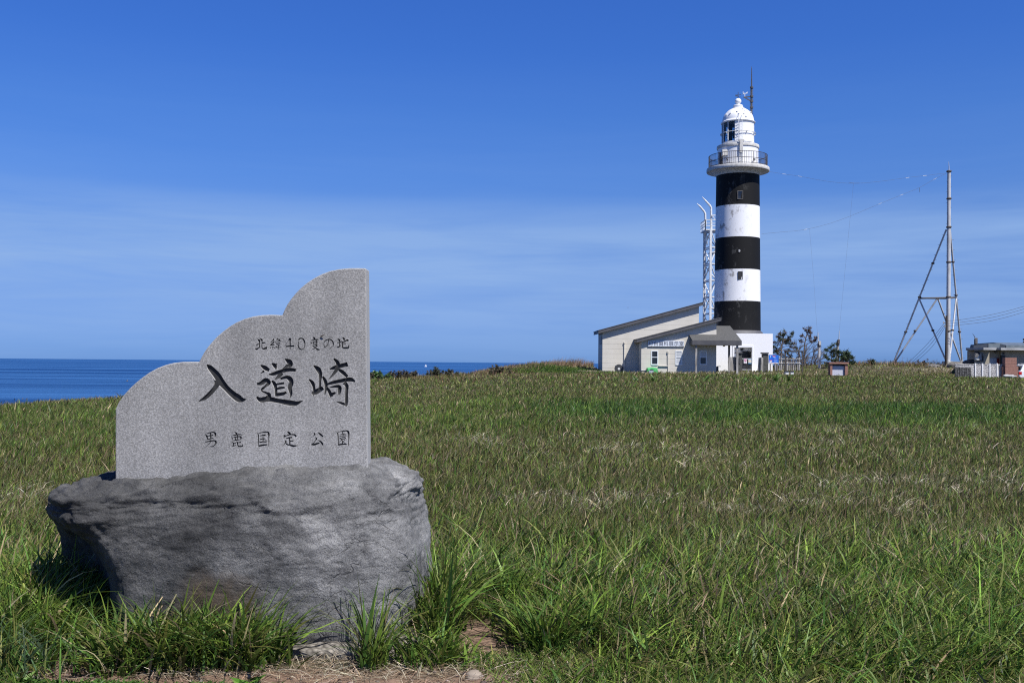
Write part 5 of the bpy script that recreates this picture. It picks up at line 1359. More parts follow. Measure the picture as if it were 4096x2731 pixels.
jointed('brace', [on(A0, A1, 1403) + Vector((0.15, 0, 0)), nm], 0.088, [((on(A0, A1, 1403)).lerp(nm, 0.485), .155)], steps=False)
jointed('brace', [on(B0, B1, 1403) - Vector((0.15, 0, 0)), nm], 0.088, [((on(B0, B1, 1403)).lerp(nm, 0.5), .155)], steps=False)
pb = V5(462, 1402, 0.2)
jointed('brace', [pb, n1], 0.085, [(pb.lerp(n1, 0.485), .155)], steps=False)
pb2 = V5(484, 1402, 0.2)
jointed('brace', [pb2, n2], 0.085, [(pb2.lerp(n2, 0.48), .155)], steps=False)
q = V5(469, 1425); 
b = MB(); b.lathe([(0.0, q.z + 0.35), (0.55, q.z + 0.35), (0.62, q.z - 0.9)], (q.x, MY), 8); b.build('plinth', M['concrete'], tm)
for a, c, nme in ((A0, A1, 'x'), (B0, B1, 'y')):
    q = on(a, c, 1412); b = MB(); b.box(q.x - 0.35, q.x + 0.35, q.y - 0.35, q.y + 0.35, q.z - 0.9, q.z + 0.05); b.build('foot_block', M['concrete'], tm)
# slim dark service pole beside it
b = MB(); b.tube([V5(461, 1430, -0.8), V5(465, 1085, -0.8)], [0.14, 0.11], 9)
sp = thing('service_pole', V5(461, 1430, -0.8), 'slim dark service pole standing close beside the steel mast', 'pole')
b.build('shaft', M['wooddark'], sp)
b = MB(); b.bar(V5(440, 1137, -0.8), V5(466, 1130, -0.8), 0.08); b.build('cross_arm', M['rust'], sp)
b = MB(); b.bar(V5(450, 1160, -0.8), V5(466, 1155, -0.8), 0.08); b.build('cross_arm', M['rust'], sp)
for xx, yy in ((443, 1133), (452, 1157)):
    b = MB(); q = V5(xx, yy, -0.8); b.tube([q - Vector((0, 0, 0.1)), q + Vector((0, 0, 0.12))], [0.06, 0.05], 8); b.build('insulator', M['insul'], sp)

# wires
def wire(pts_, label, r=0.012, bits=(), group='aerial wires'):
    b = MB(); sm = smooth_run([(p.x, p.y, p.z) for p in pts_], 6); b.tube(sm, r, 5)
    o = b.build('aerial_wire', M['wire'], loc=pts_[0]); tag(o, label, 'wire', group)
    for p in bits:
        b = MB(); p = Vector(p); j = min(range(len(sm) - 1), key=lambda k_: (Vector(sm[k_]) - p).length)
        c = Vector(sm[j]); t = (Vector(sm[j + 1]) - c).normalized()
        b.tube([c - t * 0.22, c - t * 0.1, c + t * 0.1, c + t * 0.22], [0.012, 0.02, 0.02, 0.012], 8); b.build('insulator', M['insul'], o)
    return o
def Wp(x, y, Y): return P(x, y, Y)
top = V5(462, 92)
wa = [Wp(3076, 687, 102), Wp(3138, 697, 102.2), Wp(3200, 706, 102.4), Wp(3310, 726, 102.8), Wp(3415, 734, 103), Wp(3520, 726, 103.4), Wp(3630, 711, 103.6), Wp(3700, 703, 103.8), top]
wire(wa, 'upper aerial wire from the lighthouse gallery to the mast top', 0.010, [wa[1], wa[2], wa[6], wa[7]])
wb = [Wp(3046, 936, 102), Wp(3130, 928, 102.3), Wp(3222, 918, 102.8), Wp(3350, 884, 103), Wp(3520, 815, 103.3), Wp(3606, 780, 103.5), Wp(3675, 752, 103.7), Wp(3740, 716, 103.9), top + Vector((0, 0, -0.05))]
wire(wb, 'lower aerial wire slanting from the lighthouse shaft up to the mast top', 0.010, [wb[2], wb[4], wb[5], wb[7]])
wire([leadA, Wp(3266, 1290, 101), Wp(3255, 1120, 102), Wp(3238, 914, 102.8)], 'thin upright lead wire from the pale pole with the white box', 0.006)
wire([leadB, Wp(3362, 1270, 101), Wp(3388, 1000, 102), Wp(3414, 735, 103)], 'thin upright lead wire from the timber pole behind the stone sign', 0.006)
wire([Wp(3395, 730, 102.6), Wp(3415, 733, 102.8), Wp(3437, 733, 103)], 'short spreader wire at the top of the right lead', 0.014)
wire([V5(276, 195, -0.3), V5(277, 225, -0.3)], 'short loose wire end hanging below the lower aerial wire', 0.02)
for i, (y0, y1, y2) in enumerate(((1113, 1075, 1018), (1131, 1095, 1036), (1148, 1117, 1058))):
    wire([V5(470, y0 + 8, -0.8), V5(560, y0, -1.2), V5(780, y1 + 2, -2), V5(1010, y2, -3), V5(1300, y2 - 95, -4)], ['topmost', 'middle', 'lowest'][i] + ' of the three power lines running off to the right', 0.018, (), 'power lines to the right')
for i, (x0, x1, x2) in enumerate(((445, 340, 225), (450, 352, 238), (455, 365, 250))):
    wire([V5(x0, 1140 + i * 10, -0.8), V5(x1, 1270 + i * 14, 4), V5(x2, 1385 + i * 10, 10), V5(x2 - 60, 1432 + i * 4, 12)], ['upper', 'middle', 'lower'][i] + ' power line sloping down left of the steel mast', 0.016, (), 'power lines to the left')

# rubble round the mast foot
for i, (x, y, sx, sz, d, lab) in enumerate(((372, 1447, .55, .38, -2, 'grey rock left of the mast plinth'), (530, 1436, .60, .45, -3, 'grey rock between the mast plinth and the pebble wall'), (632, 1412, .45, .30, -10, 'grey rock showing above the pebble wall by the building'),
                                      (440, 1467, .28, .20, -4, 'small pale rock in front of the mast plinth'), (160, 1477, .25, .15, -6, 'small flat rock in dry grass far left of the mast plinth'))):
    q = V5(x, y, d)
    lumpy('rock', (q.x, q.y, q.z), (sx * 1.6, sx, sz), M['rockgrey'], 20 + i, lab, 'rock', 'rocks round the mast foot', 3, 0.35)

# ------------------------------------------------------------------ low building at the right edge
K6 = lambda x, y: (3796 + x * 0.14032, 1320 + y * 0.14032)
def S6(x, y, Y): return P(*K6(x, y), Y)
def sbox(b, x0, y0, x1, y1, Y, dep):
    xm, ym = (x0 + x1) / 2, (y0 + y1) / 2
    b.box(S6(x0, ym, Y).x, S6(x1, ym, Y).x, Y, Y + dep, S6(xm, y1, Y).z, S6(xm, y0, Y).z)
HY = 92.0
hz = tz(46, 92) - 0.5
hb = thing('flat_roofed_house', (S6(1400, 960, HY).x, HY + 2, hz), 'low beige building with a flat concrete eave and grey metal roof at the right edge', 'building')
def sbz(b, x0, x1, Y, dep, z0, z1): b.box(S6(x0, 700, Y).x, S6(x1, 700, Y).x, Y, Y + dep, z0, z1)
zeb = S6(1300, 568, HY).z
b = MB(); xl_, xr_ = S6(728, 700, HY).x, S6(1150, 700, HY).x; b.prism([(xl_, HY, hz), (xr_, HY, hz), (xr_, HY + 1.2, hz), (xl_ + 0.62, HY + 1.2, hz)], (0, 0, zeb - hz)); sbz(b, 1151, 1490, HY + 0.5, 1.0, hz, zeb); sbz(b, 1491, 3400, HY + 0.1, 6.9, hz, zeb); b.build('wall', M['beige'], hb)
Ye = HY - 0.9
ze1, ze0 = S6(1300, 503, Ye).z, S6(1300, 568, Ye).z
b = MB(); X = lambda x: S6(x, 540, Ye).x
b.prism([(S6(480, 540, Ye + 1.6).x, Ye + 1.6, ze0), (X(985), Ye, ze0), (X(1335), Ye, ze0), (X(1310), Ye + 0.8, ze0), (X(1490), Ye + 0.8, ze0), (X(1480), Ye, ze0), (X(3400), Ye, ze0), (X(3400), Ye + 8.5, ze0), (S6(480, 540, Ye + 8.5).x + 0.3, Ye + 8.5, ze0)], (0, 0, ze1 - ze0))
b.build('eave', M['eave'], hb)
Yr = HY + 0.2
zr0 = ze1 + 0.004; z_a, z_b, z_c = S6(705, 432, Yr).z, S6(1115, 380, Yr).z, S6(1700, 385, Yr).z
XR = lambda x: S6(x, 450, Yr).x
b = MB()
b.prism([(XR(702), Yr, zr0), (XR(1115), Yr, zr0), (XR(1115), Yr, z_b), (XR(702), Yr, z_a)], (0.065 * 46 * 0.8, 5, 0)); b.build('roof_end', M['roofdark'], hb)
b = MB(); b.prism([(XR(1116), Yr - 0.05, zr0), (XR(1425), Yr - 0.05, zr0), (XR(1455), Yr - 0.05, z_b), (XR(1116), Yr - 0.05, z_b)], (2.3, 5, 0)); b.build('roof_panel', M['roofmetal'], hb)
b = MB(); b.prism([(XR(1426), Yr + 0.02, zr0), (XR(1625), Yr + 0.02, zr0), (XR(1625), Yr + 0.02, S6(1625, 432, Yr).z), (XR(1456), Yr + 0.02, z_b - 0.01)], (0, 5.9, 0)); b.build('roof_return', M['roofdark'], hb)
b = MB(); zz1 = S6(1800, 432, Yr).z
b.box(XR(1626), XR(3400), Yr - 0.05, Yr + 0.1, zr0, zz1); b.prism([(XR(1626), Yr - 0.05, zz1 + 0.004), (XR(1626), Yr + 2.5, z_c + 0.15), (XR(1626), Yr + 6, z_c + 0.1), (XR(1626), Yr + 6, zz1 + 0.004)], (XR(3400) - XR(1626), 0, 0)); b.build('roof_slope', M['roofmetal'], hb)
# canopied opening with appliance
b = MB(); sbox(b, 780, 640, 985, 885, HY - 0.02, 0.015); b.build('window_opening', M['black'], hb)
b = MB(); xa_, xb_ = S6(735, 640, HY).x, S6(985, 640, HY).x
za_, zb_ = S6(850, 610, HY).z, S6(850, 765, HY - 0.8).z
b.add([(xa_, HY - 0.02, za_), (xb_ - 0.5, HY - 0.02, za_), (xb_ - 0.55, HY - 0.45, za_ - 0.12), (xa_ - 0.1, HY - 0.45, za_ - 0.25), (xa_ - 0.35, HY - 0.75, zb_), (xa_ - 0.05, HY - 0.75, zb_)], [(0, 1, 2, 3), (3, 2, 5, 4), (0, 3, 4)])
sol = b.build('canopy', M['darkmetal'], hb); md = sol.modifiers.new('solid', 'SOLIDIFY'); md.thickness = 0.03
b = MB(); sbox(b, 785, 668, 870, 860, HY - 0.45, 0.4); b.build('outdoor_unit', M['acwhite'], hb, bevel=0.03)
for q in ((890, 670, 930, 850), (875, 640, 980, 655), (965, 656, 980, 740)):
    b = MB(); sbox(b, *q, HY - 0.3, 0.25); b.build('duct', M['eave'], hb)
b = MB(); sbox(b, 1156, 800, 1258, 985, HY + 0.46, 0.035); b.build('door_leaf', M['greydoor'], hb)
b = MB(); sbox(b, 1262, 800, 1358, 985, HY + 0.46, 0.035); b.build('door_leaf', M['greydoor'], hb)
b = MB(); sbox(b, 1364, 800, 1470, 985, HY + 0.45, 0.045); b.build('red_panel', M['darkred'], hb)
b = MB(); sbox(b, 1495, 722, 1600, 1000, HY - 0.15, 0.24); b.build('vending_cabinet', M['black'], hb)
b = MB(); sbox(b, 1525, 838, 1560, 945, HY - 0.17, 0.016); b.build('sticker', M['paper'], hb)
b = MB(); sbox(b, 1528, 630, 1586, 704, HY + 0.06, 0.035); b.build('vent', M['black'], hb)
b = MB(); q = S6(1338, 615, HY + 0.3); b.lathe([(0, q.z - 0.12), (0.12, q.z - 0.05), (0.1, q.z + 0.12)], (q.x, HY + 0.35), 10); b.build('wall_lamp', M['darkmetal'], hb)
# roof aerial pole
ra = thing('roof_aerial', S6(755, 432, HY + 4), 'short rusty pole with a white whip aerial on the left end of the house roof', 'aerial')
b = MB(); b.tube([S6(755, 470, HY + 4), S6(757, 262, HY + 4)], 0.13, 8); b.build('pole', M['rust'], ra)
b = MB(); q = S6(768, 300, HY + 3.9); b.box(q.x - 0.1, q.x + 0.12, HY + 3.8, HY + 4, q.z - 0.3, q.z + 0.25); b.build('bracket', M['rockgrey'], ra)
b = MB(); b.tube([S6(770, 268, HY + 4), S6(745, 215, HY + 4)], [0.06, 0.05], 8); b.build('insulator', M['insul'], ra)
b = MB(); b.tube([S6(745, 215, HY + 4), S6(700, 140, HY + 4), S6(668, 95, HY + 4)], [0.035, 0.02, 0.01], 6); b.build('whip', M['darkmetal'], ra)

# pebble dash panel wall with posts
WY = 84.0
wz0 = tz(40, 84) - 0.4
pw = thing('pebble_wall', (S6(840, 1340, WY).x, WY, wz0), 'low wall of pebble dash panels between thin concrete posts, in front of the flat roofed house', 'wall')
XW = lambda x: S6(x, 1150, WY).x
zw1 = S6(840, 1000, WY).z; zw2 = S6(840, 965, WY).z
for x0, x1 in ((182, 742), (752, 945), (957, 1155), (1163, 1362), (1370, 1510)):
    b = MB(); b.box(XW(x0), XW(x1), WY, WY + 0.10, wz0, zw1); b.build('panel', M['pebbledash'], pw)
b = MB(); b.box(XW(182), XW(1582), WY - 0.02, WY + 0.16, zw1 + 0.004, zw2); b.build('coping', M['pebbledash'], pw)
for x in (747, 951, 1159, 1366):
    b = MB(); b.box(XW(x) - 0.045, XW(x) + 0.045, WY - 0.06, WY + 0.12, wz0, S6(x, 945, WY).z); b.build('post', M['white'], pw)
b = MB(); b.box(XW(1516), XW(1580), WY + 0.02, WY + 0.4, wz0, zw1 - 0.05); b.build('end_post', M['black'], pw)
dp = thing('shaded_wall_panel', (S6(400, 1340, WY).x, WY - 0.2, wz0), 'dark grooved panel added for the shade on the left end of the pebble wall', 'panel')  # dark boards standing in for the shaded left part of the wall
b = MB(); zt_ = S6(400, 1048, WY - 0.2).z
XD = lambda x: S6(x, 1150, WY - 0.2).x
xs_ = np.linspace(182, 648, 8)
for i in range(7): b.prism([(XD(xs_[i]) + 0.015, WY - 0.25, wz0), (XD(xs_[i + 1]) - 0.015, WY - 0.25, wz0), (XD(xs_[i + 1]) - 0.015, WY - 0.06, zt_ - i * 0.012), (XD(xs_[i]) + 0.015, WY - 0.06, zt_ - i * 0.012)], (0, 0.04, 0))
b.build('board', M['pebbleshade'], dp)
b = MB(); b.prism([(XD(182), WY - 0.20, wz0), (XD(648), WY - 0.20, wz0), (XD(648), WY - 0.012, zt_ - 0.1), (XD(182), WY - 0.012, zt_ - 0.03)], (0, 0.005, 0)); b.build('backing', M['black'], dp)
# brick gate piers
BYp = 83.6
for (x0, x1, y0, lab, steps) in ((1605, 1932, 785, 'tall red brown brick pier between the pebble wall and the white car', True), (1946, 2002, 1038, 'narrow short brick pier right against the white car', False), (1562, 1603, 1036, 'short brick pier joining the pebble wall to the tall pier', False)):
    r = thing('brick_pier', (S6((x0 + x1) / 2, 1290, BYp).x, BYp, wz0), lab, 'brick pier', 'brick piers at the house entrance')
    b = MB(); n_course = int((S6(x0, y0, BYp).z - wz0) / 0.262); Xa, Xb = S6(x0, 1000, BYp).x, S6(x1, 1000, BYp).x; zt_ = S6((x0 + x1) / 2, y0, BYp).z
    hgt = (zt_ - wz0) / n_course
    dy = 0.0 if steps else 0.15
    for k_ in range(n_course): b.box(Xa + (0.008 if k_ % 2 else 0), Xb - (0.008 if k_ % 2 else 0), BYp + dy, BYp + 0.5, wz0 + k_ * hgt + 0.012, wz0 + (k_ + 1) * hgt)
    b.build('courses', M['brick'], r)
    b = MB(); b.box(Xa + 0.02, Xb - 0.02, BYp + dy + 0.015, BYp + 0.48, wz0, zt_ - 0.02); b.build('mortar_core', M['eave'] if steps else M['rockgrey'], r)
lumpy('rubble_mound', (S6(1700, 1330, BYp - 0.4).x, BYp - 0.5, S6(1700, 1325, BYp - 0.4).z), (0.55, 0.3, 0.18), M['eave'], 41, 'small heap of pale rubble at the foot of the tall brick pier', 'rubble', None, 3, 0.4)

# white estate car half out of the picture
def car():
    Y = 87.0; x0 = S6(2003, 1200, Y).x; zr = S6(2100, 980, Y).z; L = 4.5; g = zr - 1.55
    r = thing('parked_car', (x0 + L / 2, Y + 0.85, g), 'white estate car with a roof rack parked behind the short brick pier', 'car')
    prof_ = [(0.02, .38), (0.0, .62), (0.05, .92), (0.20, 1.02), (1.0, 1.03), (3.0, 1.0), (3.9, .90), (4.35, .78), (4.5, .58), (4.48, .30), (4.1, .22), (.3, .22)]
    b = MB(); b.prism([(x0 + x, Y, g + z) for x, z in prof_], (0, 1.7, 0)); b.build('body', M['carpaint'], r, bevel=0.05)
    cab = [(0.16, 1.00), (0.42, 1.47), (0.9, 1.53), (2.1, 1.52), (2.45, 1.42), (3.2, 1.0)]
    b = MB(); n = len(cab)
    v0 = [(x0 + x, Y + 0.05 + 0.22 * (z - 1.0), g + z) for x, z in cab]; v1 = [(x0 + x, Y + 1.65 - 0.22 * (z - 1.0), g + z) for x, z in cab]
    b.add(v0 + v1, [tuple(range(n)), tuple(range(2 * n - 1, n - 1, -1))] + [(i, i + n, (i + 1) % n + n, (i + 1) % n) for i in range(n)])
    b.build('cabin', M['carpaint'], r, bevel=0.03)
    for poly in ([(0.42, 1.08), (0.62, 1.42), (1.08, 1.45), (1.08, 1.08)], [(1.16, 1.08), (1.16, 1.45), (1.92, 1.45), (1.92, 1.08)], [(2.0, 1.08), (2.0, 1.44), (2.35, 1.38), (2.92, 1.08)]):
        b = MB(); b.prism([(x0 + x, Y + 0.03 + 0.22 * (z - 1.0), g + z) for x, z in poly], (0, 0.03, 0)); b.build('side_window', M['glassdark'], r)
    b = MB(); b.prism([(x0 + 0.19, Y + 0.2, g + 1.06), (x0 + 0.39, Y + 0.28, g + 1.42), (x0 + 0.39, Y + 1.42, g + 1.42), (x0 + 0.19, Y + 1.5, g + 1.06)], (-0.03, 0, 0.012)); b.build('rear_window', M['glassdark'], r)
    b = MB(); b.box(x0 - 0.02, x0 + 0.22, Y - 0.012, Y + 0.18, g + 0.66, g + 0.92); b.build('tail_light', M['redlens'], r)
    b = MB(); b.box(x0 - 0.02, x0 + 0.22, Y + 1.52, Y + 1.712, g + 0.66, g + 0.92); b.build('tail_light', M['redlens'], r)
    b = MB()
    for yy in (Y + 0.25, Y + 1.45):
        b.bar((x0 + 0.6, yy, g + 1.60), (x0 + 2.2, yy, g + 1.60), 0.04)
        for xx in (0.65, 1.4, 2.15): b.bar((x0 + xx, yy, g + 1.5), (x0 + xx, yy, g + 1.60), 0.05)
    b.bar((x0 + 0.9, Y + 0.2, g + 1.66), (x0 + 0.9, Y + 1.5, g + 1.66), 0.06); b.bar((x0 + 1.9, Y + 0.2, g + 1.66), (x0 + 1.9, Y + 1.5, g + 1.66), 0.06)
    b.build('roof_rack', M['eave'], r)
    for xx in (0.82, 3.55):
        for yy in (Y - 0.01, Y + 1.51):
            def wheel(rad, w, yo): 
                bb = MB(); bb.lathe([(0, 0), (rad * 0.9, 0), (rad, 0.03), (rad, w - 0.03), (rad * 0.9, w), (0, w)], (0, 0), 24); bb.v = [(x0 + xx + v[0], yy + yo + v[2], g + 0.31 + v[1]) for v in bb.v]; return bb
            t = wheel(0.31, 0.2, 0).build('wheel', M['rubber'], r, smooth=True); wheel(0.20, 0.212, -0.006).build('rim', M['rim'], t, smooth=True)
car()
# end of a pole at the picture's right edge
b = MB(); ep = thing('utility_pole', S6(2190, 960, 110), 'dark utility pole with two cross arms at the right edge behind the house', 'pole')
b.tube([S6(2190, 1000, 110), S6(2190, 180, 110)], 0.14, 8); b.build('shaft', M['wooddark'], ep)
for y in (268, 346):
    b = MB(); b.bar(S6(2118, y, 110), S6(2260, y, 110), 0.22); b.build('cross_arm', M['rust'], ep)

# ------------------------------------------------------------------ trees and shrubs
def tuft_mesh(centres, size, n, mats_pick, up=0.4, seed=1, width=0.035):
    """needle tufts: n thin leaves fanning out of every centre; returns verts, tris, material ids"""
    g = np.random.default_rng(seed)
    c = np.repeat(np.array(centres, float), n, 0); k_ = len(c)
    d = g.normal(size=(k_, 3)); d[:, 2] = d[:, 2] * 0.7 + up; d /= np.linalg.norm(d, axis=1, keepdims=True)
    ln = size * g.uniform(0.55, 1.15, (k_, 1))
    s = np.cross(d, g.normal(size=(k_, 3))); s /= np.linalg.norm(s, axis=1, keepdims=True) + 1e-9
    w = width * g.uniform(0.6, 1.5, (k_, 1))
    off = g.normal(size=(k_, 3)) * size * 0.22
    v = np.stack([c + off - s * w, c + off + s * w, c + off + d * ln], 1).reshape(-1, 3)
    t = np.arange(k_ * 3).reshape(-1, 3)
    mi = np.repeat(np.array([mats_pick(g) for _ in range(len(centres))]), n)
    return v, t, mi

def grow(b, p, d, ln, r, depth, g, tips, spread=0.6, wind=Vector((0, 0, 0)), kids=(2, 3), shrink=0.68):
    """recursive limbs; collects tips"""
    n = 4; pts_ = [p]; q = p.copy(); dd = d.normalized()
    for i in range(n):
        dd = (dd + Vector(g.normal(size=3)) * 0.13 + wind * 0.10).normalized()
        q = q + dd * ln / n; pts_.append(q.copy())
    b.tube(pts_, [r * (1 - 0.45 * i / n) for i in range(n + 1)], 5 if depth < 2 else 4, False)
    if depth == 0:
        tips.append((q, dd)); return
    for _ in range(int(g.integers(kids[0], kids[1] + 1))):
        t = g.uniform(0.45, 1.0); o = pts_[0].lerp(q, t) if t < 1 else q
        j = min(int(t * n), n - 1); o = pts_[j].lerp(pts_[j + 1], t * n - j)
        nd = (dd + Vector(g.normal(size=3)) * spread + wind * 0.25).normalized()
        grow(b, o, nd, ln * shrink * g.uniform(0.75, 1.15), r * 0.55, depth - 1, g, tips, spread, wind, kids, shrink)
    grow(b, q, dd, ln * shrink, r * 0.55, depth - 1, g, tips, spread, wind, kids, shrink)

def pine(name, foot, skeleton, tufts, mats, seed, label, cat, tuft_size=0.34, nn=34, trunk_r=0.10, group=None, up=0.4):
    """skeleton: list of limb polylines (world points, base radius)"""
    r = thing(name, foot, label, cat, group)
    b = MB(); g = np.random.default_rng(seed); cs = []
    for pts_, rad in skeleton:
        b.tube(smooth_run([tuple(p) for p in pts_], 4), [rad * (1 - 0.8 * i / (len(pts_) * 4 - 4)) for i in range(len(pts_) * 4 - 3)], 6, False)
    for c in tufts: cs.append(tuple(c))
    b.build('trunk', M['bark'], r)
    v, t, mi = tuft_mesh(cs, tuft_size, nn, lambda g_: int(g_.integers(0, len(mats))), up, seed)
    me = np_mesh('crown', v - np.array(foot), None, t, mats)
    me.polygons.foreach_set('material_index', mi.astype(np.int32))
    o = link(bpy.data.objects.new('crown', me)); o.parent = r
    return r

def wpine(name, base, trunk, limbs, Y, mats, seed, label, cat, ts=0.34, nn=34, dens=2.6, tr=0.11, up=0.4):
    """pine read off the picture: trunk and limbs as (x, y, depth offset) runs in the notice-board crop"""
    g = np.random.default_rng(seed)
    w = lambda p: W4(p[0], p[1], Y + (p[2] if len(p) > 2 else 0))
    sk = [([w(p) for p in trunk], tr)]; tf = []
    for run, start in limbs:
        pts_ = [w(p) for p in run]; sk.append((pts_, 0.045))
        sm = [Vector(p) for p in smooth_run([tuple(q) for q in pts_], 6)]
        L = sum((sm[i + 1] - sm[i]).length for i in range(len(sm) - 1))
        for _ in range(max(2, int(L * dens * (1 - start) * 2.2))):
            t = start + (1 - start) * g.random() ** 0.7; i = min(int(t * (len(sm) - 1)), len(sm) - 2)
            tf.append(sm[i].lerp(sm[i + 1], t * (len(sm) - 1) - i) + Vector(g.normal(size=3)) * 0.11)
        tf.append(sm[-1])
    ft = w(trunk[0]); ft.z = ft.z - 0.3
    return pine(name, ft, sk, tf, mats, seed, label, cat, ts, nn, tr, None, up)

NB, NG, ND = M['needlebrown'], M['needlegreen'], M['needle']
SB = mat('dull_brown_twig_leaf', (0.045, 0.038, 0.022), (0.095, 0.080, 0.045), 3, 0.7)
wpine('pine_tree', None, [(400, 1110), (398, 900), (405, 700), (440, 520), (448, 400)],
      [([(445, 470), (448, 400, .1)], 0.0), ([(440, 520), (400, 470), (365, 455)], 0.2), ([(430, 560), (380, 510), (350, 520)], 0.2), ([(420, 600), (520, 520), (590, 470), (605, 445)], 0.45), ([(420, 600), (480, 560), (540, 510)], 0.4), ([(412, 660), (480, 610), (545, 575)], 0.4),
       ([(405, 700), (345, 640), (300, 615)], 0.45), ([(404, 720, .2), (450, 690), (560, 660), (625, 640)], 0.5), ([(402, 760), (340, 720), (265, 690)], 0.45), ([(402, 780, -.3), (470, 740), (600, 720), (690, 715)], 0.5),
       ([(400, 830), (340, 790), (250, 800)], 0.45), ([(400, 800, .4), (430, 640, .6), (470, 600, .8)], 0.3), ([(402, 700, -.4), (380, 580, -.5), (410, 550, -.6)], 0.3), ([(405, 650), (450, 480), (480, 440)], 0.5), ([(405, 680, .5), (360, 560, .6), (345, 500, .6)], 0.4), ([(400, 850), (470, 800), (550, 770)], 0.5)],
      104, [ND, ND, NB], 3, 'wind bent pine with dull green and brown tufts beside the white lighthouse block', 'pine tree', 0.34, 21, 2.1)
wpine('dying_pine', None, [(850, 1110), (830, 900), (840, 650), (885, 450), (930, 345)],
      [([(900, 410), (925, 350), (940, 330)], 0.3), ([(885, 450), (850, 380), (828, 345)], 0.75), ([(880, 470), (930, 430), (960, 425)], 0.5), ([(870, 500), (900, 470), (925, 490)], 0.5), ([(860, 540), (820, 490), (800, 480)], 0.6), ([(850, 580), (900, 550), (935, 540)], 0.7),
       ([(850, 620), (800, 590), (775, 570)], 0.8), ([(840, 800), (950, 660), (1020, 590), (1050, 520)], 0.75), ([(840, 850), (960, 720), (1050, 560)], 0.85), ([(838, 700), (880, 650), (960, 600), (1010, 580)], 0.7), ([(890, 440), (905, 400), (920, 390)], 0.3)],
      104.5, [NB], 5, 'half dead pine with bare grey branches and brown tufts at the top', 'pine tree', 0.27, 20, 2.0)
wpine('young_pine', None, [(1490, 1040), (1480, 960), (1470, 860), (1440, 780)],
      [([(1470, 1000), (1400, 950), (1280, 935)], 0.3), ([(1350, 960), (1340, 850), (1335, 760), (1310, 710)], 0.35), ([(1340, 850), (1280, 870), (1225, 850)], 0.3), ([(1340, 800), (1290, 780), (1235, 760)], 0.5), ([(1345, 780), (1380, 730), (1405, 650)], 0.4), ([(1480, 950), (1400, 880), (1390, 830)], 0.3),
       ([(1470, 880), (1430, 800), (1410, 780)], 0.3), ([(1485, 920), (1490, 820), (1490, 790)], 0.2), ([(1495, 980), (1570, 880), (1580, 800)], 0.2), ([(1495, 980), (1620, 860), (1640, 790)], 0.25), ([(1495, 990), (1600, 930), (1665, 850)], 0.2), ([(1500, 1000), (1640, 950), (1730, 910)], 0.25), ([(1500, 1010), (1680, 1000), (1765, 990)], 0.3), ([(1560, 1000), (1560, 930), (1540, 880)], 0.1), ([(1600, 1000), (1640, 930), (1650, 900)], 0.1), ([(1400, 1010), (1300, 1010), (1250, 1030)], 0.4), ([(1500, 1000, -.5), (1560, 940, -.6), (1600, 900, -.6)], 0.1), ([(1480, 1000, .6), (1420, 960, .7), (1360, 950, .7)], 0.2)],
      99.5, [NG, NG, ND], 8, 'low dark green young pine behind the stone sign', 'pine tree', 0.34, 26, 2.6, 0.08, 0.6)
wpine('seedling_pine', None, [(2112, 1090), (2112, 1020), (2115, 980)], [([(2112, 1050), (2095, 1010), (2090, 985)], 0.2), ([(2112, 1040), (2130, 1000), (2138, 985)], 0.2), ([(2112, 1020), (2115, 975)], 0.1)],
      103, [ND, NG], 9, 'tiny dark pine seedling among dry scrub left of the steel mast', 'pine tree', 0.26, 30, 3.0, 0.04, 0.5)

def scrub(foot, h, n, depth, seed, label, leaf=None, spread=0.5, wind=Vector((0.35, 0, 0)), r=0.03, name='bare_shrub', ls=0.16, ln=14, group=None):
    root = thing(name, foot, label, 'shrub', group); b = MB(); g = np.random.default_rng(seed); tips = []
    for _ in range(n):
        d = Vector((g.normal() * 0.45, g.normal() * 0.35, 1)); 
        grow(b, Vector(foot) + Vector((g.normal() * 0.12 * n ** .5, g.normal() * 0.2, -0.1)), d, h * 0.42 * g.uniform(0.7, 1.2), r, depth, g, tips, spread, wind)
    b.build('branches', M['bark'], root, fixn=False)
    if leaf is not None:
        v, t, mi = tuft_mesh([tuple(p) for p, d in tips], ls, ln, lambda g_: int(g_.integers(0, len(leaf))), 0.3, seed, 0.03)
        me = np_mesh('foliage', v - np.array(foot), None, t, leaf); me.polygons.foreach_set('material_index', mi.astype(np.int32))
        o = link(bpy.data.objects.new('foliage', me)); o.parent = root
    return root
def gpt(px, Y):
    x = P(px, 1480, Y).x
    return Vector((x, Y, tz(x, Y)))
scrub(gpt(3212, 105), 3.0, 6, 3, 31, 'leafless grey shrub between the pine and the half dead pine, behind the fence', r=0.062)
scrub(gpt(3245, 105.5), 2.6, 5, 3, 33, 'leafless grey shrub leaning right below the half dead pine', r=0.062, wind=Vector((0.8, 0, 0)))
scrub(gpt(3172, 105), 2.4, 5, 3, 35, 'leafless shrub directly behind the left half of the timber fence', r=0.055)
scrub(gpt(3262, 104.2), 1.7, 5, 3, 36, 'low leafless shrub close to the foot of the pale pole', r=0.025, wind=Vector((0.9, 0, 0)))
scrub(gpt(3120, 106), 2.3, 5, 3, 37, 'brown tufted shrub at the right corner of the white block', [NB, ND], r=0.05)
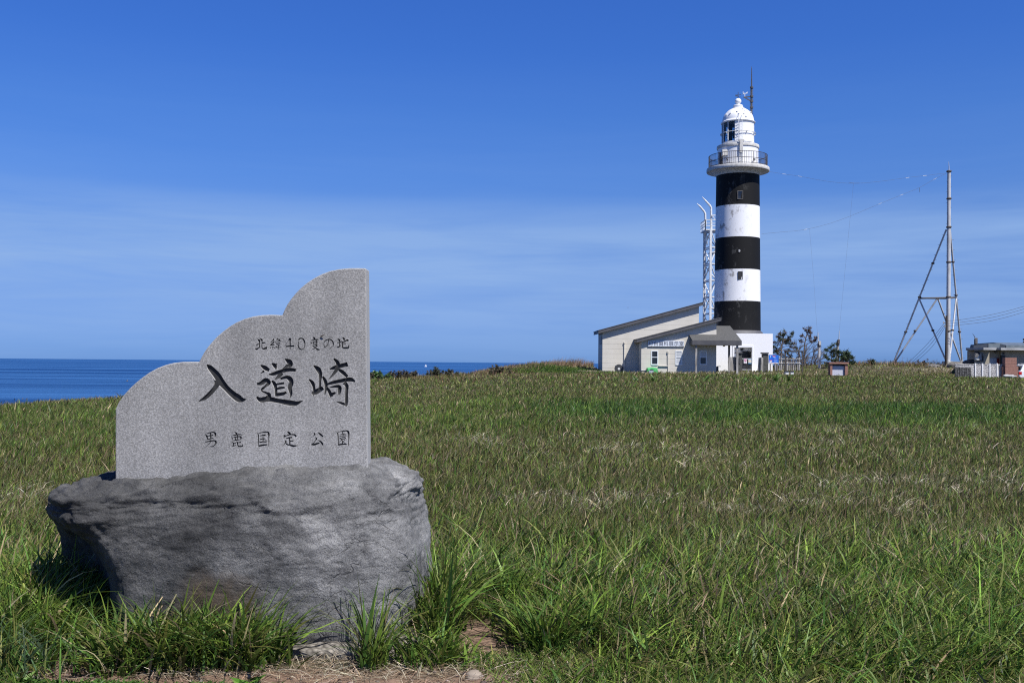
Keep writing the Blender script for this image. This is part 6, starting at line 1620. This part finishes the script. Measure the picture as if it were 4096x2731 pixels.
for i, (px, Y, h, lab) in enumerate(((3440, 104, 0.9, 'low dry shrub right of the young pine'), (3480, 105, 1.0, 'low dry shrub left of the pine seedling'), (3530, 105, 0.95, 'low dry shrub with dead stick right of the pine seedling'), (3575, 106, 0.8, 'low brown scrub at the foot of the left mast leg'), (3625, 108, 1.3, 'dry scrub where the sloping power lines come down'), (3690, 107, 0.9, 'thin dry scrub below the left mast brace'), (3730, 106, 1.0, 'dry twiggy scrub left of the mast plinth'))):
    scrub(gpt(px, Y), h, 6, 2, 50 + i, lab, [NB] if i % 2 else None, r=0.018, ls=0.10, ln=6, spread=0.7, group='dry scrub near the steel mast')
b = MB(); b.tube([W4(2200, 1195, 98), W4(2235, 1110, 98), W4(2262, 1060, 98), W4(2292, 1038, 98)], [0.05, 0.04, 0.03, 0.012], 6)
tag(b.build('dead_stick', M['wood'], loc=W4(2200, 1195, 98)), 'pale bent dead stick rising from the dry grass left of the mast', 'stick')
# shrubs along the cliff edge right of the slab
K8 = lambda x, y: (1440 + x * 0.43367, 1380 + y * 0.43367)
for i, (x, Y, h, leaf, lab) in enumerate(((120, 72, 0.65, [M['fern'], NG], 'dark green leafy shrub on the cliff edge just right of the slab'), (190, 73, 0.6, [NG, M['fern']], 'green shrub on the cliff edge, second from the slab'), (60, 71, 0.5, [SB], 'brown twiggy shrub touching the slab edge on the cliff'), (370, 75, 0.8, [SB], 'brown twiggy shrub on the cliff edge below the sea horizon'), (450, 75, 0.6, [SB], 'thin brown shrub on the cliff edge, right of the tallest one'), (690, 78, 0.7, [SB, ND], 'dark scrub on the cliff edge midway to the bank'), (800, 79, 0.6, [SB, ND], 'low dark scrub on the cliff edge near the reddish grass'), (1260, 83, 0.7, [SB], 'twiggy scrub at the start of the reed bank'))):
    px = K8(x, 0)[0]; g0 = gpt(px, Y)
    scrub(g0, h * 1.25, 9, 2, 70 + i, lab, leaf, r=0.015, ls=0.16, ln=16, spread=0.8, group='shrubs along the cliff edge')

# ferns standing out of the field
def fern(foot, h, seed, label):
    g = np.random.default_rng(seed); b = MB()
    for k_ in range(6):
        a = g.uniform(0, 6.28); lean = g.uniform(0.35, 0.9); L = h * g.uniform(0.8, 1.3)
        pts_ = [Vector(foot) + Vector((math.cos(a), math.sin(a), 0)) * (L * lean * t * t) + Vector((0, 0, L * (t - 0.35 * lean * t * t))) for t in np.linspace(0, 1, 9)]
        b.tube(pts_, 0.012, 4, False)
        for i in range(2, 9):
            wd = L * 0.36 * (1 - (i - 2) / 8.0); t = (pts_[i] - pts_[i - 1]).normalized(); s = t.cross(Vector((0, 0, 1)))
            if s.length < 0.01: s = Vector((1, 0, 0))
            s.normalize()
            for sg in (-1, 1):
                tip = pts_[i] + s * sg * wd + t * wd * 0.25 - Vector((0, 0, wd * 0.15)); o_ = t * L * 0.045
                b.add([pts_[i] - o_, pts_[i] + o_, tip], [(0, 1, 2)])
    return tag(b.build('fern', M['fern'], loc=foot, fixn=False), label, 'fern', 'bright green ferns in the field')
FERN = [(2472, 1547, 58, .32, 'small bright fern farthest left in the field, below the hall air conditioner'), (2543, 1543, 58, .42, 'bright fern below the left half of the hall, second from the left'), (2613, 1540, 58, .40, 'bright fern in the field straight below the green bin'), (2822, 1529, 60, .42, 'lone bright fern in the field below the porch'), (2985, 1532, 60, .36, 'low spreading fern at the left of the pair below the entrance gate'), (3035, 1520, 60, .50, 'tall bright fern below the entrance gate'), (3103, 1526, 60, .50, 'bright fern below the blue board, left of the two'), (3155, 1522, 60, .48, 'bright fern below the notice frame, right of the two')]
for i, (px, py, Y, h, lab) in enumerate(FERN):
    q = gpt(px, Y); q.z += 0.12; fern(q, h * 1.15, 90 + i, lab)

# ------------------------------------------------------------------ boat and birds
bp_ = P(1703, 1452, 5200); 
bt = thing('sailing_boat', (bp_.x, 5200, SEA_Z), 'tiny white sailing boat far out on the horizon right of the slab', 'boat')
b = MB(); b.prism([(bp_.x - 6, 5199, SEA_Z - 0.5), (bp_.x + 5, 5199, SEA_Z - 0.5), (bp_.x + 8, 5199, SEA_Z + 1.6), (bp_.x - 7, 5199, SEA_Z + 1.4)], (0, 3, 0)); b.build('hull', M['white'], bt)
b = MB(); b.prism([(bp_.x - 5, 5200, SEA_Z + 2.4), (bp_.x + 1, 5200, SEA_Z + 2.4), (bp_.x + 1, 5200, SEA_Z + 14)], (0, 0.1, 0)); b.prism([(bp_.x + 1.3, 5200, SEA_Z + 2.2), (bp_.x + 6.5, 5200, SEA_Z + 2.2), (bp_.x + 1.3, 5200, SEA_Z + 12)], (0, 0.1, 0)); b.build('sail', M['white'], bt)
b = MB(); b.bar((bp_.x + 1.1, 5200, SEA_Z + 1), (bp_.x + 1.1, 5200, SEA_Z + 15), 0.3); b.build('boat_spar', M['steel'], bt)
def seabird(c, span, lab, roll=0.3):
    b = MB(); c = Vector(c)
    b.tube([c + Vector((-0.22, 0, 0)) * span, c + Vector((-0.08, 0, 0.01)) * span, c + Vector((0.08, 0, 0.01)) * span, c + Vector((0.2, 0, 0.03)) * span], [0.01 * span, 0.06 * span, 0.055 * span, 0.015 * span], 8)
    for s in (-1, 1):
        v = [c + Vector(p) * span for p in ((-0.07, 0, 0.03), (0.07, 0, 0.03), (0.05, s * 0.26, 0.16 + roll * s * 0.2), (-0.06, s * 0.26, 0.16 + roll * s * 0.2), (-0.05, s * 0.5, 0.10 + roll * s * 0.4))]
        b.add(v + [p + Vector((0, 0, 0.012)) * span for p in v], [(0, 1, 2, 3), (3, 2, 4), (8, 7, 6, 5), (9, 7, 8)])
    tag(b.build('seabird', M['bird'], loc=c), lab, 'bird')
seabird(P(509, 1524, 190), 0.95, 'small seabird low over the sea left of the slab')
seabird(P(2512, 1230, 240), 0.7, 'tiny bird in the sky above the hall roof')

# ------------------------------------------------------------------ grass
def blades(name, x, y, h, w, az, lean, curve, tint, segs, m, z0=None, flat=0.0, jit=0.5):
    """many blades of grass as one mesh: arrays per blade"""
    n = len(x); z = terrain(x, y) if z0 is None else z0
    dirx, diry = np.cos(az), np.sin(az)
    fa = az + np.pi / 2 + RNG.uniform(-jit, jit, n) * np.pi
    sx, sy = np.cos(fa), np.sin(fa)
    lev = []
    for i in range(segs + 1):
        t = i / segs
        hor = h * (lean * t + curve * t * t)
        ver = h * (t * np.sqrt(np.clip(1 - (lean * 0.8) ** 2, 0.05, 1)) - 0.45 * curve * t * t * t) * (1 - flat) + 0.004
        cx, cy, cz = x + dirx * hor, y + diry * hor, z + ver
        ww = w * (1 - t ** 1.6) * (0.75 + 0.5 * min(t * 3, 1)) * 0.5
        if i < segs:
            lev.append(np.stack([cx - sx * ww, cy - sy * ww, cz], 1)); lev.append(np.stack([cx + sx * ww, cy + sy * ww, cz], 1))
        else: lev.append(np.stack([cx, cy, cz], 1))
    k_ = 2 * segs + 1
    v = np.stack(lev, 1).reshape(-1, 3)
    b0 = (np.arange(n) * k_)[:, None]
    q = np.concatenate([b0 + np.array([[2 * i, 2 * i + 1, 2 * i + 3, 2 * i + 2]]) for i in range(segs - 1)], 0) if segs > 1 else None
    t = b0 + np.array([[2 * segs - 2, 2 * segs - 1, 2 * segs]])
    me = np_mesh(name, v, q, t, [m])
    set_tint(me, np.repeat(tint, k_, 0))
    return me

def palette(n, kinds, weights):
    k_ = RNG.choice(len(kinds), n, p=np.array(weights) / sum(weights))
    c = np.array(kinds)[k_] * np.clip(RNG.lognormal(-0.06, 0.38, (n, 1)), 0.35, 2.1) * RNG.uniform(0.92, 1.08, (n, 3))
    return c
GREEN, DEEP, OLIVE, BROWN, STRAW, PALE, RUST = (0.128, 0.196, 0.032), (0.056, 0.112, 0.022), (0.150, 0.158, 0.046), (0.140, 0.106, 0.056), (0.30, 0.24, 0.14), (0.46, 0.42, 0.32), (0.17, 0.085, 0.05)
BROWNG = (0.120, 0.108, 0.048)

def mix_tint(x, y):
    """colour of each field blade from slow patches across the headland"""
    n = len(x)
    green = palette(n, [GREEN, DEEP, OLIVE, STRAW], [5, 4, 3, 0.35])
    lush = palette(n, [(0.050, 0.105, 0.024), DEEP, GREEN], [4, 4, 2])
    dull = palette(n, [OLIVE, BROWNG, BROWN, GREEN, DEEP, STRAW], [3.6, 3.0, 1.6, 2.2, 2.0, 0.8])
    pn = fbm(x, y, 2.6, 61, 3)
    near = sstep(10.5, 6.5, y + 5.0 * (pn - 0.5)) * 0.95                                        # lush grass near the stone
    band = np.exp(-((y - 30 + 0.10 * (x - 8) - 9 * (fbm(x, y, 5, 63, 2) - 0.5)) / 4.6) ** 2) * sstep(-1, 3, x) * 1.15   # greener hollow across the field
    band2 = np.exp(-((y - 30 - 9 * (fbm(x, y, 5, 64, 2) - 0.5)) / 7) ** 2) * sstep(3, -1, x) * 0.8
    left = sstep(-1.5, -3.0, x) * sstep(9, 6, y) * 0.4
    f = np.clip(np.maximum.reduce([near, band, band2, left]) + 1.3 * (pn - 0.55), 0, 1)
    pick = RNG.random(n) < f
    col = np.where(pick[:, None], green, dull)
    bl = RNG.random(n) < np.clip(band * 1.1 - 0.1, 0, 0.9) * sstep(0.36, 0.58, fbm(x, y * 0.45, 3.2, 68, 3)); col[bl] = lush[bl]
    dk = (0.80 + 0.45 * fbm(x, y, 1.7, 66, 3))[:, None]
    dk = dk * (1 + 0.16 * near[:, None])
    return col * dk, f

def pale_mask(x, y):
    """drifts of bleached dead grass"""
    s = 0
    for cx, cy, rx, ry in ((2.5, 18.2, 0.9, 0.8), (0.6, 11.1, 0.5, 0.4), (2.6, 10.9, 1.2, 0.4), (1.6, 11.4, 0.7, 0.3), (6.1, 13.4, 1.2, 0.8), (4.6, 13.0, 0.6, 0.4), (-0.5, 20, 0.7, 0.8), (8.0, 23, 1.5, 0.8), (-5.0, 11.0, 0.8, 0.5)):
        s = s + np.exp(-(((x - cx) / rx / 1.25) ** 2 + ((y - cy) / ry / 1.7) ** 2))
    s = s + 0.55 * sstep(0.58, 0.70, fbm(x, y, 1.9, 73, 3)) * sstep(8.5, 10.5, y) * sstep(27, 20, y) * sstep(-1, 1, x)
    return np.clip(s * 1.2, 0, 1) * sstep(0.42, 0.60, fbm(x, y, 0.45, 71, 3))

def in_boulder(x, y): return (x > -2.65) & (x < -0.58) & (y > 5.60 + 0.10 * np.abs(x + 1.5) + 0.9 * np.clip(-2.15 - x, 0, None)) & (y < 6.95)
def in_build(x, y):
    r = ((x > bx0 - 0.1) & (x < bx1 + 0.1) & (y > BY0 - 0.5)) | ((x > Q(662, 700, FY).x) & (x < Q(1545, 700, FY).x) & (y > FY - 0.05)) | ((x > Q(205, 700, BY).x) & (x < Q(1340, 700, BY).x) & (y > BY - 0.05))
    return r

def field(name, y0, y1, n, segs, wscale, hscale, label, umax=0.60):
    t = RNG.random(n)
    a = -0.62                                            # areal density falls off with distance
    yy = (y0 ** (a + 1) + t * (y1 ** (a + 1) - y0 ** (a + 1))) ** (1 / (a + 1))
    u = RNG.uniform(-umax, umax, n); xx = u * (yy + 0.6)
    keep = (yy < edge_y(xx) + 0.8) & ~in_boulder(xx, yy) & ~in_build(xx, yy)
    d = dirt_mask(xx, yy); keep &= RNG.random(n) > d * 1.02
    keep &= ~((xx > -2.45) & (xx < -0.25) & (yy < 5.85))
    low = np.maximum(sstep(5.75, 5.5, yy) * sstep(0.9, 0.1, xx) * sstep(-3.0, -2.6, xx), sstep(5.35, 5.1, yy) * 0.8)          # trodden strip in front
    keep &= RNG.random(n) > low * 0.85
    xx, yy = xx[keep], yy[keep]; n = len(xx); low = low[keep]
    tint, f = mix_tint(xx, yy)
    pm = pale_mask(xx, yy); pk = RNG.random(n) < pm * 0.40
    tint[pk] = palette(pk.sum(), [PALE, STRAW], [3, 1.2])
    far_dry = sstep(58, 80, yy) * sstep(16, 4, xx); fd = RNG.random(n) < far_dry * 0.55
    tint[fd] = palette(fd.sum(), [STRAW, RUST, BROWN, OLIVE], [1.6, 0.9, 2, 1.2])
    edge_dry = sstep(6, 1, edge_y(xx) - yy) * (xx < 12); fd = RNG.random(n) < edge_dry * 0.6
    tint[fd] = palette(fd.sum(), [STRAW, BROWN, OLIVE, RUST], [2, 1.4, 2, 0.5])
    hill = sstep(84, 92, yy) * sstep(14, 20, xx); fd = RNG.random(n) < hill * 0.45
    tint[fd] = palette(fd.sum(), [STRAW, BROWN, OLIVE], [1.2, 1, 2.5])
    h = hscale * RNG.uniform(0.5, 1.25, n) * (0.72 + 0.55 * f + 0.35 * fbm(xx, yy, 1.4, 81, 2))
    h *= (1 - 0.55 * low) * np.where(pk, 1.05, 1)
    w = wscale * np.clip(RNG.lognormal(-0.05, 0.38, n), 0.4, 2.2) * np.clip(yy / 7.0, 1, None) ** 0.80
    az = RNG.normal(0.15, 1.7, n)
    nr_ = sstep(11, 7, yy)
    lean = np.clip(RNG.normal(0.34 + 0.16 * nr_, 0.28, n), 0, 0.98); curve = np.clip(RNG.normal(0.32 + 0.1 * nr_, 0.28, n), 0, 0.95)
    tall = RNG.random(n) < 0.07; h[tall] *= 1.5
    lean[pk] = np.clip(RNG.normal(0.45, 0.2, pk.sum()), 0, .95); curve[pk] += 0.55; w[pk] *= 1.05
    me = blades(name, xx, yy, h, w, az, lean, curve, tint, segs, M['grass'])
    o = link(bpy.data.objects.new(name, me))
    return tag(o, label, 'grass', None, 'stuff')
field('meadow_grass', 4.6, 9.0, 56000, 4, 0.0105, 0.22, 'long wind blown green grass close to the boulder')
field('meadow_grass', 9.0, 20.0, 190000, 3, 0.0062, 0.20, 'dull green and brown meadow grass in the middle of the field')
field('meadow_grass', 20.0, 50.0, 240000, 2, 0.0061, 0.21, 'meadow grass with a darker green hollow across the field')
field('meadow_grass', 50.0, 121.0, 160000, 2, 0.0075, 0.25, 'dry mixed grass far across the field up to the buildings', 0.62)

def under():
    n = 60000; y = 4.7 + 5.5 * RNG.random(n) ** 1.3; x = RNG.uniform(-0.6, 0.6, n) * (y + 0.6)
    k_ = ~in_boulder(x, y) & (RNG.random(n) > dirt_mask(x, y)) & ~((x > -2.45) & (x < -0.25) & (y < 5.7)) & (fbm(x, y, 0.5, 91, 2) > 0.33); x, y = x[k_], y[k_]; n = len(x)
    me = blades('under_grass', x, y, 0.11 * RNG.uniform(0.5, 1.4, n), 0.0075 * RNG.uniform(0.6, 1.4, n), RNG.uniform(-3.2, 3.2, n), np.clip(RNG.normal(0.75, 0.2, n), 0, 0.98), np.full(n, 0.35), palette(n, [GREEN, OLIVE, DEEP, STRAW, BROWNG], [4, 3, 1.5, 1.0, 1]) * 1.1, 2, M['grass'])
    tag(link(bpy.data.objects.new('under_grass', me)), 'short leaning grass between the longer blades near the viewer', 'grass', None, 'stuff')
under()
def seed_stalks():
    n = 9000; y = 5.6 * (60 / 5.6) ** RNG.random(n); x = RNG.uniform(-0.6, 0.6, n) * (y + 0.6)
    k_ = (y < edge_y(x)) & ~in_boulder(x, y) & (dirt_mask(x, y) < 0.3) & ~((x > -2.6) & (x < 0.4) & (y < 6.4)) & (fbm(x, y, 1.6, 95, 3) > 0.47); x, y = x[k_], y[k_]; n = len(x)
    sc = np.clip(y / 7, 1, None) ** 0.7; h = RNG.uniform(0.22, 0.38, n); az = RNG.normal(0.2, 1.0, n); ln = np.clip(RNG.normal(0.2, 0.1, n), 0, 0.6)
    me = blades('seed_stalks', x, y, h, 0.003 * sc, az, ln, np.full(n, 0.15), palette(n, [STRAW, BROWN, OLIVE], [2, 3, 2]), 3, M['dry'])
    tag(link(bpy.data.objects.new('seed_stalks', me)), 'thin brown seed stalks standing through the meadow', 'grass', None, 'stuff')
    ux = x + np.cos(az) * h * (ln * 0.8 + 0.10); uy = y + np.sin(az) * h * (ln * 0.8 + 0.10); uz = terrain(x, y) + h * 0.80
    me = blades('seed_heads', ux, uy, 0.07 * RNG.uniform(0.7, 1.4, n), 0.010 * sc, az, np.full(n, 0.4), np.full(n, 0.3), palette(n, [(0.13, 0.10, 0.06), (0.20, 0.16, 0.09), (0.10, 0.08, 0.055)], [3, 2, 2]), 2, M['dry'], z0=uz)
    tag(link(bpy.data.objects.new('seed_heads', me)), 'brown seed heads over the meadow grass', 'grass', None, 'stuff')
seed_stalks()

# reeds and dry grass on the bank left of the hall
def patch(name, n, cx, cy, rx, ry, h, w, kinds, wts, label, lean=0.2, curve=0.25, segs=3, m='dry', cond=None, az0=0.2):
    x = RNG.normal(cx, rx, n); y = RNG.normal(cy, ry, n)
    k_ = ~in_boulder(x, y) & ~in_build(x, y)
    if cond is not None: k_ &= cond(x, y)
    x, y = x[k_], y[k_]; n = len(x)
    me = blades(name, x, y, h * RNG.uniform(0.5, 1.3, n), w * RNG.uniform(0.6, 1.4, n), RNG.normal(az0, 1.0, n), np.clip(RNG.normal(lean, 0.12, n), 0, 0.9), np.clip(RNG.normal(curve, 0.15, n), 0, 0.9), palette(n, kinds, wts), segs, M[m])
    o = link(bpy.data.objects.new(name, me))
    return tag(o, label, 'grass', None, 'stuff')
REED = (0.26, 0.17, 0.12)
def bank(name, n, x0, x1, back, h, w, kinds, wts, label, m='dry', lean=0.22, curve=0.25, off=0.0):
    """plants strung along the top of the cliff bank"""
    x = x0 + (x1 - x0) * RNG.random(n) ** 0.7; y = edge_y(x) + 0.5 - off - np.abs(RNG.normal(0, back, n))
    k_ = ~in_build(x, y) & (RNG.random(n) < 0.35 + 0.65 * sstep(0.35, 0.6, fbm(x, y, 1.1, 55, 2))); x, y = x[k_], y[k_]; n = len(x)
    me = blades(name, x, y, h * RNG.uniform(0.25, 1.3, n) * (0.35 + 0.65 * sstep(x0, x0 + 3.5, x)) * (0.5 + fbm(x, y, 0.9, 58, 2)), w * RNG.uniform(0.6, 1.4, n), RNG.normal(0.2, 1.0, n), np.clip(RNG.normal(lean, 0.14, n), 0, 0.9), np.clip(RNG.normal(curve, 0.15, n), 0, 0.9), palette(n, kinds, wts), 3, M[m])
    return tag(link(bpy.data.objects.new(name, me)), label, 'grass', None, 'stuff')
bank('dry_reeds', 3600, 1.5, 8.6, 1.6, 0.75, 0.022, [REED, STRAW, BROWN], [3, 1.2, 2], 'tall reddish dry reeds along the bank left of the hall')
bank('dry_reeds', 7500, -5.0, 6.0, 3.2, 0.40, 0.030, [REED, RUST, STRAW, BROWN, OLIVE], [2.5, 1.2, 1.4, 2, 1.5], 'reddish brown dry grass between the cliff shrubs and the hall')
bank('dry_reeds', 5000, -13.0, -4.0, 3.5, 0.30, 0.030, [STRAW, BROWN, OLIVE, RUST], [2, 2, 2.5, 0.4], 'bleached grass along the cliff edge right of the slab')
patch('dry_reeds', 2600, 40.0, 105.0, 4.0, 1.8, 0.55, 0.03, [BROWN, STRAW, RUST, OLIVE], [3, 1.4, 1, 1], 'dry brown grass round the foot of the steel mast')
patch('dry_reeds', 2200, 44.0, 98.0, 2.2, 1.0, 0.22, 0.035, [PALE, STRAW], [1.5, 2], 'bleached dead grass in front of the mast plinth', 0.7, 0.6)
patch('dry_reeds', 1100, 7.0, 91.0, 0.5, 0.5, 0.35, 0.035, [PALE, STRAW, REED], [1.2, 2, 1], 'pale dead grass on the bank by the hall corner', 0.5, 0.5)
patch('ground_cover', 9000, 4.6, 92.0, 2.2, 1.6, 0.30, 0.060, [(0.035, 0.085, 0.014), GREEN, DEEP], [3, 3, 2], 'leafy green ground cover on the bank left of the hall', 0.55, 0.3, 2, 'grass')
patch('ground_cover', 2600, 0.6, 87.0, 1.2, 0.8, 0.26, 0.060, [(0.045, 0.10, 0.016), GREEN, OLIVE], [3, 2, 1], 'low green plants at the foot of the reed bank', 0.55, 0.3, 2, 'grass')
patch('ground_cover', 2600, 19.5, 91.0, 5.0, 0.5, 0.34, 0.045, [PALE, STRAW, OLIVE], [1, 1.3, 2.2], 'seeding grass along the foot of the hall wall', 0.35, 0.3, 2, 'grass')

# tussocks by the stone: clumps of long arching blades
def tussock(cx, cy, rx, ry, n, h, wdt, label, kinds=(GREEN, DEEP, OLIVE, STRAW), wts=(5, 3.5, 2, 0.8), out=0.3, az0=0.0, azs=1.9, lean=0.30):
    x = RNG.normal(cx, rx, n); y = RNG.normal(cy, ry, n)
    k_ = ~in_boulder(x, y); x, y = x[k_], y[k_]; n = len(x)
    az = np.where(RNG.random(n) < out, np.arctan2(y - cy, x - cx) + RNG.normal(0, 0.5, n), RNG.normal(az0, azs, n))
    hh = h * (0.28 + 0.87 * RNG.random(n) ** 1.9)
    tint = palette(n, list(kinds), list(wts)) * 1.05
    me = blades('grass_tussock', x, y, hh, wdt * 1.3 * RNG.lognormal(0, 0.4, n), az, np.clip(RNG.normal(lean, 0.22, n), 0.02, 0.9), np.clip(RNG.normal(0.5, 0.25, n), 0, 1.0), tint, 5, M['grass'])
    base = np.array([cx, cy, tz(cx, cy)])
    co = np.empty(len(me.vertices) * 3, np.float32); me.vertices.foreach_get('co', co)
    me.vertices.foreach_set('co', (co.reshape(-1, 3) - base).astype(np.float32).ravel())
    o = link(bpy.data.objects.new('grass_tussock', me)); o.location = base
    return tag(o, label, 'grass tussock', 'grass tussocks round the boulder')
tussock(-1.87, 5.45, 0.15, 0.06, 1000, 0.46, 0.010, 'thick dark green tussock against the left front of the boulder', az0=0.1)
tussock(-1.50, 5.44, 0.13, 0.06, 800, 0.46, 0.010, 'thick dark green tussock against the middle of the boulder front', az0=0.2)
tussock(-2.08, 5.38, 0.08, 0.06, 360, 0.36, 0.010, 'smaller green tussock at the left front corner of the boulder', az0=0.0)
tussock(-0.74, 5.42, 0.035, 0.035, 190, 0.50, 0.008, 'slim upright tuft in front of the right end of the boulder', lean=0.18, az0=0.4)
tussock(-0.42, 5.50, 0.09, 0.06, 420, 0.27, 0.009, 'low spreading tussock right of the upright tuft', az0=0.2)
tussock(-0.42, 6.08, 0.055, 0.18, 620, 0.64, 0.0085, 'tall dark green grass leaning against the right side of the boulder', az0=0.1, lean=0.2)
tussock(-0.18, 6.60, 0.16, 0.18, 600, 0.52, 0.010, 'tall grass clump behind the right side of the boulder', az0=0.1)
tussock(0.22, 5.78, 0.09, 0.09, 640, 0.37, 0.009, 'big arching grass tussock right of the trodden gap', kinds=(GREEN, DEEP, OLIVE), wts=(4, 4, 2), out=0.75)
tussock(0.58, 6.00, 0.18, 0.16, 520, 0.36, 0.009, 'broad grass tussock right of the big arching one', az0=0.3)
tussock(0.30, 6.70, 0.20, 0.2, 550, 0.44, 0.010, 'loose tall grass clump behind the arching tussock', az0=0.2)
tussock(-2.78, 5.75, 0.18, 0.15, 1100, 0.42, 0.009, 'shaggy tussock at the left foot of the boulder', az0=2.2, azs=1.2)
tussock(-2.95, 6.30, 0.22, 0.25, 1300, 0.50, 0.0085, 'tall grass clump left behind the boulder', az0=0.6)
tussock(-2.82, 5.25, 0.18, 0.10, 900, 0.34, 0.008, 'grey green tussock in the bottom left corner', kinds=(DEEP, OLIVE, (0.06, 0.10, 0.05)), wts=(3, 2, 3), az0=2.6, azs=0.9)
tussock(-3.1, 5.6, 0.20, 0.15, 900, 0.40, 0.008, 'grass tussock at the left edge beside the shaggy one', az0=0.5)

# trodden strip: short clover, straw litter, fine gravel
def scatter(name, n, x0, x1, y0, y1, prob, h, w, kinds, wts, lean, curve, label, segs=2, flat=0.0, m='grass'):
    x = RNG.uniform(x0, x1, n); y = RNG.uniform(y0, y1, n)
    k_ = (RNG.random(n) < prob(x, y)) & ~in_boulder(x, y); x, y = x[k_], y[k_]; n = len(x)
    me = blades(name, x, y, h * RNG.uniform(0.4, 1.3, n), w * RNG.uniform(0.6, 1.4, n), RNG.uniform(-np.pi, np.pi, n), np.clip(RNG.normal(lean, 0.2, n), 0, 0.97), np.full(n, curve), palette(n, kinds, wts), segs, M[m], flat=flat)
    o = link(bpy.data.objects.new(name, me)); return tag(o, label, 'grass' if name != 'dry_straw' else 'straw', None, 'stuff')
scatter('clover', 26000, -3.2, -1.0, 4.75, 5.30, lambda x, y: sstep(5.22, 5.10, y + 0.10 * (x + 2.4) + 0.12 * (fbm(x, y, 0.25, 5, 2) - 0.5)) * sstep(-1.0, -1.6, x), 0.035, 0.014, [(0.055, 0.12, 0.018), (0.075, 0.15, 0.03), (0.04, 0.085, 0.015)], [3, 2, 3], 0.7, 0.4, 'short bright clover and turf in the bottom left corner')
scatter('short_turf', 26000, -0.2, 3.2, 4.75, 5.6, lambda x, y: 0.75 * sstep(-0.1, 0.5, x + 0.8 * (y - 5.0)), 0.075, 0.006, [GREEN, OLIVE, DEEP, STRAW], [4, 2, 2, 0.6], 0.6, 0.3, 'short turf along the bottom edge right of the bare soil')
scatter('broadleaf_weeds', 900, -3.2, -1.3, 4.8, 5.35, lambda x, y: sstep(5.3, 5.15, y) * sstep(0.5, 0.62, fbm(x, y, 0.22, 15, 2)), 0.075, 0.034, [(0.075, 0.16, 0.022), (0.10, 0.19, 0.035), (0.05, 0.11, 0.018)], [3, 2, 2], 0.85, 0.25, 'broad bright leaves of low weeds in the bottom left corner', 3)
scatter('broadleaf_weeds', 1500, -0.1, 4.2, 5.0, 8.0, lambda x, y: sstep(0.56, 0.66, fbm(x, y, 0.5, 17, 2)) * (1 - dirt_mask(x, y)), 0.11, 0.026, [(0.075, 0.15, 0.026), (0.06, 0.12, 0.022), (0.12, 0.15, 0.04)], [3, 2, 1], 0.6, 0.4, 'scattered broad leaves among the near grass on the right', 3)
scatter('dry_straw', 5200, -2.9, 0.5, 4.95, 5.75, lambda x, y: 0.35 + 0.65 * dirt_mask(x, y), 0.13, 0.0032, [(0.34, 0.25, 0.17), (0.25, 0.17, 0.11), (0.45, 0.38, 0.28)], [3, 3, 2], 0.9, 0.1, 'dead straw littered over the bare soil in front of the boulder', 2, 0.86, 'dry')
scatter('dry_straw', 3400, -2.9, 0.4, 5.22, 5.55, lambda x, y: 0.4 + 0 * x, 0.16, 0.0036, [(0.42, 0.34, 0.25), (0.50, 0.44, 0.34), (0.28, 0.2, 0.13)], [3, 2, 2], 0.8, 0.5, 'dead bleached blades hanging round the roots of the front tussocks', 3, 0.55, 'dry')
def gravel():
    n = 1500; x = RNG.uniform(-2.9, 0.5, n); y = RNG.uniform(4.95, 5.6, n); k_ = RNG.random(n) < dirt_mask(x, y) * 0.9 + 0.03; x, y = x[k_], y[k_]; n = len(x)
    z = terrain(x, y); bm = bmesh.new(); bmesh.ops.create_icosphere(bm, subdivisions=1, radius=1)
    v0 = np.array([v.co[:] for v in bm.verts]); f0 = np.array([[v.index for v in f.verts] for f in bm.faces]); bm.free()
    s = 0.0045 * RNG.lognormal(0, 0.55, n)
    sc = np.stack([s * RNG.uniform(0.8, 1.5, n), s * RNG.uniform(0.8, 1.5, n), s * RNG.uniform(0.5, 0.9, n)], 1)
    v = v0[None] * (1 + RNG.normal(0, 0.12, (n, len(v0), 1))) * sc[:, None, :] + np.stack([x, y, z + s * 0.3], 1)[:, None, :]
    t = (f0[None] + (np.arange(n) * len(v0))[:, None, None]).reshape(-1, 3)
    me = np_mesh('gravel', v.reshape(-1, 3), None, t, [M['dry']])
    set_tint(me, np.repeat(palette(n, [(0.22, 0.17, 0.13), (0.17, 0.15, 0.13), (0.30, 0.25, 0.2)], [3, 2, 1]), len(v0), 0))
    tag(link(bpy.data.objects.new('gravel', me)), 'fine gravel and crumbs on the bare soil', 'gravel', None, 'stuff')
gravel()
# two small orange flowers in the left field
for i, (px, py, Y, lab) in enumerate(((206, 1814, 16.5, 'small orange flower in the grass at the far left'), (188, 1820, 16.4, 'smaller orange flower bud just left of the open one'))):
    q = P(px, py, Y); b = MB()
    g = tz(q.x, Y); b.tube([(q.x + 0.02, Y, g), (q.x, Y, q.z)], [0.004, 0.003], 5)
    for k_ in range(6):
        a = k_ * math.pi / 3; s = 0.035 if i == 0 else 0.018; b.add([q, q + Vector((math.cos(a - .35) * s, -0.012, math.sin(a - .35) * s)), q + Vector((math.cos(a) * s * 1.35, -0.02, math.sin(a) * s * 1.35)), q + Vector((math.cos(a + .35) * s, -0.012, math.sin(a + .35) * s))], [(0, 1, 2, 3)])
    if 'orange' not in M: M['orange'] = mat('orange_petals', (0.75, 0.26, 0.01), (0.8, 0.36, 0.02), 20, 0.5)
    tag(b.build('orange_flower', M['orange'], loc=(q.x, Y, g), fixn=False), lab, 'flower')
